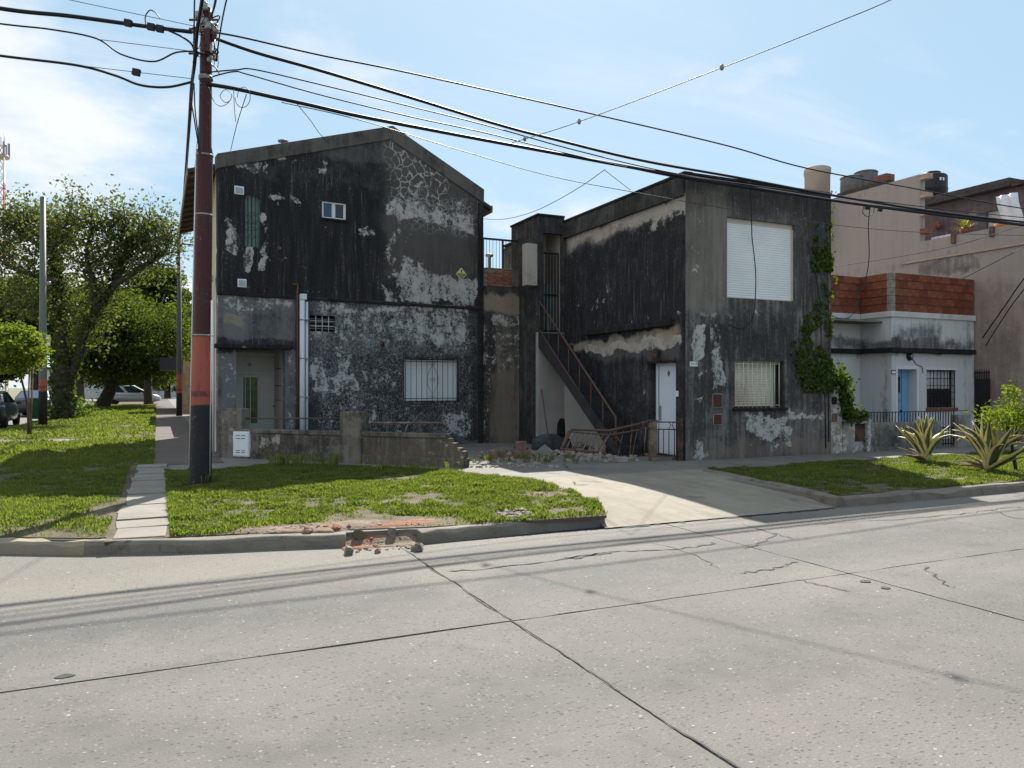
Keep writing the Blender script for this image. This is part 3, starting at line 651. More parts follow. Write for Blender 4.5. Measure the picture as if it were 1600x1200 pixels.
# ================================================================ GABLED HOUSE
A = G(341, 709.3, ZW); B_ = G(737, 693, ZW); angA = math.atan2(B_.y-A.y, B_.x-A.x)
F1 = Fr(A.x, A.y, angA)
H1 = empty('gabled_house', (A.x, A.y, 0), angA, 'two storey gabled house with black mouldy peeling plaster', 'house')
UR = F1.uz(754, 500)[0]; zL = F1.uz(343, 243)[1]; uA, zA = F1.uz(613, 199); zR = F1.uz(754, 298)[1]
def top1(u): return zL+(zA-zL)*u/uA if u < uA else zA+(zR-zA)*(u-uA)/(UR-uA)
def bx(F, x0, x1, y0, y1, soft, *r): return F.rect(x0, x1, y0, y1)+(soft,)+r
zS = F1.uz(540, 467)[1]         # string course
LP = (.47, .44, .41)
m1a = plaster('black mouldy upper plaster', LP, (.12, .115, .11), (.022, .022, .025), base=.72, streak=.45,
    boxes=[bx(F1, 343, 592, 290, 470, .25, .35), bx(F1, 343, 760, 205, 250, .12, -.35), bx(F1, 600, 752, 240, 440, .2, -.32), bx(F1, 343, 375, 300, 450, .1, -.15), bx(F1, 735, 756, 290, 480, .04, .3)],
    peel=[bx(F1, 352, 420, 250, 266, .10, .20), bx(F1, 430, 470, 245, 256, .06, .11), bx(F1, 505, 525, 243, 270, .08, .12), bx(F1, 540, 585, 222, 236, .08, .07), bx(F1, 420, 470, 306, 320, .05, .15), bx(F1, 498, 512, 266, 276, .05, .14),
          bx(F1, 378, 388, 386, 430, .04, .18), bx(F1, 403, 416, 335, 425, .05, .15), bx(F1, 355, 367, 335, 400, .06, .13), bx(F1, 556, 580, 360, 372, .04, .15),
          bx(F1, 598, 690, 312, 345, .10, .17), bx(F1, 690, 748, 335, 362, .09, .17), bx(F1, 596, 640, 345, 400, .12, .10), bx(F1, 598, 660, 400, 475, .12, .13), bx(F1, 630, 748, 430, 478, .15, .24), bx(F1, 690, 735, 315, 340, .08, .10), bx(F1, 345, 470, 385, 450, .3, .045)],
    crack=[F1.rect(605, 700, 225, 325)+(4.6, .95), F1.rect(640, 745, 305, 360)+(8., .8)], fine=.25,
    tints=[bx(F1, 600, 750, 250, 440, .3, (.105, .092, .075), .55)])
m1b = plaster('mottled lower plaster', (.50, .485, .47), (.20, .20, .205), (.024, .025, .03), base=.58, streak=.35, fine=.45,
    boxes=[bx(F1, 343, 462, 460, 540, .2, -.42), bx(F1, 343, 372, 545, 640, .1, -.7), bx(F1, 390, 440, 480, 540, .2, .25), bx(F1, 480, 735, 560, 690, .3, .2), bx(F1, 725, 756, 480, 690, .06, .35), bx(F1, 430, 462, 545, 700, .05, -.2), bx(F1, 343, 470, 528, 545, .05, .5)],
    peel=[bx(F1, 343, 455, 458, 482, .12, .14), bx(F1, 485, 735, 480, 535, .25, .125), bx(F1, 485, 735, 535, 690, .3, .05), bx(F1, 500, 560, 610, 650, .2, .05), bx(F1, 485, 560, 590, 610, .07, .24), bx(F1, 482, 505, 550, 590, .08, .16), bx(F1, 525, 545, 550, 590, .06, .13), bx(F1, 570, 625, 575, 608, .15, .055), bx(F1, 343, 372, 548, 640, .1, .10),
          bx(F1, 690, 735, 650, 690, .12, .13), bx(F1, 580, 590, 630, 660, .05, .12), bx(F1, 640, 730, 500, 540, .2, .06), bx(F1, 446, 460, 545, 700, .05, .10), bx(F1, 485, 735, 478, 486, .05, .10)],
    crack=[F1.rect(485, 735, 480, 540)+(7.5, .55), F1.rect(500, 740, 470, 690)+(13., .5)], peelnoise=(4.2, .72),
    tints=[bx(F1, 350, 385, 485, 505, .05, (.40, .30, .21), .6)])
h_arch = F1.rect(383, 406, 304, 386); h_win = F1.rect(503, 541, 316, 342); h_vent = F1.rect(484, 524, 493, 518); h_barw = F1.rect(632, 715, 561, 626)
h_por = list(F1.rect(369, 446, 547, 707)); h_por[2] = ZW
TH = .28
W = wall_grid([0, uA, UR], [zS, 5.4, 6.4], [h_arch, h_win], TH, top=top1); W.build('wall', m1a, H1)
W = wall_grid([0, UR], [ZW-.1, zS-.002], [h_vent, h_barw, tuple(h_por)], TH); W.build('wall', m1b, H1)
# arch spandrels
u0, u1, z0, z1 = h_arch; r = (u1-u0)/2; c = (u0+u1)/2; k = MB()
for sgn in (-1, 1):
    pts = [(c+sgn*r, z1)]+[(c+sgn*r*math.cos(t), z1-r+r*math.sin(t)) for t in np.linspace(0, math.pi/2, 9)]
    pts = [(a, b) for a, b in pts]; k.slab_xz(pts, .002, .2)
k.build('arch_head', m1a, H1)
# string course, verge coping, corner pilaster
k = MB(); zs0, zs1 = F1.uz(343, 457)[1], F1.uz(737, 481)[1]; k.hexa([(-.02,-.05,zs0-.05),(UR+.01,-.05,zs1-.05),(UR+.01,.05,zs1-.05),(-.02,.05,zs0-.05),(-.02,-.04,zs0+.02),(UR+.01,-.04,zs1+.02),(UR+.01,.05,zs1+.02),(-.02,.05,zs0+.02)])
dk = plaster('black ledge plaster', (.3, .28, .26), (.07, .065, .06), (.016, .016, .018), base=.75); k.build('string_course', dk, H1, bevel=.012)
cop = plaster('grey verge coping', (.33, .31, .28), (.16, .15, .135), (.03, .03, .03), base=.33, streak=.6)
for (a, b, dz) in ((-.03, uA, 0), (uA, UR+.03, 0)):
    k = MB(); za, zb = top1(max(a, 0))-.0, top1(min(b, UR)); hh = .30 if a < uA-.1 else .34
    k.hexa([(a,-.035,za-hh),(b,-.035,zb-hh),(b,.30,zb-hh),(a,.30,za-hh),(a,-.05,za+.03),(b,-.05,zb+.03),(b,.30,zb+.03),(a,.30,za+.03)]); k.build('coping', cop, H1, bevel=.012)
k = MB(); k.box(UR-.14, UR+.012, -.035, .06, ZW, zR-.35); k.build('pilaster', dk, H1, bevel=.01)
# side walls, back, roof
DEP = 7.5
cream = plain('cream side wall', (.52, .47, .38), .9, .1, 1.5, .3, dirt=((.12, .11, .1), .6))
k = MB(); k.box(-.012, .25, TH+.002, DEP, ZW-.1, zL-.25); k.box(UR-.25, UR+.005, TH+.002, DEP, ZW-.1, zR-.25); k.box(.25, UR-.25, DEP-.25, DEP-.003, ZW-.1, zL-.3); k.build('side_wall', cream, H1)
EO = .62
def sl(u): return top1(u) if 0 <= u <= UR else (zL + (zA-zL)*u/uA if u < 0 else zR+(zR-zA)/(UR-uA)*(u-UR))
for (a, b) in ((-EO, uA), (uA, UR+.42)):
    k = MB(); za, zb = sl(a)-.10, sl(b)-.10; y0, y1 = .31, DEP+.4
    k.hexa([(a,y0,za-.09),(b,y0,zb-.09),(b,y1,zb-.09),(a,y1,za-.09),(a,y0,za),(b,y0,zb),(b,y1,zb),(a,y1,za)]); rf = k.build('roof', MT['roof_dark'], H1)
    q = MB(); e = a if a < 0 else b; ez = sl(e)-.1; s_ = -1 if a < 0 else 1
    q.box(min(e, e+s_*.03), max(e, e+s_*.03), y0-.01, y1, ez-.16, ez+.02); q.build('fascia', plain('pale fascia board', (.30, .25, .17), .8, .2), rf)
    for i in range(11):
        q = MB(); yy = y0+.15+i*.7; e2 = e-s_*.62; q.hexa([(e,yy,ez-.16),(e2,yy,sl(e2)-.26),(e2,yy+.07,sl(e2)-.26),(e,yy+.07,ez-.16),(e,yy,ez-.092),(e2,yy,sl(e2)-.192),(e2,yy+.07,sl(e2)-.192),(e,yy+.07,ez-.092)]); q.build('rafter', MT['wood'], rf)
k = MB(); uu, zz_ = F1.uz(444, 222, .8); k.lathe([(.05,-.5),(.05,.02),(.13,.03),(.13,.06),(.05,.09)], (uu, .9, zz_), 12); k.build('vent_cap', MT['galv'], H1)

TN = math.tan(angA)
for o in [x for x in bpy.data.objects if x.type == 'MESH' and (x.parent == H1 or (x.parent and x.parent.parent == H1)) and x.name.split('.')[0] in ('side_wall', 'roof', 'fascia', 'rafter')]:
    for v in o.data.vertices: v.co.x += v.co.y*TN          # the flanks follow the side street, the front is slightly skew
# openings --------------------------------------------------------
def slats(name, u0, u1, z0, z1, v, mat, par, pitch=.042, dep=.012):
    k = MB(); n = int((z1-z0)/pitch); p = (z1-z0)/n; pr = []
    for i in range(n):
        a = z0+i*p; pr += [(v+dep, a), (v+.002, a+p*.18), (v, a+p*.5), (v+.003, a+p*.85), (v+dep, a+p*.97)]
    vs = [(u0, y, z) for y, z in pr]+[(u1, y, z) for y, z in pr]; N = len(pr)
    k.add(vs, [(i, N+i, N+i+1, i+1) for i in range(N-1)]); return k.build(name, mat, par, fix=False)
# arched stained glass
u0, u1, z0, z1 = h_arch; w_ = empty('window'); w_.parent = H1
k = MB(); k.slab_xz([(u0+.001, z0), (u1-.001, z0)]+[(c+(r-.001)*math.cos(t), z1-r+r*math.sin(t)) for t in np.linspace(0, math.pi, 15)], .10, .14); k.build('pane', MT['green_glass'], w_)
k = MB(); k.box(c-.008, c+.008, .07, .10, z0, z1-.01)
for a in (-.5, .5): k.box(c+a*r-.004, c+a*r+.004, .075, .10, z0, z1-.06)
for zf in (.22, .36, .5, .64): 
    zc = z0+(z1-z0)*zf
    for sgn in (-1, 1):
        k.tube([(c+sgn*(.02+.07*abs(math.sin(t*.5))), .08, zc+.055*math.cos(t)) for t in np.linspace(0, 6.28, 12)], .004, 4)
        k.tube([(c+sgn*.01, .08, zc-.05), (c+sgn*r*.95, .08, zc+.03*sgn)], .004, 4)
k.build('grille', MT['dark_rust'], w_)
k = MB(); k.tube([(u0+.004, .05, z0)]+[(c-(r-.004)*math.cos(t), .05, z1-r+(r-.004)*math.sin(t)) for t in np.linspace(0, math.pi, 15)]+[(u1-.004, .05, z0)], .008, 4); k.build('frame', plain('green grey frame', (.2, .3, .28), .6), w_)
# sliding window
u0, u1, z0, z1 = h_win; w_ = empty('window'); w_.parent = H1
k = MB(); t = .035
k.box(u0, u1, .03, .10, z0, z0+t); k.box(u0, u1, .03, .10, z1-t, z1); k.box(u0, u0+t, .03, .10, z0+t, z1-t); k.box(u1-t, u1, .03, .10, z0+t, z1-t); cu = (u0+u1)/2; k.box(cu-t*.7, cu+t*.7, .035, .095, z0+t, z1-t)
for a, b in ((u0+t, cu-t*.7), (cu+t*.7, u1-t)):
    k.box(a, a+.02, .05, .09, z0+t, z1-t); k.box(b-.02, b, .05, .09, z0+t, z1-t)
k.build('frame', MT['white_paint'], w_, bevel=.004)
k = MB(); k.box(u0+t, cu-t*.6, .07, .078, z0+t, z1-t); k.build('pane', MT['glass_blue'], w_)
k = MB(); k.box(cu+t*.6, u1-t, .07, .078, z0+t, z1-t); k.build('pane', MT['glass'], w_)
k = MB(); k.box(u0-.02, u1+.02, -.05, .03, z0-.05, z0-.002); k.build('sill', dk, w_, bevel=.006)
# vents flush on wall
for q in ((366, 381, 291, 304), (371, 385, 436, 449)):
    u0, u1, z0, z1 = F1.rect(*q); k = MB(); k.box(u0, u1, -.025, .0, z0, z1); vo = k.build('vent_cover', MT['white_paint'], H1, bevel=.006)
    for i in range(6):
        a = z0+.025+(z1-z0-.05)*i/6; k = MB(); k.box(u0+.025, u1-.025, -.034, -.026, a, a+(z1-z0-.05)/6*.6); k.build('louvre', plain('blue grey louvre', (.36, .42, .48), .5), vo)
# high barred vent
u0, u1, z0, z1 = h_vent; w_ = empty('window'); w_.parent = H1
k = MB(); k.box(u0+.001, u1-.001, .16, .2, z0+.001, z1-.001); k.build('pane', MT['dark'], w_)
k = MB()
for i in range(1, 5): zq = z0+(z1-z0)*i/5; k.box(u0, u1, .115, .155, zq-.012, zq+.012)
k.build('louvre', plain('grey louvre', (.16, .16, .16), .6), w_)
for i in range(1, 4): k = MB(); uq = u0+(u1-u0)*i/4; k.tube([(uq, .04, z0), (uq, .04, z1)], .009, 5); k.build('bar', MT['white_paint'], w_)
for i in range(1, 3): k = MB(); zq = z0+(z1-z0)*i/3; k.tube([(u0, .048, zq), (u1, .048, zq)], .007, 5); k.build('bar', MT['white_paint'], w_)
# big barred window
u0, u1, z0, z1 = h_barw; w_ = empty('window'); w_.parent = H1
slats('shutter', u0+.06, u1-.04, z0+.03, z1-.02, .10, MT['shutter'], w_)
k = MB(); k.box(u0+.001, u1-.001, .125, .2, z0+.001, z1-.001); k.build('backing', MT['dark'], w_)
k = MB(); k.box(u0, u0+.055, .07, .12, z0, z1); k.box(u1-.035, u1, .07, .12, z0, z1); k.box(u0, u1, .07, .12, z0, z0+.03); k.build('frame', MT['pvc'], w_)
gr = empty('window_guard'); gr.parent = H1; n = 11
for i in range(n):
    uq = u0+.0+(u1-u0-.02)*i/(n-1); k = MB(); k.tube([(uq, -.07, z0-.05), (uq, -.07, z1+.1)], .008, 5); k.build('bar', MT['black_metal'], gr)
for zq in (z0+.06, z1-.07, z1+.03): k = MB(); k.box(u0-.08, u1+.03, -.078, -.062, zq-.008, zq+.008); k.build('rail', MT['black_metal'], gr)
k = MB(); cu = (u0+u1)/2; cz = (z0+z1)/2; dz = (z1-z0)*.36; du = (u1-u0)/10
k.tube([(cu, -.072, cz+dz), (cu-du, -.072, cz+dz*.3), (cu-du, -.072, cz-dz*.3), (cu, -.072, cz-dz), (cu+du, -.072, cz-dz*.3), (cu+du, -.072, cz+dz*.3), (cu, -.072, cz+dz)], .006, 4)
for zq in (cz+dz*1.1, cz, cz-dz*1.15):
    for sgn in (-1, 1): k.tube([(cu+sgn*(.045+.035*math.cos(t)), -.072, zq+.035*math.sin(t)) for t in np.linspace(0, 5.2, 10)], .005, 4)
k.build('scroll', MT['black_metal'], gr)
for (uq, zq) in ((u0-.05, z1-.07), (u1+.0, z1-.07), (u0-.05, z0+.06), (u1, z0+.06)): k = MB(); k.box(uq-.008, uq+.008, -.07, .02, zq-.008, zq+.008); k.build('bracket', MT['black_metal'], gr)
# porch -----------------------------------------------------------
u0, u1, z0, z1 = h_por; PD = 1.15
pw = plaster('porch plaster', (.52, .49, .45), (.40, .375, .335), (.10, .095, .085), base=.22, streak=.5)
k = MB(); k.box(u0-.12, u0-.002, TH+.002, PD, ZW, z1+.1); k.box(u1+.002, u1+.12, TH+.002, PD, ZW, z1+.1); k.box(u0-.12, u1+.12, TH+.002, PD+.1, z1+.002, z1+.1); k.box(u0-.12, u1+.12, PD+.09, PD+.2, ZW, z1+.1); k.build('porch', pw, H1)
k = MB()
for f in (.28, .56, .8): zq = z1-(z1-z0)*f*.62; k = MB(); k.box(u1-.006, u1+.0, TH+.1, PD-.1, zq-.008, zq+.008); k.build('panel_line', dk, H1)
k = MB(); k.box(-.09, u1+.12, -.17, .03, z1+.02, z1+.12); k.build('canopy_ledge', dk, H1, bevel=.02)
d = empty('door'); d.parent = H1
dw = F1.rect(368, 424, 556, 707, PD); D0, D1, E0, E1 = dw; D0 = u0+.002; v = PD
k = MB(); t = .06; k.box(D0, D0+t, v-.04, v+.08, ZW, z1); k.box(D1+.15, u1-.002, v-.04, v+.08, ZW, z1); k.box(D0+t, D1+.15, v-.04, v+.08, z1-.12, z1); zt = z1-.5; k.box(D0+t, D1+.15, v-.035, v+.08, zt-.05, zt+.03); k.build('frame', MT['cream_wood'], d, bevel=.008)
k = MB(); k.box(D0+t, D1+.15, v+.02, v+.07, zt+.03, z1-.12); k.build('transom_panel', MT['cream_wood'], d, bevel=.006)
k = MB(); k.slab_xz([((D0+D1)/2-.05, (zt+z1)/2-.05), ((D0+D1)/2+.0, (zt+z1)/2-.11), ((D0+D1)/2+.05, (zt+z1)/2-.05), ((D0+D1)/2, (zt+z1)/2+.01)], v+.005, v+.02); k.build('emblem', MT['brass'], d)
gx0 = D0+(D1-D0)*.36; gx1 = D0+(D1-D0)*.68; gz0 = ZW+.62; gz1 = zt-.12
k = MB(); k.box(D0+t, gx0, v, v+.05, ZW+.02, zt-.05); k.box(gx1, D1+.15, v, v+.05, ZW+.02, zt-.05); k.box(gx0, gx1, v, v+.05, ZW+.02, gz0); k.box(gx0, gx1, v, v+.05, gz1, zt-.05); k.build('leaf', MT['cream_wood'], d, bevel=.006)
k = MB(); k.box(gx0, gx1, v+.02, v+.035, gz0, gz1); k.build('pane', MT['door_glass'], d)
k = MB(); k.box((gx0+gx1)/2-.006, (gx0+gx1)/2+.006, v+.004, v+.018, gz0, gz1); k.box(gx0+.04, gx0+.05, v+.004, v+.018, gz0, gz1); k.build('mullion', MT['white_paint'], d)
for a in (D0+t+.03, gx1+.05): k = MB(); k.box(a, a+.08, v-.012, v-.002, ZW+.3, zt-.15); k.build('moulding', MT['cream_wood'], d, bevel=.006)
k = MB(); k.box(D1+.02, D1+.11, v-.05, v-.035, ZW+1.02, ZW+1.05); k.box(D1+.075, D1+.10, v-.05, v, ZW+.94, ZW+1.05); k.build('handle', MT['black_metal'], d)
# pipes
def pipe(F, pts, rad, v, name, mat, par, k=10):
    q = MB(); q.tube([(F.uz(a, b)[0], v, F.uz(a, b)[1]) for a, b in pts], rad, k); return q.build(name, mat, par)
pipe(F1, [(457, 445), (464, 445), (464, 455), (464, 707)], .028, -.045, 'gas_pipe', MT['rust'], H1)
pipe(F1, [(471, 462), (471, 707)], .062, -.075, 'downpipe', MT['pvc'], H1, 14); pipe(F1, [(478.5, 472), (478.5, 707)], .035, -.045, 'downpipe', MT['pvc'], H1, 12)
u0, u1, z0, z1 = F1.rect(467, 477, 460, 469); k = MB(); k.box(u0, u1, -.15, 0, z0, z1); k.build('pipe_head', MT['pvc'], H1, bevel=.01)
for f in (500, 560, 620, 680): uu, zz_ = F1.uz(474, f); k = MB(); k.box(uu-.11, uu+.10, -.142, -.0, zz_-.012, zz_+.012); k.build('pipe_clip', MT['galv'], H1)
# hazard diamond
uu, zz_ = F1.uz(720.5, 428.3); s = .155; hz = empty('warning_sign', tuple(F1.w(uu, -.012, zz_)), angA, 'yellow diamond warning sign on the gabled wall', 'sign')
dia = lambda q: [(-q, 0), (0, -q*1.08), (q, 0), (0, q*1.08)]
k = MB(); k.slab_xz(dia(s), -.006, .008); k.build('border', plain('pale sign border', (.62, .64, .48), .6, .05), hz)
k = MB(); k.slab_xz([(-s*.86, .012), (s*.86, .012), (0, s*.93)], -.012, -.007); k.build('upper_field', MT['yellow'], hz)
k = MB(); k.slab_xz([(-s*.86, .010), (s*.86, .010), (0, -s*.93)], -.012, -.007); k.build('lower_field', MT['sign_dark'], hz)
k = MB(); k.slab_xz([(.0+.024*math.cos(t), .095+.024*math.sin(t)) for t in np.linspace(0, 6.28, 11)[:-1]], -.016, -.0125); k.slab_xz([(-.012, .03), (.014, .03), (.01, .07), (-.01, .07)], -.016, -.0125); k.build('figure', MT['sign_dark'], hz)
k = MB()
for i in range(4): a = -.02-.03*i; ww = .09-.022*i; k.box(-ww, ww, -.0155, -.0125, a-.006, a+.004)
k.build('print', MT['yellow'], hz)
k = MB(); uu, zz_ = F1.uz(597, 537); k.lathe([(.07, 0), (.06, .03)], (0, 0, 0), 10); o = k.build('pipe_hole', MT['dark_rust'], H1, loc=(uu, .004, zz_), rot=(R(90), 0, 0))
# electric junction on left wall
k = MB(); k.box(-.16, -.02, .5, .9, 4.05, 4.2); k.build('junction_box', MT['cream_wood'], H1, bevel=.01)
k = MB(); k.tube([(-.05, .35, ZW), (-.05, .35, 3.6)], .03, 8); k.build('downpipe', MT['pvc'], H1)

# ================================================================ BROKEN GARDEN WALL
a0, b0 = G(345, 714.5, ZW), G(727, 731, ZW); angW = math.atan2(b0.y-a0.y, b0.x-a0.x); FW = Fr(a0.x, a0.y, angW)
GWm = plaster('mossy garden wall plaster', (.42, .39, .34), (.255, .225, .19), (.035, .032, .028), base=.58, streak=.7, fine=.6,
    boxes=[bx(FW, 345, 390, 640, 715, .05, -.35), bx(FW, 535, 570, 650, 730, .06, -.3), bx(FW, 395, 690, 672, 682, .04, -.15)], peel=[bx(FW, 405, 440, 682, 698, .06, .2), bx(FW, 345, 372, 640, 690, .06, .08), bx(FW, 655, 680, 690, 705, .04, .08)],
    tints=[bx(FW, 560, 725, 685, 735, .2, (.13, .105, .07), .6)])
GW = empty('garden_wall', (a0.x, a0.y, 0), angW, 'broken low garden wall with dark mossy plaster across the corner', 'wall')
Lw = FW.uz(690, 700)[0]; Le = FW.uz(727, 715)[0]; zt = FW.uz(540, 674)[1]
ul0, ul1 = FW.uz(343, 680)[0], FW.uz(380, 680)[0]; up0, up1 = FW.uz(534, 690)[0], FW.uz(566, 690)[0]
st = [(up1, ZW-.05), (Le, ZW-.05), (Le+.02, ZW+.16), (Le-.02, ZW+.18), (Le-.02, ZW+.30), (Le-.10, ZW+.31), (Le-.10, ZW+.36), (Le-.20, ZW+.37), (Le-.21, ZW+.45), (Le-.3, ZW+.455), (Le-.32, zt-.085), (up1, zt-.085)]
k = MB(); k.box(ul1, up0, 0, .16, ZW-.05, zt-.085); k.slab_xz(st, 0, .16); k.build('wall', GWm, GW)
k = MB(); k.box(ul1+.001, up0-.001, -.025, .0-.001, ZW-.05, ZW+.2); k.box(up1+.001, Le-.02, -.025, -.001, ZW-.05, ZW+.17); k.build('plinth', GWm, GW, bevel=.012)
k = MB(); k.box(ul1, up0-.002, -.035, .195, zt-.083, zt); k.box(up1+.002, Le-.40, -.035, .195, zt-.083, zt); k.build('coping', GWm, GW, bevel=.014)
zp = FW.uz(550, 643)[1]; k = MB(); k.box(up0, up1, -.07, .23, ZW-.05, zp); k.build('pillar', GWm, GW, bevel=.02)
zp = FW.uz(360, 638)[1]; k = MB(); k.box(ul0, ul1, -.05, .21, ZW-.05, zp); k.build('pillar', GWm, GW, bevel=.02)
bm_ = MB(); bm_.box(-.11, .11, -.078, .078, -.028, .028); BR = bm_.mesh('brick'); BR.materials.append(MT['mortar_chunk']); BRr = bm_.mesh('brick'); BRr.materials.append(MT['redbrick'])
for i, (du, zz_) in enumerate(((-.42, zt-.045), (-.30, ZW+.49), (-.20, ZW+.41), (-.08, ZW+.34), (-.0, ZW+.26), (.01, ZW+.19), (.015, ZW+.1))):
    inst(BR if i != 4 else BRr, 'brick', GW, (Le+du-.13, .08, zz_), (0, random.uniform(-.05, .05), random.uniform(-.12, .12)), (.85, .98, .95))
k = MB(); a = FW.uz(375, 654)[1]; k.tube([(ul1-.05, .08, a), (up0+.03, .08, FW.uz(535, 654)[1])], .017, 7); k.build('pipe_rail', MT['rust'], GW)
k = MB(); q0 = FW.uz(578, 661); q1 = FW.uz(687, 661); k.tube([(q0[0], .08, q0[1]), (q1[0], .08, q1[1])], .022, 7); k.build('pipe_rail', MT['grey_rust'], GW)
for px in (632, 652): q = FW.uz(px, 663); k = MB(); k.tube([(q[0]+.03, .08, q[1]), (q[0]-.03, .08, zt-.01)], .015, 6); k.build('rail_stub', MT['grey_rust'], GW)
u0, u1, z0, z1 = FW.rect(367, 392, 674, 713); mb = empty('meter_cabinet', tuple(FW.w((u0+u1)/2, -.055, z0)), angW, 'white metal gas meter cabinet set in the garden wall', 'cabinet'); w2 = (u1-u0)/2; hh = z1-z0
k = MB(); k.box(-w2, w2, 0, .06, 0, hh); k.build('box', MT['white_paint'], mb, bevel=.006)
k = MB(); k.box(-w2+.02, w2-.02, -.012, -.001, .02, hh-.02); dd = k.build('door', MT['white_paint'], mb, bevel=.005)
for f in (.16, .24, .72, .84):
    for sgn in (-1, 1): k = MB(); k.box(sgn*.07-.05, sgn*.07+.05, -.016, -.0125, hh*f-.006, hh*f+.006); k.build('slot', MT['dark'], dd)
# ================================================================ FLAT ROOFED HOUSE WITH STAIR
C2 = G(1071, 720.6, ZW); X2, Y2 = C2.x, C2.y
F2 = Fr(X2, Y2, 0.); UW = F2.uz(1298.5, 500)[0]; Z2 = F2.uz(1072, 273)[1]
YT = atX(882, 500, X2).y                # plane of the stair tower's front
L2 = YT - Y2
F2s = Fr(X2, YT, R(-90)); U2s = L2      # side wall: u runs towards the street
H2 = empty('flat_roofed_house', (X2, Y2, 0), 0, 'two storey flat roofed house with black stained plaster and outside stair', 'house')
m2f = plaster('streaked front plaster', (.46, .44, .42), (.22, .205, .19), (.03, .03, .034), base=.56, streak=1.0, fine=.5,
    boxes=[bx(F2, 1072, 1300, 285, 330, .15, .32), bx(F2, 1245, 1300, 300, 470, .2, .2), bx(F2, 1072, 1135, 330, 480, .15, -.2), bx(F2, 1100, 1250, 500, 565, .25, .3), bx(F2, 1072, 1300, 560, 640, .3, .15), bx(F2, 1072, 1240, 470, 490, .12, -.1), bx(F2, 1240, 1300, 640, 700, .2, -.2)],
    peel=[bx(F2, 1085, 1103, 502, 556, .05, .4), bx(F2, 1160, 1235, 640, 680, .1, .19), bx(F2, 1235, 1290, 643, 652, .05, .2), bx(F2, 1072, 1110, 680, 712, .1, .12), bx(F2, 1072, 1200, 480, 490, .06, .1), bx(F2, 1180, 1240, 665, 705, .1, .09), bx(F2, 1078, 1110, 570, 640, .1, .06), bx(F2, 1115, 1128, 500, 620, .02, .18), bx(F2, 1075, 1095, 395, 425, .06, .1), bx(F2, 1225, 1260, 325, 345, .15, .05)],
    tints=[bx(F2, 1072, 1135, 300, 480, .15, (.25, .21, .165), .4), bx(F2, 1150, 1260, 310, 470, .3, (.16, .14, .12), .15), bx(F2, 1072, 1300, 690, 716, .1, (.22, .16, .13), .6)])
m2s = plaster('black side plaster', (.44, .41, .37), (.11, .11, .115), (.016, .017, .022), base=.78, streak=.7, fine=.3,
    boxes=[(0, 5.3, Z2-.8, Z2-.42, .1, -.45), bx(F2s, 915, 1065, 525, 560, .1, -.55), bx(F2s, 1000, 1066, 560, 700, .3, -.2), bx(F2s, 885, 940, 530, 700, .3, .3)],
    peel=[(.3, 5.2, Z2-.72, Z2-.4, .08, .15), (3.2, 5.2, Z2-.95, Z2-.4, .1, .12), bx(F2s, 915, 1066, 532, 548, .06, .3), bx(F2s, 1000, 1066, 490, 505, .1, .07), bx(F2s, 1000, 1030, 600, 640, .12, .05), bx(F2s, 890, 960, 440, 510, .2, .045)], tints=[bx(F2s, 880, 1066, 525, 545, .06, (.48, .42, .33), .6), (0.2, 5.2, Z2-.72, Z2-.4, .08, (.50, .43, .33), .8), bx(F2s, 1030, 1064, 515, 530, .06, (.40, .25, .15), .5)])
w_up = F2.rect(1136, 1242, 345, 468); w_lo = F2.rect(1148, 1226, 564, 637)
dr = list(F2s.rect(1013, 1056, 567, 716)); dr[2] = ZW+.06
TH2 = .25
W = wall_grid([.003, UW], [ZW-.1, 3., Z2], [w_up, w_lo], TH2); W.build('wall', m2f, H2)
W = wall_grid([0, L2-.003], [ZW-.1, 3., Z2-.001], [tuple(dr)], TH2); W.build('wall', m2s, H2, loc=(0, L2, 0), rot=(0, 0, R(-90)))
k = MB(); k.box(UW-TH2, UW-.001, TH2+.001, 9., ZW-.1, Z2-.02); k.box(TH2, UW-TH2, 8.7, 8.99, ZW-.1, Z2-.02); k.box(.001, TH2, L2+.001, 9., ZW-.1, Z2-.02); k.box(TH2, UW-TH2, TH2, 8.7, Z2-.35, Z2-.2); k.build('wall', m2f, H2)
# roof edge on the side and front
k = MB(); k.box(-.05, .18, -.03, 9.0, Z2+.002, Z2+.07); k.box(.181, UW+.01, -.03, .2, Z2+.002, Z2+.06); k.build('coping', dk, H2, bevel=.015)
z_e = F2s.uz(980, 322)[1]; k = MB(); k.box(-.07, -.001, .02, L2-.01, Z2-.42, Z2-.02); k.build('parapet_band', plaster('parapet band', (.3, .28, .25), (.11, .105, .10), (.02, .02, .022), base=.6, streak=.6), H2, bevel=.012)
zs_ = F2s.uz(990, 515)[1]; k = MB(); k.box(-.13, -.001, .35, L2-1.2, zs_-.02, zs_+.12); k.build('ledge', dk, H2, bevel=.015)
# roller shutter upstairs
u0, u1, z0, z1 = w_up; w_ = empty('window'); w_.parent = H2
slats('shutter', u0+.01, u1-.05, z0+.02, z1-.1, .07, MT['shutter'], w_, .05, .008)
k = MB(); k.box(u0, u1, .075, .09, z1-.11, z1); k.box(u1-.05, u1, .05, .09, z0, z1-.11); k.box(u0, u0+.012, .05, .09, z0, z1-.11); k.box(u0, u1, .05, .09, z0, z0+.02); k.build('frame', MT['cream_wood'], w_)
k = MB(); k.box(u0+.001, u1-.001, .095, .2, z0+.001, z1-.001); k.build('backing', MT['dark'], w_)
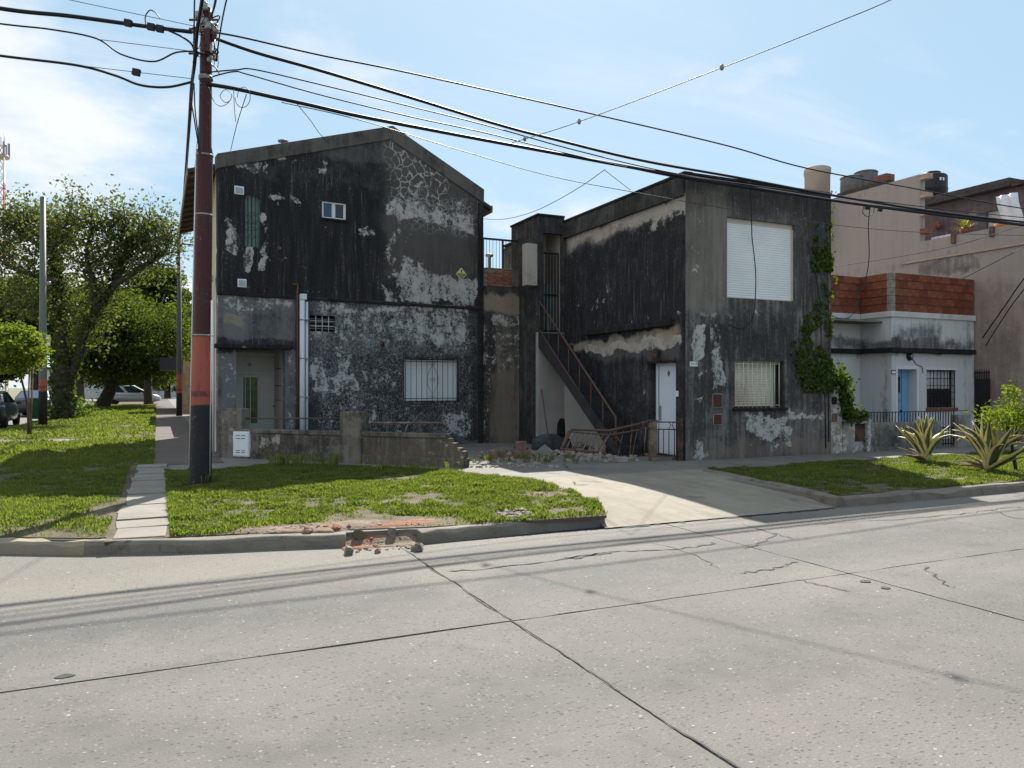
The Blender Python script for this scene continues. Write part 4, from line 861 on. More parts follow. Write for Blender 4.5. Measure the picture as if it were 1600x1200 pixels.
# cream barred window downstairs
u0, u1, z0, z1 = w_lo; w_ = empty('window'); w_.parent = H2
slats('shutter', u0+.02, u1-.26, z0+.02, z1-.04, .16, MT['shutter_cream'], w_, .05, .012)
k = MB(); k.box(u0, u1, .175, .23, z0+.001, z1-.001); k.build('backing', MT['dark'], w_)
k = MB(); k.box(u1-.25, u1-.18, .14, .2, z0, z1); k.box(u0, u1, .13, .2, z1-.04, z1); k.build('frame', MT['cream_wood'], w_)
k = MB(); k.box(u0-.06, u1+.04, -.06, .1, z0-.06, z0-.002); k.build('sill', dk, w_, bevel=.01)
g_ = empty('window_guard'); g_.parent = H2
for i in range(11): uq = u0+.03+(u1-u0-.14)*i/10; k = MB(); k.tube([(uq, .05, z0), (uq, .05, z1)], .0085, 5); k.build('bar', MT['cream_bar'], g_)
for i in range(2): zq = z0+(z1-z0)*(.05, .94)[i]; k = MB(); k.tube([(u0, .058, zq), (u1-.08, .058, zq)], .008, 5); k.build('rail', MT['cream_bar'], g_)
k = MB(); cu = (u0+u1)/2-.1; cz = (z0+z1)/2
k.tube([(cu-.16+.3*(t), .06, cz+.0+.25*math.sin(t*9)*.2) for t in np.linspace(-.5, 1.2, 8)], .006, 4)
for a, b in ((-.1, -.15), (-.02, -.38), (.05, .1), (-.08, .16)): k.tube([(cu+a+.05*math.cos(t), .06, cz+b+.06*math.sin(t)) for t in np.linspace(0, 4.6, 9)], .005, 4)
k.build('scroll', MT['cream_bar'], g_)
# meter boxes and number
for q in ((1114, 1127, 616, 636), (1115, 1127, 648, 663)):
    a, b, c_, d_ = F2.rect(*q); k = MB(); k.box(a-.015, b+.015, -.012, .0, c_-.015, d_+.015); o = k.build('meter_box', MT['mortar_chunk'], H2); k = MB(); k.box(a, b, -.022, -.0125, c_, d_); k.build('lid', MT['maroon'], o, bevel=.004)
a, b, c_, d_ = F2.rect(1077.5, 1089.5, 565, 572.5); npl = empty('number_plate', (X2+(a+b)/2, Y2-.012, (c_+d_)/2), 0, 'small pale house number plate beside the white door corner', 'number plate')
k = MB(); k.box(-(b-a)/2, (b-a)/2, -.006, .01, -(d_-c_)/2, (d_-c_)/2); k.build('plate', MT['white_paint'], npl, bevel=.004)
def text(body, size, parent, loc, mat, rot=(R(90), 0, 0), name='lettering'):
    cu_ = bpy.data.curves.new(name, 'FONT'); cu_.body = body; cu_.size = size; cu_.align_x = 'CENTER'; cu_.align_y = 'CENTER'; cu_.extrude = .001; cu_.materials.append(mat)
    t_ = bpy.data.objects.new(name, cu_); COL.objects.link(t_); bpy.context.view_layer.update(); me = bpy.data.meshes.new_from_object(t_.evaluated_get(bpy.context.evaluated_depsgraph_get())); bpy.data.objects.remove(t_)
    me.materials.clear(); me.materials.append(mat); o = bpy.data.objects.new(name, me); o.location = loc; o.rotation_euler = rot; return link(o, parent)
text('3110', .085, npl, (0, -.009, 0), MT['sign_dark'])
# white door in the side wall
u0, u1, z0, z1 = dr; d = empty('door', (0, L2, 0), R(-90)); d.parent = H2
k = MB(); k.box(u0, u1, -.1, TH2-.02, ZW-.02, z0); k.build('step', MT['walk'], d)
uj = u0+.10; k = MB(); k.box(u0+.001, u1-.001, .20, .26, z0, z1); k.build('frame', MT['white_paint'], d)
k = MB(); k.box(u0+.05, u1-.03, .165, .199, z0+.02, z1-.05); lf = k.build('leaf', MT['white_door'], d, bevel=.006)
k = MB(); k.box(u0+.16, u0+.17, .155, .164, z0+.02, z1-.05); k.build('seam', MT['dark'], lf)
k = MB(); zz_ = z0+(z1-z0)*.45; k.box(u0+.22, u0+.25, .12, .15, zz_-.16, zz_+.16); k.box(u0+.225, u0+.245, .149, .166, zz_-.15, zz_-.12); k.box(u0+.225, u0+.245, .149, .166, zz_+.12, zz_+.15); k.build('handle', MT['galv'], lf, bevel=.005)
cu = (u0+u1)/2+.03; zz_ = z1-.22; k = MB(); k.slab_xz([(cu-.045, zz_), (cu, zz_-.07), (cu+.045, zz_), (cu, zz_+.07)], .152, .164); k.build('emblem', MT['brass'], lf)
for f in (.12, .3, .5, .7, .88): zz_ = z0+(z1-z0)*f; k = MB(); k.box(u1-.045, u1-.031, .15, .164, zz_-.06, zz_+.06); k.build('hinge', MT['galv'], lf)
k = MB(); k.box(u0-.04, u1+.02, -.03, .0, z1+.002, z1+.05); k.build('lintel', dk, d)
qa = F2s.uz(1031, 553); lamp = empty('wall_lamp', (X2-.02, YT-qa[0], qa[1]), R(-90), 'rusty funnel shaped wall lamp above the white door', 'lamp')
k = MB(); k.lathe([(.05, -.13), (.10, .05), (.03, .08)], (0, -.1, 0), 10); k.build('shade', MT['dark_rust'], lamp); k = MB(); k.box(-.03, .03, -.1, .02, .05, .09); k.build('bracket', MT['dark_rust'], lamp)
k = MB(); qa = F2s.uz(1059, 615); k.box(qa[0]-.03, qa[0]+.03, -.025, -.001, qa[1]-.06, qa[1]+.06); k.build('doorbell', MT['white_paint'], H2, loc=(0, L2, 0), rot=(0, 0, R(-90)))

# ---------------------------------------------------------------- stair tower
XS = atY(841, 500, YT).x; TW = X2-XS; ZT = atY(842, 337, YT).z; zl = 3.05; YB = atX(799, 400, XS).y
m3 = plaster('black tower plaster', (.40, .37, .34), (.13, .125, .12), (.018, .018, .022), base=.66, streak=.7)
T = empty('stair_tower', (XS, YT, 0), 0, 'narrow black stained stair tower with an open doorway at the top', 'tower')
FT = Fr(XS, YT, 0); z_lin = FT.uz(865, 365)[1]; u_p = FT.uz(849, 450)[0]; TD = YB-YT
lg = plain('light grey render', (.34, .33, .31), .9, .12, 1.5, .3, dirt=((.14, .13, .12), .5))
W = wall_grid([0, TW-.001], [zl, z_lin, ZT], [(u_p, TW-.06, zl, z_lin)], .14); W.build('wall', m3, T)
k = MB(); k.box(0, TW-.001, 0, .14, ZW-.1, zl-.002); k.build('wall', lg, T)
k = MB(); k.box(0, .12, .141, TD, ZW-.1, ZT-.002); k.box(.12, TW-.001, TD-.12, TD-.001, ZW-.1, ZT-.002); k.build('wall', m3, T)
k = MB(); k.box(.12, TW-.001, .141, TD-.121, zl-.14, zl-.002); k.build('landing', MT['walk'], T)
k = MB(); k.box(-.04, TW-.001, -.04, TD+.02, ZT+.0, ZT+.06); k.build('roof_slab', dk, T, bevel=.015)
ci = plain('cream ceiling', (.56, .50, .42), .9, .1); k = MB(); k.box(.121, TW-.002, .142, TD-.122, ZT-.12, ZT-.003); k.box(.121, TW-.002, 1.0, 1.1, zl, ZT-.13); k.box(TW-.03, TW-.0015, .142, 1.0, zl, ZT-.13); k.build('inner_wall', ci, T)
gt = empty('gate'); gt.parent = T; zg = FT.uz(865, 392)[1]; v = .2
for i in range(7): uq = u_p+.01+(TW-.09-u_p)*i/6; k = MB(); k.box(uq-.011, uq+.011, v, v+.022, zl+.03, zg); k.build('bar', MT['black_metal'], gt)
for zq in (zl+.06, zl+1.0, zg-.03): k = MB(); k.box(u_p, TW-.07, v+.023, v+.043, zq-.02, zq+.02); k.build('rail', MT['black_metal'], gt)
k = MB(); k.box(u_p, TW-.07, v+.05, v+.06, zl+.05, zl+1.3); k.build('sheet', plain('grey gate sheet', (.16, .16, .15), .6), gt)
k = MB(); a, b, c_, d_ = FT.rect(825, 841, 380, 430, .0); k.box(a-.02, -.002, .05, .30, c_-.25, d_); k.build('pier', plaster('pale peeling pier', (.55, .50, .46), (.45, .40, .36), (.08, .08, .08), base=.2), T)
# ---------------------------------------------------------------- stair
ST = empty('outside_stair', (XS, YT, 0), 0, 'steep dark outside stair with rusty handrail against the black wall', 'stair')
yb = -(YT-(Y2+1.28)); n = 16; rise = (zl-ZW)/n; run = -yb/n
dkc = plain('dark stair concrete', (.035, .034, .036), .9, .25, 3., .4)
for i in range(n): 
    z = zl-rise*(i+1)+rise; y0 = -run*(i+1); k = MB(); k.box(.06, TW-.02, y0-.02, y0+run, z-rise-.02, z-rise+.025); k.build('step', dkc, ST)
    k = MB(); k.box(.06, TW-.02, y0+run-.02, y0+run, z-rise+.026, z-.02) if i else k.box(.06, TW-.02, y0+run-.02, y0+run-.001, z-rise+.026, z-.02); k.build('riser', dkc, ST)
def stz(y): return zl + (zl-ZW)*y/(-yb)
k = MB(); k.hexa([(.0, yb, ZW-.05), (.055, yb, ZW-.05), (.055, 0-.002, stz(0)-.38), (.0, 0-.002, stz(0)-.38), (0, yb, stz(yb)+.12), (.055, yb, stz(yb)+.12), (.055, -.002, zl+.05), (0, -.002, zl+.05)]); k.build('stringer', dkc, ST)
k = MB(); k.hexa([(.056, yb+.3, ZW), (TW-.02, yb+.3, ZW), (TW-.02, -.003, zl-.40), (.056, -.003, zl-.40), (.056, yb+.3, ZW+.05), (TW-.02, yb+.3, ZW+.05), (TW-.02, -.003, zl-.28), (.056, -.003, zl-.28)]); k.build('soffit', dkc, ST)
rl = .74; xr = .02
k = MB(); k.tube([(xr, -.03, zl+rl+.05), (xr, yb*.96, stz(yb*.96)+rl), (xr+.01, yb*.97, ZW+.05)], .024, 6); k.build('handrail', MT['rust'], ST)
k = MB(); k.tube([(xr, -.03, zl+.06), (xr, yb*.96, stz(yb*.96)+.06)], .02, 6); k.build('bottom_rail', MT['rust'], ST)
for i in range(8): yy = -.03+(yb*.96+.03)*i/7.; k = MB(); k.tube([(xr, yy, stz(yy)+(.0 if i else -.0)), (xr, yy, stz(yy)+rl)], .016, 6); k.build('post', MT['rust'], ST)
# light painted triangle of wall under the stair is the lower side wall itself
k = MB(); y0 = YT-.01; k.add([(X2-.004, YT-.002, ZW), (X2-.004, YT+yb*.86, ZW), (X2-.004, YT-.002, zl-.75)], [(0, 1, 2)]); k.build('painted_panel', lg, H2, loc=(-X2, -Y2, 0), fix=False)

# ---------------------------------------------------------------- terrace wall between the houses
YM = A.y + (B_.y-A.y) - .12; XM0 = F1.w(UR, 0, 0).x+.02
FM = Fr(XM0, YM, 0); UM = XS-XM0-.002
TWl = empty('terrace_wall', (XM0, YM, 0), 0, 'peeling terrace wall with exposed red bricks joining the two black houses', 'wall')
zb0 = FM.uz(790, 448)[1]; zb1 = FM.uz(790, 420)[1]
m4 = plaster('peeled terrace plaster', (.45, .42, .39), (.23, .195, .165), (.03, .03, .032), base=.45, streak=.6, fine=.4,
    boxes=[bx(FM, 752, 840, 448, 462, .05, .3), bx(FM, 752, 835, 462, 485, .05, -.25), bx(FM, 752, 775, 480, 695, .06, .4), bx(FM, 815, 840, 520, 695, .08, .3), bx(FM, 770, 830, 580, 695, .1, -.1)],
    peel=[bx(FM, 768, 830, 488, 505, .05, .16), bx(FM, 765, 832, 508, 580, .1, .10), bx(FM, 755, 765, 500, 690, .04, .1), bx(FM, 820, 832, 510, 680, .05, .1)], tints=[bx(FM, 752, 830, 462, 486, .05, (.33, .25, .175), .7), bx(FM, 765, 800, 580, 690, .08, (.20, .155, .11), .6)], peelnoise=(4., .72))
k = MB(); k.box(0, UM, 0, .2, ZW-.1, zb0); k.build('wall', m4, TWl)
k = MB(); k.box(0, UM, .02, .2, zb0+.001, zb1-.02); k.build('mortar', plain('grey mortar', (.20, .18, .155), .95, .2, 6, .4), TWl)
tb = MB(); tb.box(0, .21, 0, .06, 0, .042); TB = []
for cc in ((.26, .085, .05), (.20, .065, .045), (.32, .12, .07)): me = tb.mesh('brick'); me.materials.append(plain('thin red brick', cc, .9, .3, 9, .3)); TB.append(me)
rowz = zb0+.01; j = 0
while rowz < zb1-.06:
    uq = -.0 if j % 2 else .06
    while uq < UM-.24:
        if random.random() < .9: inst(random.choice(TB), 'brick', TWl, (uq, random.uniform(-.008, .012), rowz+random.uniform(-.004, .004)), (0, 0, 0), (random.uniform(.9, 1), 1, 1))
        uq += .225
    rowz += .062; j += 1
k = MB(); k.box(0, UM-.2, -.01, .22, zb1-.0195, zb1); k.build('coping', MT['mortar_chunk'], TWl)
k = MB(); k.box(UM-.22, UM, -.02, .2, zb0+.002, zb1+.02); k.build('pier', m4, TWl)
# black terrace railing
rt0 = FM.uz(756, 371)[1]; rt1 = FM.uz(818, 382)[1]; ue = FM.uz(818, 400)[0]; us = FM.uz(757, 400)[0]
RL = empty('terrace_railing', (XM0, YM+.1, 0), 0, 'black metal railing on top of the brick terrace wall', 'railing')
k = MB(); k.box(us-.05, ue+.05, -.02, .02, rt0-.03, rt0+.02); k.build('top_rail', MT['black_metal'], RL)
for f in (0, .5, 1): k = MB(); uq = us+(ue-us)*f; k.box(uq-.022, uq+.022, -.022, .022, zb1-.01, rt0-.03); k.build('post', MT['black_metal'], RL)
for i in range(13): 
    if i in (0, 6, 12): continue
    k = MB(); uq = us+(ue-us)*i/12; k.tube([(uq, 0, zb1-.01), (uq, 0, rt0-.02)], .007, 5); k.build('baluster', MT['black_metal'], RL)
# terrace floor & back parapet
k = MB(); k.box(XM0, XS-.01, YM+.21, YM+5, zb0-.2, zb0); k.build('terrace_floor', MT['walk'], TWl, loc=(-XM0, -YM, 0))
k = MB(); k.lathe([(.05, 0), (.05, .35), (.12, .38), (.12, .42), (.04, .46)], (0, 0, 0), 10); q = atY(764.5, 417, YM+1.2); tag(k.build('vent_pipe', MT['galv'], loc=(q.x, q.y, q.z-.08)), 'small capped vent pipe behind the terrace railing', 'vent pipe')
# chimney block and items on flat roof
k = MB(); q = atY(945, 318, Y2+5); k.box(-.22, .22, -.2, .2, 0, q.z-Z2+.06); tag(k.build('roof_block', MT['mortar_chunk'], loc=(q.x+.2, Y2+5.2, Z2-.2), bevel=.01), 'low concrete block on the flat roof edge', 'roof block')
# ================================================================ WHITE HOUSE WITH BRICK PARAPET
YF = Y2 + 2.4
p_ = atY(1393, 500, YF); XW0 = p_.x; XW1 = atY(1522, 500, YF).x; ZC = p_.z
FWh = Fr(XW0, YF, 0); UWh = XW1-XW0; YRc = atX(1344, 500, XW0).y; XE = X2+UW
zcor = FWh.uz(1440, 549)[1]; zbk0 = FWh.uz(1395, 486)[1]; zbk1 = FWh.uz(1395, 425)[1]
HW = empty('white_house', (XW0, YF, 0), 0, 'single storey white plaster house with unfinished red brick parapet', 'house')
wp = plaster('stained white plaster', (.66, .67, .68), (.60, .61, .62), (.05, .05, .055), base=-.05, streak=.5, fine=.25,
    boxes=[bx(FWh, 1380, 1530, 530, 550, .16, .8), bx(FWh, 1393, 1470, 503, 548, .25, .6), bx(FWh, 1500, 1530, 555, 650, .1, .35), bx(FWh, 1393, 1400, 600, 660, .1, .2), bx(FWh, 1505, 1530, 480, 530, .1, .3)], peelnoise=(1.2, .5))
wpS = plaster('stained white side plaster', (.64, .65, .66), (.58, .59, .60), (.05, .05, .055), base=-.06, streak=.5, fine=.25,
    boxes=[(-9, 3, zcor+.0, zcor+.4, .15, .75), (.78, .92, .2, zcor, .10, .42), (.4, 1.5, .2, 1.0, .35, .42)], peelnoise=(1.2, .5))
hdoor = list(FWh.rect(1402, 1432, 577, 690)); hdoor[2] = ZW+.1; hwin = FWh.rect(1448, 1493, 578, 637)
W = wall_grid([.003, UWh], [ZW-.1, zcor, zbk0-.002], [tuple(hdoor), hwin], .22); W.build('wall', wp, HW)
sd = YRc-YF; FSd = Fr(XW0, YRc, R(-90))
W = wall_grid([0, sd-.003], [ZW-.1, zcor, zbk0-.002], [], .22); W.build('wall', wpS, HW, loc=(0, sd, 0), rot=(0, 0, R(-90)))
W = wall_grid([-(XW0-XE), .219], [ZW-.1, zcor, zbk0-.002], [], .22); W.build('wall', wpS, HW, loc=(0, sd+.002, 0))
k = MB(); k.box(-(XW0-XE), UWh, .3, 6, zbk0-.3, zbk0-.25); k.box(UWh-.2, UWh-.002, .221, 6, ZW-.1, zbk0-.26); k.build('roof', MT['walk'], HW)
k = MB(); k.box(-.16, UWh-.12, -.16, -.001, zcor-.06, zcor+.08); k.box(-.16, -.001, .0, sd-.16, zcor-.06, zcor+.08); k.box(-(XW0-XE)+.01, -.001, sd-.159, sd, zcor-.06, zcor+.08); k.build('cornice', dk, HW, bevel=.015)
pal = plain('pale parapet band', (.58, .58, .56), .9, .1, 2, .3, dirt=((.2, .2, .19), .5))
k = MB(); k.box(-.05, UWh+.02, -.05, .22, zbk0-.16, zbk0); k.box(-.05, .2, .221, sd-.05, zbk0-.16, zbk0); k.box(-(XW0-XE)+.01, -.0505, sd-.05, sd+.2, zbk0-.16, zbk0); k.build('parapet_band', pal, HW, bevel=.012)
# hollow brick courses
hb = [plain('hollow clay brick', c_, .9, .25, 5, .4) for c_ in ((.20, .06, .032), (.165, .048, .027), (.235, .075, .04))]
nc = 5; ch = (zbk1-zbk0)/nc; bl = MB(); bl.box(.006, .325, 0, .15, .013, ch-.013)
BM = []
for q in hb: me = bl.mesh('brick'); me.materials.append(q); BM.append(me)
mor = plain('dark mortar joint', (.10, .075, .06), .95, .3, 8, .4)
k = MB(); k.box(.01, UWh-.01, .02, .13, zbk0+.001, zbk1-.01); k.box(.02, .13, .1305, sd+.12, zbk0+.001, zbk1-.01); k.box(-(XW0-XE)+.02, .0195, sd+.02, sd+.12, zbk0+.001, zbk1-.012); k.build('parapet_core', mor, HW)
for j in range(nc):
    z = zbk0+j*ch; off = .165*(j % 2); x = .155-off
    while x < UWh-.02:
        L = min(.33, UWh-x); x0_ = max(x, .155); L = min(x+.33, UWh)-x0_
        if L > .05: inst(random.choice(BM), 'brick', HW, (x0_, random.uniform(-.006, .006), z), (0, 0, 0), (L/.33, 1, 1))
        x += .33
    y = .152-off
    while y < sd:
        y0_ = max(y, .152); L = min(y+.33, sd)-y0_
        if L > .05: inst(random.choice(BM), 'brick', HW, (random.uniform(-.006, .004), y0_+L, z), (0, 0, R(-90)), (L/.33, 1, 1))
        y += .33
    x = -.002-off
    while x > -(XW0-XE):
        L = .33; inst(random.choice(BM), 'brick', HW, (x-.33, sd+random.uniform(-.004, .006), z)); x -= .33
    k = MB(); k.box(-.008, .15, -.008, .15, z+.004, z+ch-.004); k.build('corner_block', MT['mortar_chunk'], HW, bevel=.008)
# door recess
u0, u1, z0, z1 = hdoor; d = empty('door'); d.parent = HW; rd = .27
k = MB(); k.box(u0-.1, u0-.002, .221, rd+.1, z0-.1, z1+.1); k.box(u1+.002, u1+.1, .221, rd+.1, z0-.1, z1+.1); k.box(u0-.1, u1+.1, .221, rd+.1, z1+.002, z1+.1); k.box(u0-.1, u1+.1, rd+.05, rd+.14, z0-.1, z1+.1); k.build('reveal', wp, d)
k = MB(); k.box(u0-.06, u1+.06, -.02, -.001, z1+.002, z1+.09); k.box(u0-.07, u0-.002, -.02, -.001, z0, z1); k.box(u1+.002, u1+.07, -.02, -.001, z0, z1); k.build('architrave', MT['white_paint'], d)
k = MB(); k.box(u0+.001, u1-.001, rd-.02, rd+.04, z0, z1-.001); lf = k.build('leaf', MT['blue_door'], d)
wd = u1-u0; k = MB(); k.box(u0+wd*.12, u0+wd*.52, rd-.04, rd-.021, z0+(z1-z0)*.66, z1-.2); k.build('pane', MT['glass'], lf)
k = MB(); k.box(u0+wd*.08, u0+wd*.56, rd-.035, rd-.0205, z0+(z1-z0)*.64, z0+(z1-z0)*.66); k.box(u0+wd*.60, u0+wd*.63, rd-.035, rd-.0205, z0, z1-.02); k.box(u0+wd*.06, u0+wd*.58, rd-.04, rd-.0205, z0+(z1-z0)*.52, z0+(z1-z0)*.55); k.build('moulding', plain('blue moulding', (.13, .26, .42), .5), lf)
k = MB(); k.box(u0+wd*.52, u0+wd*.6, rd-.06, rd-.03, z0+(z1-z0)*.36, z0+(z1-z0)*.39); k.build('handle', MT['black_metal'], lf)
# barred window
u0, u1, z0, z1 = hwin; w_ = empty('window'); w_.parent = HW
k = MB(); k.box(u0+.001, u1-.001, .13, .17, z0+.001, z1-.001); k.build('pane', MT['glass'], w_)
slats('shutter', u0+.02, u1-.14, (z0+z1)/2, z1-.02, .10, MT['shutter'], w_, .05)
k = MB(); k.box(u0-.04, u1+.04, -.06, .05, z0-.08, z0-.002); k.build('sill', MT['redbrick'], w_, bevel=.006)
k = MB(); k.box(u0-.05, u1+.06, -.02, -.001, z1+.002, z1+.06); k.build('architrave', MT['white_paint'], w_)
g_ = empty('window_guard'); g_.parent = HW
for i in range(9): uq = u0+.02+(u1-u0-.04)*i/8; k = MB(); k.tube([(uq, .02, z0), (uq, .02, z1)], .012, 5); k.build('bar', MT['black_metal'], g_)
for i in range(6): zq = z0+.05+(z1-z0-.1)*i/5; k = MB(); k.box(u0, u1, .012, .027, zq-.008, zq+.008); k.build('rail', MT['black_metal'], g_)
k = MB()
q = FWh.uz(1420, 557); lp = empty('wall_lamp', (XW0+q[0], YF, q[1]), 0, 'round dark wall lamp above the pale blue door', 'lamp')
k = MB(); k.lathe([(.10, 0), (.12, .03), (.10, .07), (.05, .10)], (0, 0, 0), 14); k.build('body', MT['black_metal'], lp, rot=(R(90), 0, 0)); k = MB(); k.lathe([(.06, .095), (.05, .125)], (0, 0, 0), 12); k.build('lens', MT['galv'], lp, rot=(R(90), 0, 0))
k = MB(); q2 = [FWh.uz(a, b) for a, b in ((1425, 561), (1432, 570), (1440, 573), (1442, 583))]; k.tube([(a-q[0], -.01, b-q[1]) for a, b in q2], .012, 5); k.build('cord', MT['cable_grey'], lp)
a, b, c_, d_ = FWh.rect(1391.5, 1400, 578, 585); npl2 = empty('number_plate', (XW0+(a+b)/2, YF-.01, (c_+d_)/2), 0, 'small enamel number plate left of the pale blue door', 'number plate')
k = MB(); k.box(-.09, .09, -.004, .008, -.06, .06); k.build('plate', MT['maroon'], npl2); k = MB(); k.box(-.075, .075, -.008, -.0045, -.035, .035); k.build('field', MT['white_paint'], npl2)

# ---------------------------------------------------------------- front garden wall of the white house
FG = Fr(XE, Y2, 0)
GWr = empty('garden_wall', (XE, Y2, 0), 0, 'peeling pale garden wall with meter niche below the ivy', 'wall')
mg = plaster('peeling pale wall plaster', (.56, .55, .53), (.30, .285, .26), (.035, .035, .035), base=.38, streak=.4, fine=.5, peel=[bx(FG, 1297, 1322, 590, 700, .08, .16), bx(FG, 1330, 1365, 650, 705, .08, .16)], boxes=[bx(FG, 1365, 1475, 660, 710, .2, .25)], tints=[bx(FG, 1298, 1320, 655, 700, .06, (.30, .20, .15), .7)], peelnoise=(4., .7))
pz = lambda px, py: FG.uz(px, py)
a = pz(1310, 586); b = pz(1318, 655); c_ = pz(1363, 655); e = pz(1363, 661); f_ = pz(1473, 661)
k = MB(); k.slab_xz([(.002, ZW-.05), (b[0], ZW-.05), (b[0], b[1]), (a[0]+.05, pz(1312, 620)[1]), (a[0], a[1]), (.002, pz(1299, 582)[1])], .02, .2); k.build('wall', mg, GWr, bevel=.02)
n0, n1, nz0, nz1 = FG.rect(1336, 1356, 662, 708)
k = MB(); k.box(b[0]+.001, n0, .0, .24, ZW-.05, c_[1]); k.box(n1, c_[0], .0, .24, ZW-.05, c_[1]); k.box(n0, n1, .0, .24, nz1, c_[1]+.01); k.box(n0, n1, .1, .24, ZW-.05, nz1-.001); k.build('pier', mg, GWr, bevel=.012)
k = MB(); k.box(n0+.002, n1-.002, .08, .099, ZW+.25, nz1-.002); k.build('niche_back', MT['dark_rust'], GWr)
k = MB(); k.box(c_[0]+.001, f_[0], .03, .18, ZW-.05, e[1]); k.build('wall', mg, GWr, bevel=.015)
g0 = pz(1474, 650)[0]; g1 = pz(1497, 650)[0]; e1 = pz(1517, 650)[0]; k = MB(); k.box(g1+.01, e1, .0, .2, ZW-.05, pz(1505, 648)[1]); k.build('pier', mg, GWr, bevel=.015)
for q in ((1300.5, 1308, 620, 632), (1300.5, 1309, 646, 659)):
    a_, b_, cc, dd = FG.rect(*q); k = MB(); k.box(a_, b_, .01, .02, cc, dd); k.build('meter_box', MT['dark'] if q[2] < 640 else MT['wood'], GWr)
RLg = empty('garden_railing', (XE, Y2+.1, 0), 0, 'black spiked railing along the low wall of the white house', 'railing'); zr = pz(1420, 643)[1]
k = MB(); k.box(c_[0]+.02, e1, -.012, .012, zr-.02, zr); k.build('top_rail', MT['black_metal'], RLg)
n = 24
for i in range(n): uq = c_[0]+.08+(f_[0]-c_[0]-.1)*i/(n-1); k = MB(); k.tube([(uq, 0, e[1]-.01), (uq, 0, zr-.01)], .011, 5); k.build('baluster', MT['black_metal'], RLg)
GTg = empty('garden_gate', (XE, Y2+.1, 0), 0, 'narrow black barred gate in front of the white house', 'gate')
for i in range(6): uq = g0+.03+(g1-g0-.05)*i/5; k = MB(); k.tube([(uq, 0, ZW+.05), (uq, 0, zr-.02)], .012, 5); k.build('bar', MT['black_metal'], GTg)
for zq in (ZW+.1, ZW+.5): k = MB(); k.box(g0, g1, .013, .028, zq-.015, zq+.015); k.build('rail', MT['black_metal'], GTg)

# ================================================================ PINK BUILDING
XP = XW1+.06
q = atX(1437, 300, XP); YP1 = q.y; zP1 = atX(1420, 277, XP).z; zP0 = atX(1500, 366, XP).z; YPB = atX(1262, 300, XP).y+1.5
FP = Fr(XP, YPB, R(-90)); LPk = YPB-(Y2-3)
mp_ = plaster('pinkish grey render', (.40, .332, .30), (.365, .305, .275), (.11, .092, .085), base=.0, streak=.6, fine=.45, peelnoise=(1., .4),
   boxes=[bx(FP, 1440, 1530, 400, 425, .12, .65), bx(FP, 1525, 1600, 430, 640, .5, .28), bx(FP, 1300, 1420, 300, 310, .1, .2), bx(FP, 1300, 1440, 415, 430, .1, .3), bx(FP, 1525, 1600, 520, 640, .4, .25)], tints=[bx(FP, 1520, 1600, 440, 640, .4, (.27, .19, .16), .5)])
PB = empty('pink_building', (XP, YPB, 0), R(-90), 'tall pinkish rendered party wall building behind the white house', 'building')
uP1 = YPB-YP1
k = MB(); k.box(0, uP1, 0, .25, ZW-.1, zP1); k.box(uP1+.001, LPk, 0, .25, ZW-.1, zP0); k.box(0, LPk, .26, 7, ZW-.1, zP0-.4); k.build('wall', mp_, PB)
# toothed broken brick edge
tb2 = MB(); tb2.box(-.16, .16, 0, .24, -.08, .08); TE = tb2.mesh('brick'); TE.materials.append(plain('pink dusted brick', (.40, .29, .24), .9, .3, 6, .4)); TE2 = tb2.mesh('brick'); TE2.materials.append(MT['redbrick'])
for i in range(9):
    z = zP1-.1-i*.29
    if z < zP0+.1: break
    if i in (0, 2, 4): inst(TE, 'brick', PB, (uP1+.13, .005, z))
    elif i >= 6: inst(TE2, 'brick', PB, (uP1+random.uniform(.0, .08), .005, z))
zb_ = atX(1600, 381, XP).z; k = MB(); k.box(uP1-.6, LPk, -.05, -.001, zb_-.03, zb_+.03); k.build('ledge', plain('tan ledge', (.42, .31, .22), .9), PB, bevel=.01)
k = MB()
for px in (1491, 1551): pass
for px in (1491, 1551): uu, zz_ = FP.uz(px, 366); k = MB(); k.box(uu-.06, uu+.06, -.08, .05, zP0-.25, zP0+.04); k.build('spout', MT['wood'], PB)
# loose tiles and planks on top of the party wall
for i in range(7):
    uu = FP.uz(1375-i*9.5, 290)[0]; k = MB(); k.obox((0, 0, 0), .28, .16, .05, (0, .05, random.uniform(-.1, .1))); k.build('roof_tile', MT['roof_dark'], PB, loc=(uu, .15, zP1+.06)); 
    if i < 6: k = MB(); k.obox((0, 0, 0), .27, .13, .045, (0, .0, random.uniform(-.15, .15))); k.build('roof_tile', MT['wood'], PB, loc=(uu, .2, zP1+.165))
uu = FP.uz(1372, 285)[0]; k = MB(); k.box(-.25, .25, 0, .4, 0, .28); k.build('brick_stack', MT['redbrick'], PB, loc=(uu, .1, zP1+.112), bevel=.01)
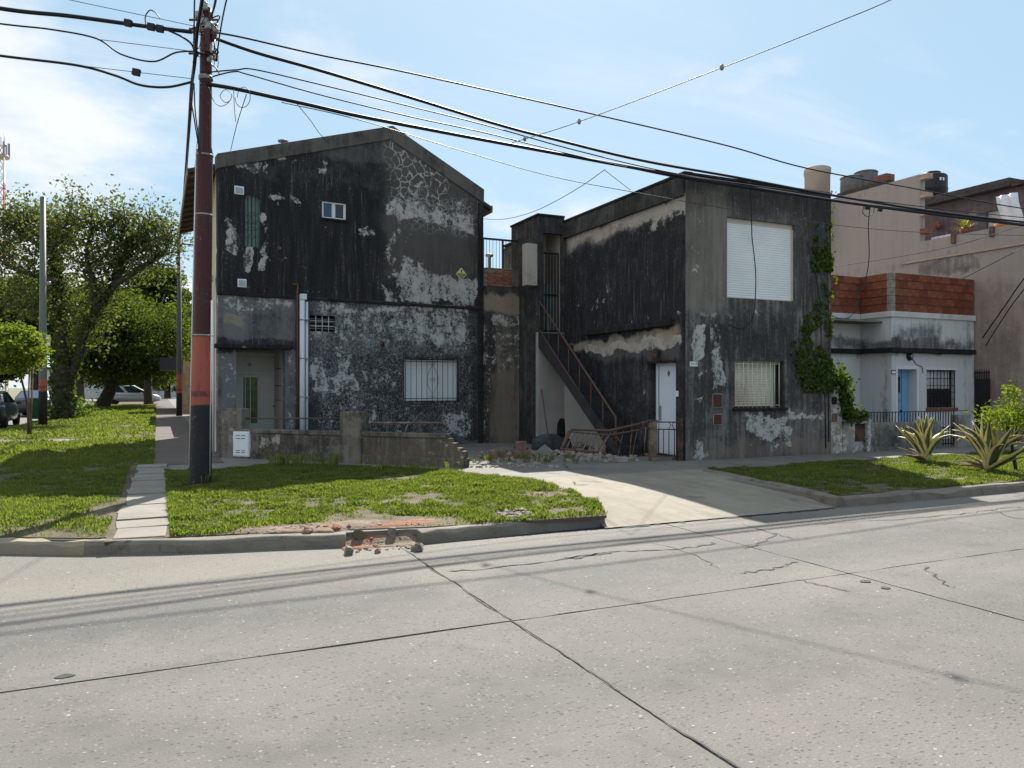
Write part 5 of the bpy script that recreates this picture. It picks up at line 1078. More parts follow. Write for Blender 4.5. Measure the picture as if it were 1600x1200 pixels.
# water tanks
q = atD(1277, 300, 28.4); tk = empty('water_tank', (q.x, q.y, zP1-.15), 0, 'pale pink cylindrical water tank above the flat roofed house', 'tank')
zt_ = atD(1277, 265, 28.4).z-zP1+.15; k = MB(); k.lathe([(.44, 0), (.45, zt_*.84), (.47, zt_*.85), (.485, zt_), (.43, zt_+.06)], (0, 0, 0), 28); k.build('body', plain('pink fibre cement', (.47, .39, .34), .9, .1, 2, .2), tk)
k = MB(); k.box(-.5, .5, -.5, .5, -1.6, -.002); k.build('plinth', mp_, tk)
for (px, py, lab) in ((1331, 276, 'grey round tank lid left of the brick stack on the roof'), (1353, 268, 'larger grey tank lid behind the planks on the roof')):
    q = atD(px, py, 29.5); k = MB(); k.lathe([(.42, -1.), (.42, -.12), (.40, -.08), (.44, -.06), (.40, -.02), (.1, 0)], (0, 0, 0), 24); tag(k.build('water_tank', plain('grey fibre cement', (.13, .13, .135), .8, .15), loc=(q.x, q.y, q.z)), lab, 'tank')
# purple upper dwelling
XU = XP+3.3; yu0 = atX(1436, 350, XU).y; yu1 = atX(1583, 350, XU).y; zu = atX(1583, 293, XU).z
PU = empty('upper_dwelling', (XU, yu0, 0), R(-90), 'dusky purple upper dwelling set back on the terrace', 'building'); Lu = yu0-yu1
FU = Fr(XU, yu0, R(-90))
mu = plaster('purple grey render', (.28, .22, .22), (.20, .155, .165), (.08, .06, .075), base=.35, streak=.5, peelnoise=(1, .4))
uo = FU.rect(1541, 1572, 328, 372); W = wall_grid([-3, Lu+2.5], [zP0-.5, zu], [uo], .2); W.build('wall', mu, PU)
k = MB(); k.box(-3, Lu+.1, -.35, .9, zu+.001, zu+.28); k.build('roof_slab', plain('dark slab edge', (.06, .055, .055), .9, .3), PU, bevel=.02)
k = MB(); k.box(uo[0]+.01, uo[1]-.01, .1, .15, uo[2], uo[3]); k.build('door', MT['cream_wood'], PU)
k = MB(); k.box(-3, Lu+2.5, -.02, -.001, zP0-.45, zP0+.35); k.build('red_dado', plain('dark red dado', (.10, .025, .025), .8, .2), PU)
k = MB(); k.box(-1, Lu+3, -3.0, -.03, zP0-.35, zP0-.25); k.build('terrace_floor', MT['walk'], PU)
k = MB(); k.box(Lu+.12, Lu+2.6, -.3, .6, zu-.02, zu+.10); k.build('tin_roof', MT['dark_rust'], PU)
q = atX(1456, 290, XU+.9); tk = empty('water_tank', (XU+.9, q.y, zu+.281), 0, 'black plastic water tank on the purple dwelling roof', 'tank')
zt_ = max(.6, atX(1456, 270, XU+.9).z-zu-.28); k = MB(); k.lathe([(.50, .1), (.53, .15), (.53, zt_*.42), (.545, zt_*.44), (.545, zt_*.48), (.53, zt_*.5), (.53, zt_*.85), (.48, zt_*.9), (.30, zt_*.92), (.30, zt_), (.1, zt_+.03)], (0, 0, 0), 28); k.build('body', MT['black_metal'], tk)
k = MB(); k.box(-.45, .45, -.45, .45, 0, .1); k.build('base', MT['mortar_chunk'], tk)
for i in range(2): k = MB(); an = R(-112+i*13); k.obox((.535*math.cos(an), .535*math.sin(an), zt_*.7), .01, .03, .055, (0, 0, an)); k.build('logo', MT['white_paint'], tk)
# terrace items
q = atX(1507, 372, XP+.12); SPz = zP0
def spiky(name, loc, n, L, w, label, cat, mat, up=.6, pot=None):
    o = empty(name, loc, 0, label, cat)
    for i in range(n):
        a = random.uniform(0, 6.28); el = random.uniform(.1, 1.35)*up+.15; l = L*random.uniform(.7, 1.1); pts = []
        for t in np.linspace(0, 1, 5): e_ = el-.35*t*t; pts.append(Vector((math.cos(a)*l*t*math.cos(e_), math.sin(a)*l*t*math.cos(e_), l*t*math.sin(e_)+.02)))
        s = Vector((-math.sin(a), math.cos(a), 0)); ws = [w*.7, w, w*.8, w*.5, .002]; k = MB()
        k.add([tuple(p+s*x) for p, x in zip(pts, ws)]+[tuple(p-s*x) for p, x in zip(pts, ws)], [(j, j+1, 6+j, 5+j) for j in range(4)]); k.build('leaf', mat, o, fix=False)
    return o
ypl = plain('yellow green strap leaf', (.42, .40, .05), .5, .2)
sp_ = spiky('potted_plant', (XP+.15, q.y, SPz+.12), 42, .55, .022, 'spiky yellow green potted plant on the pink wall', 'plant', ypl, 1.1)
k = MB(); k.lathe([(.12, -.12), (.16, .04), (.14, .04)], (0, 0, 0), 12); k.build('pot', MT['redbrick'], sp_)
q = atX(1466, 372, XP+.3); k = MB(); k.box(-.1, .1, -.32, .32, 0, .2); fb = tag(k.build('planter_box', plain('blue white painted box', (.5, .5, .58), .7, .3, 8), loc=(XP+.5, q.y, zP0-.05), bevel=.01), 'blue and white planter box on the terrace wall', 'planter')
q = atX(1467, 347, XU-.1); k = MB(); k.lathe([(.02, -.28), (.13, -.22), (.14, -.1), (.05, 0), (.02, .1)], (0, 0, 0), 10); tag(k.build('hanging_pot', MT['redbrick'], loc=(XU-.16, q.y, q.z)), 'small red hanging pot on the purple wall', 'pot')
# white plastic sheet hanging
q0 = atX(1578, 300, XP+.9); k = MB(); vs = []; nU, nV = 12, 8
for j in range(nV+1):
    for i in range(nU+1):
        t = i/nU; h = j/nV; vs.append((XP+.9+.06*math.sin(t*14+h)+.12*h*h, q0.y+.42-t*.62-.18*h+.02*math.sin(h*7), q0.z-.05-h*1.15))
k.add(vs, [(j*(nU+1)+i, j*(nU+1)+i+1, (j+1)*(nU+1)+i+1, (j+1)*(nU+1)+i) for j in range(nV) for i in range(nU)], True); so = k.build('plastic_sheet', plain('white plastic sheet', (.68, .70, .76), .35, .1, 4), fix=False); so.modifiers.new('s', 'SOLIDIFY').thickness = .006; tag(so, 'white plastic sheet hanging at the terrace end', 'sheet')
k = MB(); k.box(-1.6, 1.6, -.12, .12, 0, 1.2); tag(k.build('upper_wall', mp_, loc=(XP+1.3, q0.y-1.9, zP0-.3), rot=(0, 0, R(90))), 'pale terrace wall right of the plastic sheet', 'wall')
k = MB(); k.lathe([(.02, 0), (.2, .02), (.24, .12), (.22, .12), (.18, .05), (.02, .04)], (0, 0, 0), 14); q = atX(1566, 352, XP+.25); tag(k.build('basin', plain('orange plastic', (.55, .22, .05), .4, .1), loc=(XP+.3, q.y, zP0)), 'orange plastic basin on the terrace wall', 'basin')
# dark street gate in front of the pink wall
q0, q1 = FP.uz(1520, 620), FP.uz(1548, 620); zg = FP.uz(1534, 592)[1]; zs2 = FP.uz(1534, 580)[1]
pg = empty('street_gate', (XP, YPB, 0), R(-90), 'dark sheet metal gate with spiked top against the pink wall', 'gate')
k = MB(); k.box(q0[0], q1[0], -.06, -.02, ZW+.05, zg); k.build('panel', plain('dark sheet gate', (.018, .016, .016), .6, .2), pg)
for i in range(8): uu = q0[0]+.03+(q1[0]-q0[0]-.06)*i/7; k = MB(); k.tube([(uu, -.04, zg-.02), (uu, -.04, zs2), (uu, -.04, zs2+.08)], [.014, .014, .001], 5); k.build('spike', MT['black_metal'], pg)
k = MB(); k.box(q0[0], q1[0], -.055, -.025, zs2-.05, zs2-.02); k.build('rail', MT['black_metal'], pg)

# ================================================================ IVY
def ivy_leaves(P, D, size, name, par, mat='ivy', t0=.35):
    P = np.array(P); V = leaf_quads(P, size, aspect=.9, D=np.array(D)*1.0 if D is not None else None); t = np.clip(t0+rng.normal(size=len(P))*.25, 0, .95)
    return quads_mesh(name, V, MT[mat], par, t)
IV = empty('ivy', (XE, Y2, ZW), 0, 'green ivy climbing the right edge of the flat roofed house', 'ivy')
pts = []
def ivy_blob(px0, px1, py0, py1, n, dep=.12, dens_=.0):
    for _ in range(n):
        a, b = random.uniform(px0, px1), random.uniform(py0, py1); u, z = F2.uz(a, b)
        if mnoise.noise(Vector((u*2.6, 0, z*2.1))) + mnoise.noise(Vector((u*7, 3, z*6)))*.5 < -.25+dens_: continue
        if u > UW+.1: continue
        pts.append((X2+min(u, UW+.05)-XE, -random.uniform(.01, dep), z-ZW))
ivy_blob(1288, 1300, 330, 560, 430, .06, .1); ivy_blob(1262, 1300, 388, 425, 700, .07, .05); ivy_blob(1284, 1300, 420, 450, 180, .08, .2)
ivy_blob(1256, 1278, 350, 395, 130, .05, .2); ivy_blob(1255, 1285, 470, 520, 260, .06, .15); ivy_blob(1236, 1298, 510, 580, 1700, .06, .3); ivy_blob(1242, 1298, 560, 590, 1300, .09, -.1); ivy_blob(1252, 1299, 585, 612, 900, .09, -.05)
ivy_leaves(pts, np.tile(np.array([0, -.4, -.8]), (len(pts), 1)), .068, 'foliage', IV)
pts = []
for (px, py, r_, n) in ((1303, 590, .22, 420), (1312, 600, .2, 380), (1316, 618, .18, 300), (1318, 632, .2, 320), (1322, 648, .17, 260), (1330, 652, .14, 200), (1340, 650, .13, 160), (1350, 650, .1, 90), (1328, 618, .1, 50)):
    c = atY(px, py, Y2+.05)
    for _ in range(n): v_ = np.random.default_rng(int(px*py)+_).normal(size=3); pts.append((c.x-XE+v_[0]*r_*.55, c.y-Y2+v_[1]*r_*.6, c.z-ZW+v_[2]*r_*.6))
ivy_leaves(pts, None, .085, 'foliage', IV, t0=.4)
pts = []
for _ in range(170): z = random.uniform(3.6, 6.1); pts.append((random.gauss(.05, .04), random.uniform(-.1, 1.2), z-ZW))
ivy_leaves(pts, None, .09, 'foliage', IV, t0=.55)
k = MB()
for (a, b) in (((1290, 700), (1280, 480)), ((1294, 690), (1291, 340)), ((1290, 620), (1250, 555)), ((1282, 480), (1262, 380))):
    (u0, z0), (u1, z1) = F2.uz(*a), F2.uz(*b); k.tube([(X2+u0-XE, -.012, z0-ZW), (X2+(u0+u1)/2-XE+.05, -.012, (z0+z1)/2-ZW), (X2+u1-XE, -.012, z1-ZW)], [.012, .009, .005], 5)
so = k.build('stems', MT['bark'], IV); so['kind'] = 'stuff'
# ================================================================ UTILITY POLES
def pole_mat(name, zb, zo, top, black=(.016, .016, .02), orange=(.36, .085, .06), grey=None):
    m = Mat(name); v = m.coord(); x, y, z = m.sep(v); n = (m.noise(v, 5, 4)-.5)*.10; f = m.noise(m.sc(v, (3, 3, .6)), 4, 6, .65)
    c = m.mix(m.ss(z+n, zo-.01, zo+.01), orange, top); c = m.mix(m.ss(z+n, zb-.02, zb+.02), black, c)
    c = m.mix(m.box(z, z, zb+.12, zb+.2, -9, 99, .015)*m.ss(m.noise(v, 7, 3), .35, .45)*.8, c, (.10, .03, .025))
    c = m.mix(m.ss(f, .52, .72)*.5, c, (.06, .035, .03)); c = m.mix(m.ss(m.noise(v, 13, 5, .7), .60, .68)*.6, c, (.16, .13, .12)); c = m.mix(m.ss(m.noise(m.sc(v, (1, 1, .15)), 9, 4), .58, .7)*.35, c, (.02, .015, .015)); return m.bsdf(c, .55, m.bump(m.noise(v, 30, 4), .2, .006))
pb = G(313, 759, ZW); PZ = (pb-C0).dot(CF)
UP = empty('utility_pole', (pb.x, pb.y, ZW), 0, 'tall steel utility pole with black and orange painted foot on the lawn', 'pole')
def pz_(py): return EYE+(HORIZ-py)/FPX*PZ-ZW
lean = CR*((324-314)/FPX*PZ/ (pz_(15)))        # sideways drift per metre
def pl(z, r=0, an=0): return Vector((lean.x*z+r*math.cos(an), lean.y*z+r*math.sin(an), z))
pm = pole_mat('painted steel pole', pz_(632), pz_(525), (.06, .014, .016)); zst = pz_(240); zt_ = pz_(14)
k = MB(); k.tube([pl(-.1), pl(0), pl(pz_(632)), pl(pz_(525)), pl(zst-.1), pl(zst), pl(zst+.12), pl(zt_*.9), pl(zt_)], [.165, .162, .150, .132, .119, .119, .096, .088, .084], 24); k.build('shaft', pm, UP)
for py in (243, 336, 472, 524): k = MB(); z = pz_(py); k.tube([pl(z-.012), pl(z+.012)], .152 if py > 500 else .127, 20); k.build('strap', MT['ceramic'], UP)
k = MB(); k.tube([pl(pz_(122)-.03), pl(pz_(122)+.03)], .105, 16); k.build('clamp', MT['galv'], UP)
for i, (dx, py, rr, hh, mt) in enumerate(((.0, 14, .06, .14, 'galv'), (-.10, 28, .05, .12, 'galv'), (.10, 30, .04, .12, 'dark_rust'), (.0, 38, .09, .10, 'galv'), (-.06, 48, .055, .12, 'galv'), (.07, 46, .07, .12, 'galv'), (.17, 48, .05, .15, 'ceramic'), (-.14, 52, .04, .12, 'dark_rust'), (.15, 62, .05, .14, 'dark_rust'), (.18, 94, .05, .1, 'galv'), (.08, 97, .035, .08, 'galv'))):
    c = pl(pz_(py)); c = c+CR*dx-CF*.09; k = MB(); k.lathe([(rr*.5, -hh/2), (rr, -hh*.3), (rr*.8, 0), (rr, hh*.3), (rr*.4, hh/2)], tuple(c), 10); k.build('insulator', MT[mt], UP)
for py in (36, 50, 88): c = pl(pz_(py)); k = MB(); k.tube([c-CR*.22-CF*.1, c+CR*.22-CF*.1], .018, 6); k.build('cross_arm', MT['dark_rust'], UP)
k = MB(); c = pl(pz_(70))+CR*.07-CF*.12; k.obox(c, .05, .05, .17, (0, 0, -YAW)); k.build('junction_box', MT['maroon'], UP)
k = MB(); c0_ = pl(pz_(232))-CR*.115-CF*.03; c1_ = pl(pz_(470))-CR*.14-CF*.03; k.tube([c0_, c1_, pl(.3)-CR*.158-CF*.03], .012, 6); k.build('conduit', MT['pvc'], UP)
k = MB(); k.tube([pl(pz_(470))+CR*.145-CF*.04, pl(.15)+CR*.158-CF*.04], .010, 6); k.build('conduit', MT['cream_wood'], UP)
def far_pole(px, by, ty, r, label, zbk, zor, wood, X=None):
    q = G(px, by, ZW); Z = (q-C0).dot(CF); o = empty('utility_pole', (q.x, q.y, ZW), 0, label, 'pole'); h = EYE+(HORIZ-ty)/FPX*Z-ZW
    zf = lambda py: EYE+(HORIZ-py)/FPX*Z-ZW
    k = MB(); k.tube([(0, 0, -.1), (0, 0, zf(zbk)), (0, 0, zf(zor)), (0, 0, h)], [r, r*.95, r*.9, r*.62], 14); k.build('shaft', pole_mat('far pole paint', zf(zbk), zf(zor), wood), o); return o, Z, h, q
p2, Z_2, h2, q2 = far_pole(67, 665, 308, .16, 'grey green pole beside the parked dark sedan', 611, 592, (.12, .125, .105))
k = MB(); k.box(.1, .26, -.1, .02, 3.1, 3.55); k.build('meter_box', MT['cream_wood'], p2, bevel=.01)
k = MB(); k.lathe([(.04, 0), (.1, .06), (.06, .14)], (.2, -.05, 5.5), 10); k.build('lamp', MT['ceramic'], p2)
p3, Z_3, h3, q3 = far_pole(280, 650, 372, .15, 'slim dark pole on the side street beyond the gabled house', 614, 585, (.085, .08, .075))
k = MB(); k.tube([(-.1, 0, h3-.3), (1.1, 0, h3-.3)], .04, 6); k.build('cross_arm', MT['black_metal'], p3)
for i in range(4): k = MB(); k.lathe([(.05, -.1), (.09, 0), (.05, .1)], (-.08, -.1, h3-.2-i*.55), 8); k.build('insulator', MT['black_metal'], p3)

# ================================================================ WIRES
WG = 'overhead wires around the utility pole'
def wire(label, pts, r=.012, mat='cable', n=10, cat='cable'):
    P = catmull(pts, n); k = MB(); k.tube(P, r*1.25, 5); return tag(k.build('cable', MT[mat], fix=False), label, cat, WG)
yw = pb.y-.12
def WY(l, y=yw): return [atY(a, b, y+(0 if a < 900 else -.18)) for a, b in l]
def WD(l): return [atD(a, b, z) for a, b, z in l]
wire('highest single cable running right from the pole over the pink water tank', WY([(326, 50), (372, 57), (500, 86), (640, 114), (900, 172), (1130, 226), (1257, 262), (1420, 293), (1600, 326), (1800, 352)]), .012)
wire('thick cable second from the top running right from the pole', WY([(326, 56), (400, 82), (500, 110), (640, 152), (780, 195), (860, 216), (1000, 250), (1150, 277), (1300, 305), (1450, 329), (1600, 347), (1800, 365)]), .022)
wire('thin upper cable of the middle pair leaving the pole', WY([(324, 113), (370, 109), (400, 109), (500, 132), (640, 166), (760, 196), (900, 235), (1050, 270), (1200, 293), (1400, 318), (1600, 340), (1800, 355)]), .009)
wire('thin lower cable of the middle pair leaving the pole', WY([(324, 122), (365, 112), (390, 117), (500, 148), (640, 182), (760, 208), (900, 243), (1050, 276), (1200, 300), (1400, 325), (1600, 350), (1800, 372)]), .009)
wire('thick bundled cable low on the pole running over the right house front', WY([(322, 131), (365, 138), (420, 150), (480, 163), (560, 181), (700, 208), (850, 236), (1040, 271), (1180, 294), (1300, 313), (1400, 327), (1500, 340), (1600, 352), (1800, 375)]), .026)
wire('faint thin cable sagging past the right house window', WY([(440, 160), (560, 187), (720, 235), (860, 275), (1000, 302), (1160, 330), (1300, 351), (1440, 363), (1600, 368), (1800, 372)]), .006, 'cable_grey')
for j, (p, l) in enumerate((( [(-200, -25, 10.), (0, 13, 10.4), (110, 25, 10.7), (220, 40, 11), (300, 50, 11.3)], 'thick twisted cable entering from the left at pole top'), ([(0, 37, 10.4), (80, 46, 10.6), (150, 60, 10.8), (190, 85, 10.9), (240, 96, 11), (275, 82, 11.2), (305, 80, 11.4)], 'drooping cable of the left side below the thick one'), ([(-200, 60, 10), (0, 87, 10.4), (120, 102, 10.7), (180, 118, 10.9), (220, 133, 11), (262, 136, 11.2), (300, 128, 11.4)], 'lowest drooping cable entering from the left'))):
    if j == 1: p = [(-200, 10, 10)]+p
    wire(l, WD(p), (.024, .010, .015)[j])
wire('hair thin wire left of the pole near the top edge', WD([(0, -25, 10.4), (110, 0, 10.7), (305, 41, 11.4)]), .004, 'cable_grey'); wire('hair thin straight wire ending left of the pole', WD([(150, 61, 10.8), (300, 80, 11.4)]), .004, 'cable_grey'); wire('lowest hair thin straight wire left of the pole', WD([(130, 103, 10.7), (300, 123, 11.4)]), .004, 'cable_grey')
wire('short branch cable joining the thick left cable to the pole', WD([(262, 47, 11.1), (285, 58, 11.2), (300, 70, 11.3), (305, 88, 11.35)]), .012)
wire('loose curled wire end above the thick left cable', WD([(228, 40, 11), (227, 26, 11), (234, 16, 11), (242, 19, 11), (250, 28, 11)]), .007)
for (p, l, r_) in (([(322, -60, 9.0), (316, 0, 10.2), (308, 50, 11), (304, 100, 11.35), (299, 140, 12.5), (295, 200, 15), (289, 280, 21), (284, 345, 30), (280, 385, Z_3)], 'thick bundle falling left of the pole along the side street', .022), ([(306, -60, 9.0), (304, 0, 10.2), (303, 60, 11.2), (302, 120, 11.6), (297, 200, 15), (287, 330, 28), (279, 410, Z_3)], 'thin wire left of the falling bundle', .009), ([(372, -60, 8.6), (354, 0, 10.), (344, 50, 11.), (338, 95, 11.3)], 'cable rising from the pole to the top edge on the right', .009), ([(341, -60, 9), (337, 0, 10.2), (330, 25, 11.2)], 'short cable rising from the pole head', .014), ([(303, 130, 11.3), (305, 175, 11.3), (310, 215, 11.35), (311, 240, 11.35)], 'cable curving down along the pole left edge', .008), ([(300, 120, 11.35), (298, 150, 11.35), (304, 190, 11.35), (311, 232, 11.35)], 'second cable curving down beside the pole', .008), ([(313, 130, 11.3), (313, 180, 11.3), (313, 240, 11.3)], 'straight cable clipped to the pole left edge', .007)):
    wire(l, WD(p), r_)
wire('hair thin wire strung to the crossarm of the slim pole', WD([(311, 190, 16), (300, 300, 26), (286, 400, Z_3)]), .006)
# loops of loose wire below the bundle
lp_ = [];
for t in np.linspace(0, 1, 14): lp_.append((378-math.cos(t*6.3)*11+t*4, 152+math.sin(t*6.3)*16, 11.5))
wire('loose round loop of wire hanging right of the pole', WD(lp_), .004); wire('second loose loop of wire hanging near the pole', WD([(326, 136, 11.4), (334, 158, 11.4), (345, 166, 11.4), (357, 160, 11.4), (362, 148, 11.4), (352, 140, 11.4), (344, 150, 11.4), (352, 160, 11.4), (360, 157, 11.4)]), .004)
wire('short dangling wire end right of the pole', WD([(365, 140, 11.5), (366, 165, 11.5), (368, 190, 11.5)]), .004); wire('thin drop wire from bundle to the left roof edge', [atD(385, 148, 11.7), atD(370, 195, 14), F1.w(F1.uz(360, 236)[0], -.03, F1.uz(360, 236)[1])], .006)
wire('thin drop wire from bundle onto the gable', [atD(462, 160, 13.2), atD(485, 188, 15.5), F1.w(F1.uz(505, 218)[0], -.08, F1.uz(505, 218)[1]), F1.w(F1.uz(562, 271)[0], -.02, F1.uz(562, 271)[1])], .006)
for i in range(14):
    a = random.uniform(306, 342); b = random.uniform(22, 95); pts = [(a, b, 11.25)]
    for _ in range(4): a += random.uniform(-9, 9); b += random.uniform(-4, 16); pts.append((max(302, min(346, a)), b, 11.2+random.uniform(-.12, .2)))
    tw_ = MB(); tw_.tube([p_-Vector((pb.x, pb.y, ZW)) for p_ in catmull(WD(pts), 5)], random.choice((.005, .007, .010)), 5); tw_.build('jumper_wire', MT['cable'], UP, fix=False)
for i in range(5):
    c = pl(pz_(random.uniform(25, 100))); tw_ = MB(); tw_.tube([c+Vector((math.cos(t)*.115, math.sin(t)*.115, random.uniform(-.01, .01))) for t in np.linspace(0, 6.2, 14)], .009, 5); tw_.build('binding', MT['galv'], UP, fix=False)
for (a, b) in ((200, 36), (236, 42), (250, 45), (213, 113), (1355, 322), (1375, 325)):
    c = atD(a, b, 10.9) if a < 1000 else atY(a, b+2, yw-.18); tw_ = MB(); tw_.obox(c, .05, .03, .045, (0, .2, -YAW)); tag(tw_.build('cable_clamp', MT['cable']), {200: 'cable clamp left of the loose wire end', 236: 'cable clamp under the loose wire end', 250: 'cable clamp nearest the pole on the thick left cable', 213: 'small clamp on the lowest thin left wire', 1355: 'left cable clamp before the pink wall', 1375: 'right cable clamp before the pink wall'}[a], 'clamp', 'clamps on the cables')
# street crossing wire and house drops
wire('long thin wire crossing the street to the upper right', [atY(800, 223, yw), atY(905, 190, 10.8), atY(1130, 105, 8.6), atY(1300, 38, 7.4), atY(1400, -4, 6.8), atY(1600, -100, 5.5)], .0055)
k = MB(); 
for (a, b, y) in ((905, 190, 10.8), (1128, 105, 8.6), (820, 217, 12.)):
    c = atY(a, b, y); k = MB(); k.lathe([(.02, -.04), (.035, 0), (.02, .04)], tuple(c), 8); tag(k.build('insulator', MT['ceramic'], fix=False), 'small insulator on the wire crossing the street, ' + {905: 'nearest the black houses', 1128: 'highest in the picture', 820: 'at the cable junction'}[a], 'insulator', 'insulators on the crossing wire')
wire('slack wire sagging between the two black houses', [F1.w(UR-.05, -.03, F1.uz(752, 342)[1]), atY(790, 342, 17.5), atY(840, 328, 16), atY(900, 296, 14), atY(945, 265, yw)], .006)
wire('drop wire to the flat roof corner', [atY(945, 266, yw), atY(985, 297, Y2+2.)], .005)
k = None
wire('black cable hanging down across the white upper shutter', WY([(1172, 293), (1174, 330), (1175, 370), (1179, 405), (1181, 440), (1178, 490), (1170, 506), (1158, 514), (1140, 508)], Y2-.04), .009)
wire('thin wire hanging before the pink wall', WY([(1360, 322), (1357, 350), (1358, 400), (1354, 432), (1352, 455)], Y2-.1), .008)
wire('small loop of cable below the bundle by the pink wall', WY([(1350, 322), (1348, 332), (1355, 338), (1364, 334), (1366, 324)], Y2-.1), .007)
wire('thin rising wire over the pink wall and brick parapet', [atY(1300, 417, YF+1), atY(1400, 402, YF), atY(1500, 382, YF-.6), atY(1600, 352, YF-1.5), atY(1800, 300, YF-3)], .007)
wire('slanting cable pair over the pink wall, upper one', [atX(1535, 528, XP-.3), atX(1570, 478, XP-.5), atX(1600, 435, XP-.7), atX(1700, 300, XP-1)], .014); wire('slanting cable pair over the pink wall, lower one', [atX(1540, 540, XP-.3), atX(1572, 490, XP-.5), atX(1600, 452, XP-.7), atX(1700, 330, XP-1)], .012)
wire('faint slanting wire over the pink wall', [atX(1505, 435, XP-.2), atX(1560, 407, XP-.4), atX(1600, 386, XP-.6), atX(1700, 330, XP-1)], .008)
wire('limp wire drooping below the brick parapet', WY([(1298, 492), (1310, 497), (1325, 497), (1335, 488)], YRc-.1), .008)

# ================================================================ TREES
def branch_tree(name, base, limbs, label, leafmat_, twig_n, leaves_per, leaf, spread, dep, ivy=0, dense_below=None, tw=(.6, 1.6), seed=1, group='street trees down the left side street'):
    rd = random.Random(seed); q = G(base[0], base[1], ZW); Z = (q-C0).dot(CF); o = empty(name, (q.x, q.y, ZW), 0, label, 'tree', group); inv = Vector((q.x, q.y, ZW))
    T_ = MB(); Bm = MB(); tips = []; iv = []
    for li, (pl_, r0, r1) in enumerate(limbs):
        off = rd.uniform(-1, 1)*dep if li else 0.
        P = []
        for i, (a, b) in enumerate(pl_): P.append(atD(a, b, Z+(off*i/(len(pl_)-1))) - inv)
        P = catmull(P, 5); n = len(P); P = [p+Vector((rd.gauss(0, .03), rd.gauss(0, .03), 0))*(i > 0) for i, p in enumerate(P)]; rr = [r0+(r1-r0)*i/(n-1) for i in range(n)]
        (T_ if li == 0 else Bm).tube(P, rr, 9)
        if ivy and li < 3:
            for _ in range(ivy): i = rd.randrange(n-1); p = P[i].lerp(P[i+1], rd.random()); an = rd.uniform(0, 6.28); iv.append(tuple(p+Vector((math.cos(an), math.sin(an), 0))*(rr[i]+rd.uniform(0, .13))))
        if li:
            m_ = int(twig_n*n/16)
            for _ in range(m_):
                i = rd.randrange(n//4, n); d = Vector((rd.gauss(0, 1), rd.gauss(0, 1), rd.gauss(.5, .7))).normalized(); L = rd.uniform(*tw); p0 = P[i]; p1 = p0+d*L*.5+Vector((0, 0, .05)); p2 = p1+(d+Vector((rd.gauss(0, .4), rd.gauss(0, .4), .35))).normalized()*L*.5
                Bm.tube([p0, p1, p2], [min(.035, rr[i]), .018, .006], 4, cap=False); tips += [p1, p2, p2, p1.lerp(p2, .5)]
                for _ in range(2):
                    d2 = (d+Vector((rd.gauss(0, .8), rd.gauss(0, .8), rd.gauss(.2, .5)))).normalized(); p3 = p1+d2*L*.4; Bm.tube([p1, p3], [.012, .004], 3, cap=False); tips.append(p3)
    T_.build('trunk', MT['bark'], o); b_ = Bm.build('branches', MT['bark'], o, fix=False); b_['kind'] = 'stuff'
    C = np.array([tuple(t) for t in tips]); idx = rng.integers(0, len(C), int(len(C)*leaves_per)); P = C[idx]+rng.normal(size=(len(idx), 3))*spread
    if dense_below is not None:   # fuller low in the crown
        keep = rng.random(len(P)) < np.clip((dense_below-P[:, 2])/3+.5, .30, 1); P = P[keep]
    quads_mesh('crown', leaf_quads(P, leaf), MT[leafmat_], o, np.clip(.45+rng.normal(size=len(P))*.25, 0, .95))
    if iv: quads_mesh('ivy', leaf_quads(np.array(iv), .16, aspect=.8), MT['ivy'], o, np.clip(.3+rng.normal(size=len(iv))*.2, 0, .95))
    return o
branch_tree('street_tree', (100, 656), [([(102, 658), (99, 620), (98, 585), (97, 545)], .5, .34), ([(97, 560), (96, 500), (92, 440), (82, 390), (74, 366), (62, 348)], .26, .04), ([(102, 605), (126, 545), (150, 488), (176, 446), (196, 400), (214, 370), (234, 356)], .26, .04), ([(150, 488), (142, 430), (134, 392), (148, 350)], .18, .03), ([(176, 446), (225, 415), (256, 394), (262, 368)], .16, .03), ([(84, 400), (45, 372), (24, 356), (32, 342)], .14, .03), ([(92, 440), (52, 430), (12, 415), (-15, 390)], .14, .03), ([(196, 395), (190, 366), (198, 350)], .1, .03), ([(82, 390), (98, 362), (108, 342)], .1, .03), ([(96, 480), (40, 480), (5, 470)], .16, .03)],
    'big forked street tree with ivy covered trunk and thin airy top', 'leaf_sparse', 56, 18, .18, .36, 2.2, ivy=1000, dense_below=5.2, seed=3)
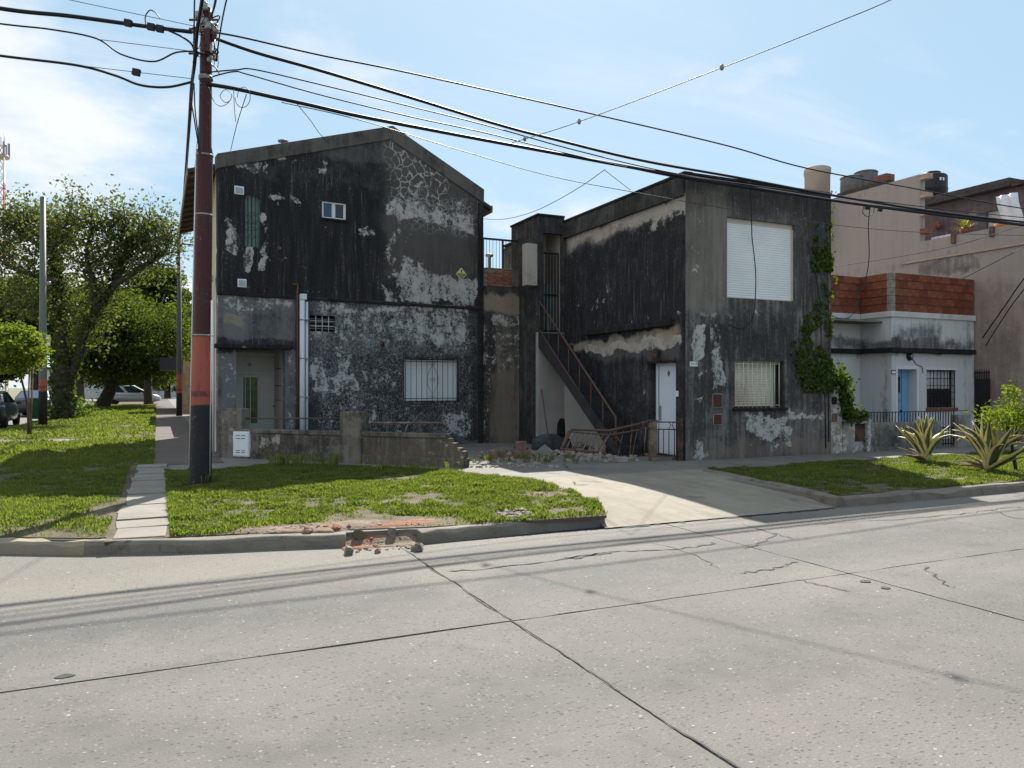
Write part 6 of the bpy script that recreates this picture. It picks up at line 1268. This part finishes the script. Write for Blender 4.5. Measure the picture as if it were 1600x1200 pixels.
def dense_tree(name, base, crown, n, leaf, label, mat_, trunk_r=.25, lean_px=0, group='street trees down the left side street', clusters=170, cs=.42, Zc=None, bare=.0):
    q = G(base[0], base[1], ZW); Z = (q-C0).dot(CF); o = empty(name, (q.x, q.y, ZW), 0, label, 'tree', group); inv = Vector((q.x, q.y, ZW)); cx, cy, rx, ry = crown; c = atD(cx, cy, Z)-inv; RX, RZ = rx/FPX*Z, ry/FPX*Z
    P = catmull([Vector((0, 0, -.1)), atD(base[0]+lean_px*.35, base[1]-(base[1]-cy)*.4, Z)-inv, c], 5); k = MB(); k.tube(P, [trunk_r*(1-.6*i/(len(P)-1)) for i in range(len(P))], 9); k.build('trunk', MT['bark'], o)
    cl_ = rng.normal(size=(clusters, 3)); cl_ /= np.linalg.norm(cl_, axis=1, keepdims=True); cl_ *= rng.uniform(.35, 1., (clusters, 1))**.6; cl_ = cl_*np.array([RX, RX, RZ])+np.array(c)
    k = MB()
    for i in range(0, clusters, 3): k.tube([Vector(P[-2]), (Vector(P[-1])+Vector(cl_[i]))*.5+Vector((0, 0, .1)), Vector(cl_[i])], [trunk_r*.35, trunk_r*.2, .02], 4, cap=False)
    b_ = k.build('branches', MT['bark'], o, fix=False); b_['kind'] = 'stuff'
    idx = rng.integers(0, clusters, n); Q = cl_[idx]+rng.normal(size=(n, 3))*np.array([cs, cs, cs*.6])*(RX/3.2); tb_ = (rng.random(clusters)*.5)[idx]
    quads_mesh('crown', leaf_quads(Q, leaf, flat=.3), MT[mat_], o, np.clip(.15+tb_+rng.normal(size=n)*.15, 0, .95)); return o
dense_tree('street_tree', (157, 637), (195, 530, 100, 72), 26000, .26, 'dark leafy street tree leaning right behind the forked tree', 'leaf_dark', .55, 60)
dense_tree('street_tree', (55, 640), (45, 490, 80, 58), 19000, .27, 'dark leafy tree at the left edge behind the cars', 'leaf_dark', .4)
dense_tree('street_tree', (232, 633), (248, 490, 55, 78), 19000, .30, 'dark rounded tree beside the slim pole', 'leaf_dark', .4)
dense_tree('street_tree', (125, 628), (125, 500, 85, 62), 18000, .34, 'tall mid green tree at the back of the side street', 'leaf_mid', .5)
dense_tree('street_tree', (262, 622), (268, 545, 32, 58), 7000, .5, 'distant light green tree at the end of the sidewalk', 'leaf_mid', .5)
dense_tree('street_tree', (205, 625), (200, 585, 60, 30), 11000, .34, 'low dark tree over the silver minivan', 'leaf_dark', .4)
dense_tree('street_tree', (-20, 640), (-15, 545, 55, 60), 11000, .3, 'dark tree cut by the left picture edge', 'leaf_dark', .4)
dense_tree('street_tree', (300, 622), (285, 560, 28, 60), 5000, .5, 'dark distant tree partly hidden by the orange banded pole', 'leaf_dark', .4)
dense_tree('young_tree', (45, 680), (20, 545, 46, 36), 5200, .14, 'young yellow green tree with stakes on the verge', 'leaf_lime', .05, -10, None, 60, .55)
for i, px in enumerate((43, 48)):
    q = G(px, 681, ZW); k = MB(); k.tube([(0, 0, 0), (.05, 0, 2.1)], .025, 5); tag(k.build('tree_stake', MT['wood'], loc=(q.x, q.y, ZW)), ('left', 'right')[i]+' thin wooden stake of the young verge tree', 'stake', 'stakes of the young tree')
q = G(120, 652, ZW); P = rng.normal(size=(420, 3))*np.array([.5, .4, .3])+np.array([q.x, q.y, ZW+.35]); P[:, 2] = np.abs(P[:, 2]-ZW)+ZW; tag(quads_mesh('ivy_clump', leaf_quads(P, .18), MT['ivy'], tint=np.clip(.5+rng.normal(size=420)*.2, 0, .9)), 'leafy clump at the foot of the forked tree', kind='stuff')
# right hand bush
q = G(1588, 738, ZW); Zb = (q-C0).dot(CF); bo = empty('slender_shrub', (q.x, q.y, ZW), 0, 'pale green feathery shrub at the right edge behind the agaves', 'shrub')
k = MB(); k.tube([(0, 0, 0), (-.05, .05, .5), (-.12, .1, 1.)], [.03, .025, .012], 6); k.build('stem', MT['bark'], bo)
P = []; D = []
for _ in range(36):
    c = np.array(atD(random.gauss(1586, 24), random.gauss(654, 15), Zb+random.uniform(-.5, .5))-Vector((q.x, q.y, ZW))); 
    m_ = 55; P.append(c+rng.normal(size=(m_, 3))*np.array([.12, .12, .07]))
for _ in range(8):
    c = np.array(atD(random.gauss(1580, 8), random.gauss(615, 8), Zb+random.uniform(-.2, .2))-Vector((q.x, q.y, ZW))); P.append(c+rng.normal(size=(25, 3))*.07)
P = np.concatenate(P); quads_mesh('foliage', leaf_quads(P, .09, aspect=.32, flat=.2), MT['leaf_lime'], bo, np.clip(.25+rng.normal(size=len(P))*.2, 0, .95))
k = MB()
for _ in range(18): c = P[random.randrange(len(P))]; k.tube([(-.05, .05, .5), ((c[0]-.08)/2, c[1]/2, (c[2]+.7)/2), tuple(c)], [.012, .008, .003], 4, cap=False)
s_ = k.build('twigs', MT['bark'], bo, fix=False); s_['kind'] = 'stuff'

# ================================================================ AGAVES
ag_g = plain('agave green', (.075, .105, .05), .5, .15, 6, .1, spec=.4); ag_y = plain('agave cream margin', (.50, .43, .17), .5, .12, 6, .1); ag_d = plain('dry agave leaf', (.20, .15, .09), .9, .25, 6, .3)
def agave(px, py, label, leaves, sc):
    q = G(px, py, ZW); o = empty('agave', (q.x, q.y, ZW), 0, label, 'plant', 'variegated agaves on the right lawn')
    for (az, el, L, droop, w) in leaves:
        an = az - YAW; L *= sc; w *= sc*1.35; n = 9; pts = []; p = Vector((0, 0, .03)); a_el = R(el)
        for i in range(n+1):
            pts.append(p.copy()); t = i/n; e = a_el - R(droop)*max(0, t-.35)**1.1*1.5; p = p+Vector((math.cos(an)*math.cos(e), math.sin(an)*math.cos(e), math.sin(e)))*(L/n)
        s = Vector((-math.sin(an), math.cos(an), 0)); vs = []; fs = []
        for i, c in enumerate(pts):
            t = i/n; ww = w*(.75+1.1*t*(1-t)*1.6)*(1-t**2.6)+.003; tg = (pts[min(i+1, n)]-pts[max(i-1, 0)]).normalized(); up = s.cross(tg); up = up if up.z > 0 or el > 80 else -up
            for a, h in ((-1, .45), (-.52, .12), (0, -.1), (.52, .12), (1, .45)): vs.append(c+s*ww*a+up*ww*h)
        fs = [(i*5+j, i*5+j+1, (i+1)*5+j+1, (i+1)*5+j) for i in range(n) for j in range(4)]
        k = MB(); k.add(vs, fs, True); me = k.mesh('leaf')
        for m_ in ((ag_g, ag_y) if w > .045*sc else (ag_d, ag_d)): me.materials.append(m_)
        me.polygons.foreach_set('material_index', [1 if j in (0, 3) else 0 for i in range(n) for j in range(4)]); ob = bpy.data.objects.new('leaf', me); link(ob, o); md = ob.modifiers.new('s', 'SOLIDIFY'); md.thickness = .012*sc
    return o
LV = [(178, 48, 1.0, 5, .06), (150, 62, .95, 95, .06), (165, 70, .9, 130, .055), (120, 78, .95, 8, .07), (95, 86, 1.0, 4, .075), (70, 80, .98, 6, .07), (60, 70, .95, 60, .065), (20, 62, .85, 110, .06), (2, 50, .85, 60, .06), (-25, 66, .9, 80, .06), (-60, 62, .85, 25, .07), (-95, 64, .9, 20, .075), (-130, 60, .9, 60, .065), (200, 60, .9, 70, .06), (-75, 80, .95, 10, .075), (30, 80, 1.0, 30, .065), (140, 35, .55, 40, .03), (10, 25, .5, 40, .03), (-60, 20, .5, 30, .03), (-110, 25, .45, 30, .03), (-10, 32, .6, 20, .03), (-150, 20, .5, 30, .03)]
LV += [(110, 84, .92, 10, .06), (160, 80, .9, 15, .06), (40, 84, .95, 8, .06), (-30, 82, .9, 12, .065), (-100, 76, .85, 14, .065), (-140, 74, .85, 25, .06), (85, 74, .9, 70, .055), (190, 56, .8, 95, .055)]
agave(1446, 724, 'smaller variegated agave on the left, nearer the driveway', LV, .95)
LV2 = [(a+random.uniform(-12, 12), e+random.uniform(-5, 5), l*random.uniform(.95, 1.15), d, w) for a, e, l, d, w in LV]+[(5, 30, 1.15, -25, .06), (170, 52, 1.05, 20, .06)]
agave(1546, 738, 'larger variegated agave by the right picture edge', LV2, 1.0)

# ================================================================ CARS
def car_mats(col, rough=.3): m = Mat('car paint'); return m.bsdf(col, rough, metal=.3, spec=.5, coat=.6)
lamp_red = plain('red lamp', (.35, .015, .02), .2, .1, spec=.6); chrome = plain('chrome', (.6, .6, .62), .2, .05, metal=.9); rub = plain('tyre rubber', (.015, .015, .015), .9, .2); lamp_w = plain('clear lamp', (.6, .62, .65), .15, .05, spec=.7)
def car(name, label, loc, rz, paint, van=False, group='cars parked in the side street'):
    o = empty(name, loc, rz, label, 'car', group)      # x forward
    if van: L, Wd, st = 4.5, .87, [(-2.22, .35, .95, .74), (-2.15, .28, 1.05, .84), (-1.2, .24, 1.06, .87), (.6, .24, 1.0, .87), (1.5, .24, .92, .86), (2.05, .27, .78, .8), (2.25, .34, .62, .66)]; cab = [(-2.17, 1.04), (-1.95, 1.62), (.15, 1.66), (1.45, .95)]; wx = 1.38; wr = .31
    else: L, Wd, st = 4.75, .91, [(-2.36, .42, .86, .70), (-2.28, .30, .98, .84), (-1.6, .22, 1.03, .90), (-.4, .22, .98, .91), (.9, .22, .95, .91), (1.7, .24, .86, .88), (2.2, .28, .74, .78), (2.36, .36, .6, .64)]; cab = [(-1.95, .99), (-.95, 1.44), (.15, 1.47), (1.15, .93)]; wx = 1.42; wr = .33
    k = MB(); vs = []; n = 12
    for (x, zb, zt, w) in st:
        ring = [(-w*.8, zb), (w*.8, zb), (w*.97, zb+.08), (w, zb+(zt-zb)*.45), (w*.99, zb+(zt-zb)*.75), (w*.93, zt-.03), (w*.8, zt), (-w*.8, zt), (-w*.93, zt-.03), (-w*.99, zb+(zt-zb)*.75), (-w, zb+(zt-zb)*.45), (-w*.97, zb+.08)]
        vs += [(x, y, z) for y, z in ring]
    k.add(vs, [(i*n+j, i*n+(j+1) % n, (i+1)*n+(j+1) % n, (i+1)*n+j) for i in range(len(st)-1) for j in range(n)]+[tuple(range(n))[::-1], tuple((len(st)-1)*n+j for j in range(n))], True); b = k.build('body', paint, o)
    (x0, z0), (x1, z1), (x2, z2), (x3, z3) = cab; wb_, wt_ = Wd*.93, Wd*.70
    c8 = [(x0, -wb_, z0), (x3, -wb_, z3), (x3, wb_, z3), (x0, wb_, z0), (x1, -wt_, z1), (x2, -wt_, z2), (x2, wt_, z2), (x1, wt_, z1)]
    k = MB(); k.hexa(c8); k.build('cabin', paint, o, bevel=.08, seg=3)
    def panel(nm, pts, inset, mat, off):
        P = [Vector(p) for p in pts]; c = sum(P, Vector())/len(P); nn = (P[1]-P[0]).cross(P[2]-P[0]).normalized(); nn = nn if nn.dot(c-Vector((0, 0, .8))) > 0 else -nn
        Q = [c+(p-c)*inset+nn*off for p in P]; k = MB(); k.add([tuple(q_) for q_ in Q]+[tuple(q_-nn*.03) for q_ in Q], [(0, 1, 2, 3), (7, 6, 5, 4), (0, 4, 5, 1), (1, 5, 6, 2), (2, 6, 7, 3), (3, 7, 4, 0)]); k.build(nm, mat, o)
    panel('rear_window', [c8[0], c8[3], c8[7], c8[4]], .84, MT['glass_blue'], .012); panel('windscreen', [c8[1], c8[2], c8[6], c8[5]], .88, MT['glass'], .012)
    for sgn in (0, 1):
        a, b_, c_, d_ = (c8[0], c8[1], c8[5], c8[4]) if sgn == 0 else (c8[3], c8[2], c8[6], c8[7]); mid0 = tuple((Vector(a)+Vector(b_))/2); mid1 = tuple((Vector(d_)+Vector(c_))/2)
        panel('side_window', [a, mid0, mid1, d_], .82, MT['glass'], .012); panel('side_window', [mid0, b_, c_, mid1], .82, MT['glass'], .012)
    for sx_ in (-1, 1):
        for sy_ in (-1, 1):
            w_ = empty('wheel', (sx_*wx, sy_*(Wd-.12), wr)); w_.parent = o
            k = MB(); k.lathe([(wr*.62, -.1), (wr*.95, -.1), (wr, -.06), (wr, .06), (wr*.95, .1), (wr*.62, .1)], (0, 0, 0), 22); k.build('tyre', rub, w_, rot=(R(90), 0, 0))
            k = MB(); k.lathe([(wr*.62, -.09), (wr*.2, -.06), (wr*.2, .06), (wr*.62, .09)], (0, 0, 0), 14); k.build('rim', chrome, w_, rot=(R(90), 0, 0))
    zl_ = st[1][2]-.16
    for s_ in (-1, 1):
        k = MB(); k.obox((st[1][0]+.02, s_*Wd*.66, zl_), .05, .24, .065, (0, 0, -s_*.35)); k.build('taillight', lamp_red, o, bevel=.03); k = MB(); k.obox((st[-2][0]-.02, s_*Wd*.62, .68), .1, .2, .06, (0, 0, s_*.4)); k.build('headlight', lamp_w, o, bevel=.03)
        k = MB(); k.obox((.75, s_*(Wd+.08), .98), .06, .09, .06, (0, 0, 0)); k.build('mirror', paint, o, bevel=.03)
    k = MB(); k.box(st[0][0]-.02, st[0][0]+.1, -.62, .62, .44, .48); k.build('bumper_trim', MT['black_metal'], o); k = MB(); k.box(st[0][0]-.012, st[0][0]+.05, -.2, .2, .62, .73); k.build('licence_plate', MT['white_paint'], o)
    return o
car('parked_car', 'dark blue grey sedan at the left picture edge seen from behind', (-6.25, 37.2, 0), R(90), car_mats((.02, .028, .05)))
car('parked_car', 'dark sedan parked farther on behind the painted pole', (-6.2, 51., 0), R(90), car_mats((.03, .035, .04)))
q = G(205, 634, .0); car('parked_minivan', 'silver minivan seen side on at the end of the verge', (q.x+.1, q.y, .12), R(-3), car_mats((.42, .44, .46)), True)
# green wheelie bin between pole and cars
q = G(55, 658, ZW); bn = empty('wheelie_bin', (q.x, q.y, ZW), 0, 'dark green wheelie bin beside the painted far pole', 'bin'); k = MB(); k.hexa([(-.22, -.25, .1), (.22, -.25, .1), (.22, .25, .1), (-.22, .25, .1), (-.3, -.35, .95), (.3, -.35, .95), (.3, .35, .95), (-.3, .35, .95)]); k.build('body', plain('green plastic', (.015, .09, .035), .5), bn, bevel=.03); k = MB(); k.box(-.32, .32, -.38, .38, .955, 1.03); k.build('lid', plain('green lid', (.02, .12, .05), .45), bn, bevel=.02)
for s_ in (-.2, .2): k = MB(); k.lathe([(.1, -.03), (.1, .03)], (0, 0, 0), 12); k.build('wheel', rub, bn, loc=(s_, .25, .1), rot=(0, R(90), 0))
# ================================================================ SIDE STREET BACKGROUND
def box_thing(name, label, cat, x0, x1, y0, y1, z1, mat, parts=()):
    o = empty(name, ((x0+x1)/2, y0, ZW), 0, label, cat); k = MB(); k.box(x0-(x0+x1)/2, x1-(x0+x1)/2, 0, y1-y0, -.1, z1); k.build('wall', mat, o)
    for (nm, b_, mt) in parts: k = MB(); k.box(b_[0]-(x0+x1)/2, b_[1]-(x0+x1)/2, b_[2]-y0, b_[3]-y0, b_[4], b_[5]); k.build(nm, mt, o)
    return o
xs = A.x
brw = plain('brown board wall', (.22, .15, .09), .9, .25, 3, .3)
yb1 = F1.w(0, 7.6, 0).y+.3
box_thing('boundary_wall', 'low brown boundary wall beyond the gabled house', 'wall', xs+.05, xs+.3, yb1, yb1+9, 1.5, brw, [('coping', (xs+.02, xs+.33, yb1, yb1+9, 1.501, 1.58), MT['walk'])])
box_thing('side_house', 'pale house far along the side street sidewalk', 'house', xs+.6, xs+9, yb1+9.3, yb1+18, 3.6, pal, [('window', (xs+.57, xs+.6, yb1+11, yb1+12.5, 1., 2.2), MT['glass']), ('window', (xs+.57, xs+.6, yb1+14, yb1+15.5, 1., 2.2), MT['glass']), ('roof', (xs+.4, xs+9.2, yb1+9.1, yb1+18.2, 3.602, 3.8), MT['roof_dark'])])
box_thing('kiosk', 'dark awninged shop front at the far end of the sidewalk', 'shop', xs+.1, xs+6, yb1+22, yb1+34, 3., brw, [('awning', (xs-1.1, xs+.1, yb1+22, yb1+26, 2.5, 3.2), MT['black_metal']), ('door', (xs+.07, xs+.098, yb1+23, yb1+24.2, 0, 2.1), MT['dark'])])
for i, (yy, hh, c_, lab) in enumerate(((48, 3.4, (.5, .42, .38), 'pinkish house across the side street behind the cars'), (64, 4.2, (.55, .53, .5), 'pale house across the side street behind the trees'), (82, 3.6, (.4, .3, .26), 'brown house across the far side street'))):
    m_ = plain('far render', c_, .9, .1, .6, .2); x1 = -17.
    box_thing('far_house', lab, 'house', x1-9, x1, yy, yy+14, hh, m_, [('window', (x1-.01, x1+.03, yy+2, yy+3.4, 1., 2.2), MT['glass']), ('door', (x1-.01, x1+.04, yy+6, yy+7, .0, 2.1), MT['wood']), ('window', (x1-.01, x1+.03, yy+9, yy+10.4, 1., 2.2), MT['glass']), ('roof', (x1-9.2, x1+.3, yy-.2, yy+14.2, hh+.002, hh+.25), MT['roof_dark'])])
box_thing('far_house', 'pale low house closing the end of the side street', 'house', -14, 12, 125, 133, 4., pal, [('window', (-6, -4, 124.96, 125.05, 1., 2.4), MT['glass']), ('window', (-1, 1, 124.96, 125.05, 1., 2.4), MT['glass']), ('roof', (-14.3, 12.3, 124.6, 133.2, 4.002, 4.3), MT['roof_dark'])])
# cell tower
q = atD(1, 600, 120); CT = empty('lattice_mast', (q.x, q.y, 0), 0, 'red and white lattice phone mast at the left picture edge', 'mast'); hT = EYE+(HORIZ-228)/FPX*120
mm_ = Mat('red white mast paint'); v = mm_.coord(); z = mm_.sep(v)[2]; mmat = mm_.bsdf(mm_.mix(mm_.ss(mm_.math('SINE', z*.75), -.1, .1), (.34, .05, .04), (.55, .5, .48)), .6)
for (sx_, sy_) in ((-1, -1), (1, -1), (1, 1), (-1, 1)): k = MB(); k.tube([(sx_*.8, sy_*.8, 0), (sx_*.45, sy_*.45, hT)], .1, 5); k.build('leg', mmat, CT)
k = MB()
for i in range(24):
    z0, z1 = hT*i/24, hT*(i+1)/24; w0, w1 = .8-.35*i/24, .8-.35*(i+1)/24
    for (a, b, c, d) in ((-1, -1, 1, -1), (1, -1, 1, 1), (1, 1, -1, 1), (-1, 1, -1, -1)): k.tube([(a*w0, b*w0, z0), (c*w1, d*w1, z1)], .05, 4); k.tube([(a*w1, b*w1, z1), (c*w1, d*w1, z1)], .05, 4)
s_ = k.build('bracing', mmat, CT); s_['kind'] = 'stuff'
for i in range(6): an = i*1.047; k = MB(); k.box(-.15, .15, -.1, .1, -1.1, 1.1); k.build('antenna', MT['galv'], CT, loc=(1.1*math.cos(an), 1.1*math.sin(an), hT-.6), rot=(0, 0, an))
k = MB(); k.lathe([(1.2, -1.9), (1.25, -1.7), (1.2, -1.5)], (0, 0, hT), 14); k.build('platform', mmat, CT)
for i in range(3): k = MB(); k.tube([(.4*i-.4, .2*i, hT), (.4*i-.4, .2*i, hT+1.5+.4*i)], .05, 5); k.build('rod', MT['galv'], CT)

# ================================================================ RUBBLE AND FALLEN GATE
rubz = lambda x, y: ZW
for (bxp, n, r0, r1, mt, lab) in (((770, 1000, 704, 722), 420, .02, .085, 'mortar_chunk', 'scattered pale plaster rubble in the yard'), ((800, 960, 700, 716), 120, .02, .06, 'dark', 'dark burnt rubble under the fallen gate'), ((735, 870, 706, 732), 220, .015, .07, 'mortar_chunk', 'pale crumbs beside the broken garden wall'), ((745, 830, 710, 724), 40, .02, .05, 'redbrick', 'red brick crumbs beside the broken garden wall')):
    scatter('rubble', lab, MT[mt], bxp, n, r0, r1, rubz)
def lump(name, px, py, s, mat, label, cat, rot=(0, 0, 0), up=0.):
    q = G(px, py, ZW); k = MB(); k.obox((0, 0, s[2]), s[0], s[1], s[2], (0, 0, 0)); o = k.build(name, MT[mat], loc=(q.x, q.y, ZW+up), rot=rot, bevel=.012); return tag(o, label, cat)
lump('brick_block', 777, 719, (.15, .11, .10), 'oldbrick', 'pale brick block lying left in the yard rubble', 'brick', (0, .05, .3))
lump('brick_block', 815, 717, (.17, .13, .09), 'oldbrick', 'lower mortared brick block of the little stack in the rubble', 'brick', (0, 0, .1))
lump('brick_block', 814, 716.5, (.09, .09, .09), 'oldbrick', 'red brick on top of the little stack in the rubble', 'brick', (0, 0, .25), .185)
lump('stone_slab', 848, 713, (.25, .14, .03), 'walk', 'tilted grey slab fragment in the middle of the rubble', 'slab', (R(38), R(-22), .5), .04)
lump('stone_slab', 905, 702, (.24, .2, .02), 'mortar_chunk', 'pale slab fragment under the fallen gate', 'slab', (R(12), R(8), .2), .12)
lump('concrete_block', 945, 706, (.2, .16, .13), 'mortar_chunk', 'broken concrete block under the right end of the fallen gate', 'block', (0, .1, .4))
lump('kerb_block', 969, 722, (.15, .06, .05), 'mortar_chunk', 'small pale block on the yard edge before the stair', 'block', (0, 0, -.1))
lump('stone_slab', 790, 706, (.22, .14, .03), 'walk', 'flat grey slab at the back of the rubble', 'slab', (R(8), 0, .3), .02)
# heaped bags / burnt bin
q = G(876, 694, ZW); bb = empty('burnt_drum', (q.x, q.y+.1, ZW), 0, 'blackened round drum standing behind the rubble', 'drum'); k = MB(); k.lathe([(.22, 0), (.23, .3), (.22, .55), (.18, .68), (.14, .7), (.13, .5)], (0, 0, 0), 16); k.build('body', MT['dark'], bb)
k = MB(); k.lathe([(.225, .28), (.24, .3), (.225, .32)], (0, 0, 0), 16); k.build('rib', MT['dark_rust'], bb)
q = G(868, 706, ZW); vs, fs = chunk(.34, 77, .75, 3); k = MB(); k.add([(x*1.1, y*.7, max(-.05, z*(1.15-.5*abs(x)))) for x, y, z in vs], fs, True); tag(k.build('rubble_sack', plain('dirty grey sack', (.045, .047, .052), .9, .5, 5, .6), loc=(q.x, q.y+.2, ZW+.1)), 'lumpy grey rubble sack below the burnt drum', 'sack')
q0, q1 = G(859, 700, ZW), atY(846, 608, YT-.1); k = MB(); k.tube([q0, q1], .018, 6); tag(k.build('leaning_pole', MT['wood']), 'thin wooden pole leaning on the tower wall', 'pole')
# fallen gate
FGm = empty('fallen_gate', tuple(G(950, 715, ZW)), 0, 'bent rusty gate collapsed over the rubble', 'gate'); iv_ = Vector(FGm.location)
def gp(px, py, z): p = G(px, py, z); return p-iv_
def bar(nm, pts, r_, mt='rust', par=None): k = MB(); k.tube(pts, r_, 6); k.build(nm, MT[mt], par or FGm)
T0, T1, T2 = gp(893, 671, .62), gp(952, 673, .62), gp(1018, 657, .78)
D = lambda px, py, d: atD(px, py, d)-iv_
a0_, a1_, a2_ = D(893, 671, 15.6), D(952, 673, 15.6), D(1018, 657.5, 15.65)
bar('top_rail', [a0_, a1_, a2_], .024); b0_, b1_ = D(876, 701, 15.2), D(935, 707, 15.2); c0_, c1_ = D(888, 674, 15.55), D(952, 680, 15.55)
bar('rail', [c0_, c1_, D(1018, 668, 15.65)], .018); bar('rail', [b0_, b1_], .02); bar('end_bar', [a0_, D(876, 704, 15.15)], .024)
for i in range(8): t = i/7; bar('bar', [c0_.lerp(c1_, t), b0_.lerp(b1_, t)], .012, 'grey_rust')
for px, py in ((958, 676), (1003, 661)): bar('scroll', [D(px, py-3, 15.6), D(px+3, py+5, 15.6), D(px-2, py+10, 15.6)], .013)
for px in (972, 985, 994, 1007): bar('bar', [D(px+2, 673-(px-972)*.12, 15.62), D(px-1 if px % 2 else px-6, 711, 15.62)], .009, 'grey_rust')
bar('brace', [D(935, 704, 15.3), D(955, 674, 15.6)], .016); bar('brace', [D(962, 682, 15.6), D(972, 693, 15.6)], .016)
# rusty post and small gate
q = G(1020, 720, ZW); po = empty('gate_post', (q.x, q.y, ZW), 0, 'thick rusty flaking gate post before the white door', 'post'); hP = EYE+(HORIZ-658)/FPX*(q-C0).dot(CF)-ZW
k = MB(); k.box(-.07, .07, -.06, .06, 0, hP); k.build('shaft', MT['grey_rust'], po, bevel=.012); k = MB(); k.box(-.08, .08, -.07, .07, hP+.001, hP+.02); k.build('cap', MT['rust'], po)
sg = empty('small_gate', (q.x+.09, q.y, ZW), math.atan2(Y2+.05-q.y, X2-.09-q.x), 'small black barred gate before the white door', 'gate'); Lg = math.hypot(X2-.15-q.x, Y2+.05-q.y)
for zq in (hP-.02, hP-.17, .1): k = MB(); k.box(0, Lg, -.012, .012, zq-.012, zq+.012); k.build('rail', MT['dark_rust'], sg)
for i in range(5): k = MB(); uq = .03+(Lg-.06)*i/4; k.tube([(uq, 0, .1), (uq, 0, hP-.17)], .010, 5); k.build('bar', MT['dark_rust'], sg)
k = MB(); c_ = Lg*.6; k.tube([(c_-.05, 0, hP-.02), (c_-.015, 0, hP-.08), (c_-.06, 0, hP-.17)], .009, 5); k.tube([(c_+.05, 0, hP-.02), (c_+.015, 0, hP-.08), (c_+.06, 0, hP-.17)], .009, 5); k.build('scroll', MT['dark_rust'], sg)
k = MB(); k.box(-.05, .05, -.03, .05, 0, hP+.05); tag(k.build('gate_post', MT['dark_rust'], loc=(X2-.07, Y2+.06, ZW), bevel=.01), 'dark weathered gate post against the house corner', 'post')
# tall weeds
def weeds(px0, px1, py, n, h, label):
    k = []; T_ = []
    for _ in range(n):
        p = G(random.uniform(px0, px1), py+random.uniform(-4, 4), ZW); hh = h*random.uniform(.5, 1.2)
        for _ in range(7):
            a = random.uniform(0, 6.28); e = random.uniform(.2, .6)*hh; s = np.array([-math.sin(a), math.cos(a), 0])*.008; b = np.array([p.x+random.gauss(0, .03), p.y+random.gauss(0, .03), ZW]); m_ = b+np.array([math.cos(a)*e*.35, math.sin(a)*e*.35, hh*.7]); t = b+np.array([math.cos(a)*e, math.sin(a)*e, hh*random.uniform(.8, 1.1)]); k.append([b-s, m_-s, t, m_+s]); T_.append(random.choice((.3, .6, .8, .99)))
    return tag(quads_mesh('weeds', np.array(k), MT['grass'], tint=np.array(T_)), label, kind='stuff')
weeds(425, 540, 731, 45, .28, 'tall seeding weeds along the back of the lawn'); weeds(740, 900, 722, 40, .16, 'small weeds growing in the yard rubble'); weeds(845, 872, 768, 6, .13, 'stray weeds along the driveway edge'); weeds(560, 720, 736, 30, .18, 'weeds at the lawn back edge near the broken wall'); weeds(300, 340, 757, 16, .2, 'grass tuft round the utility pole foot')
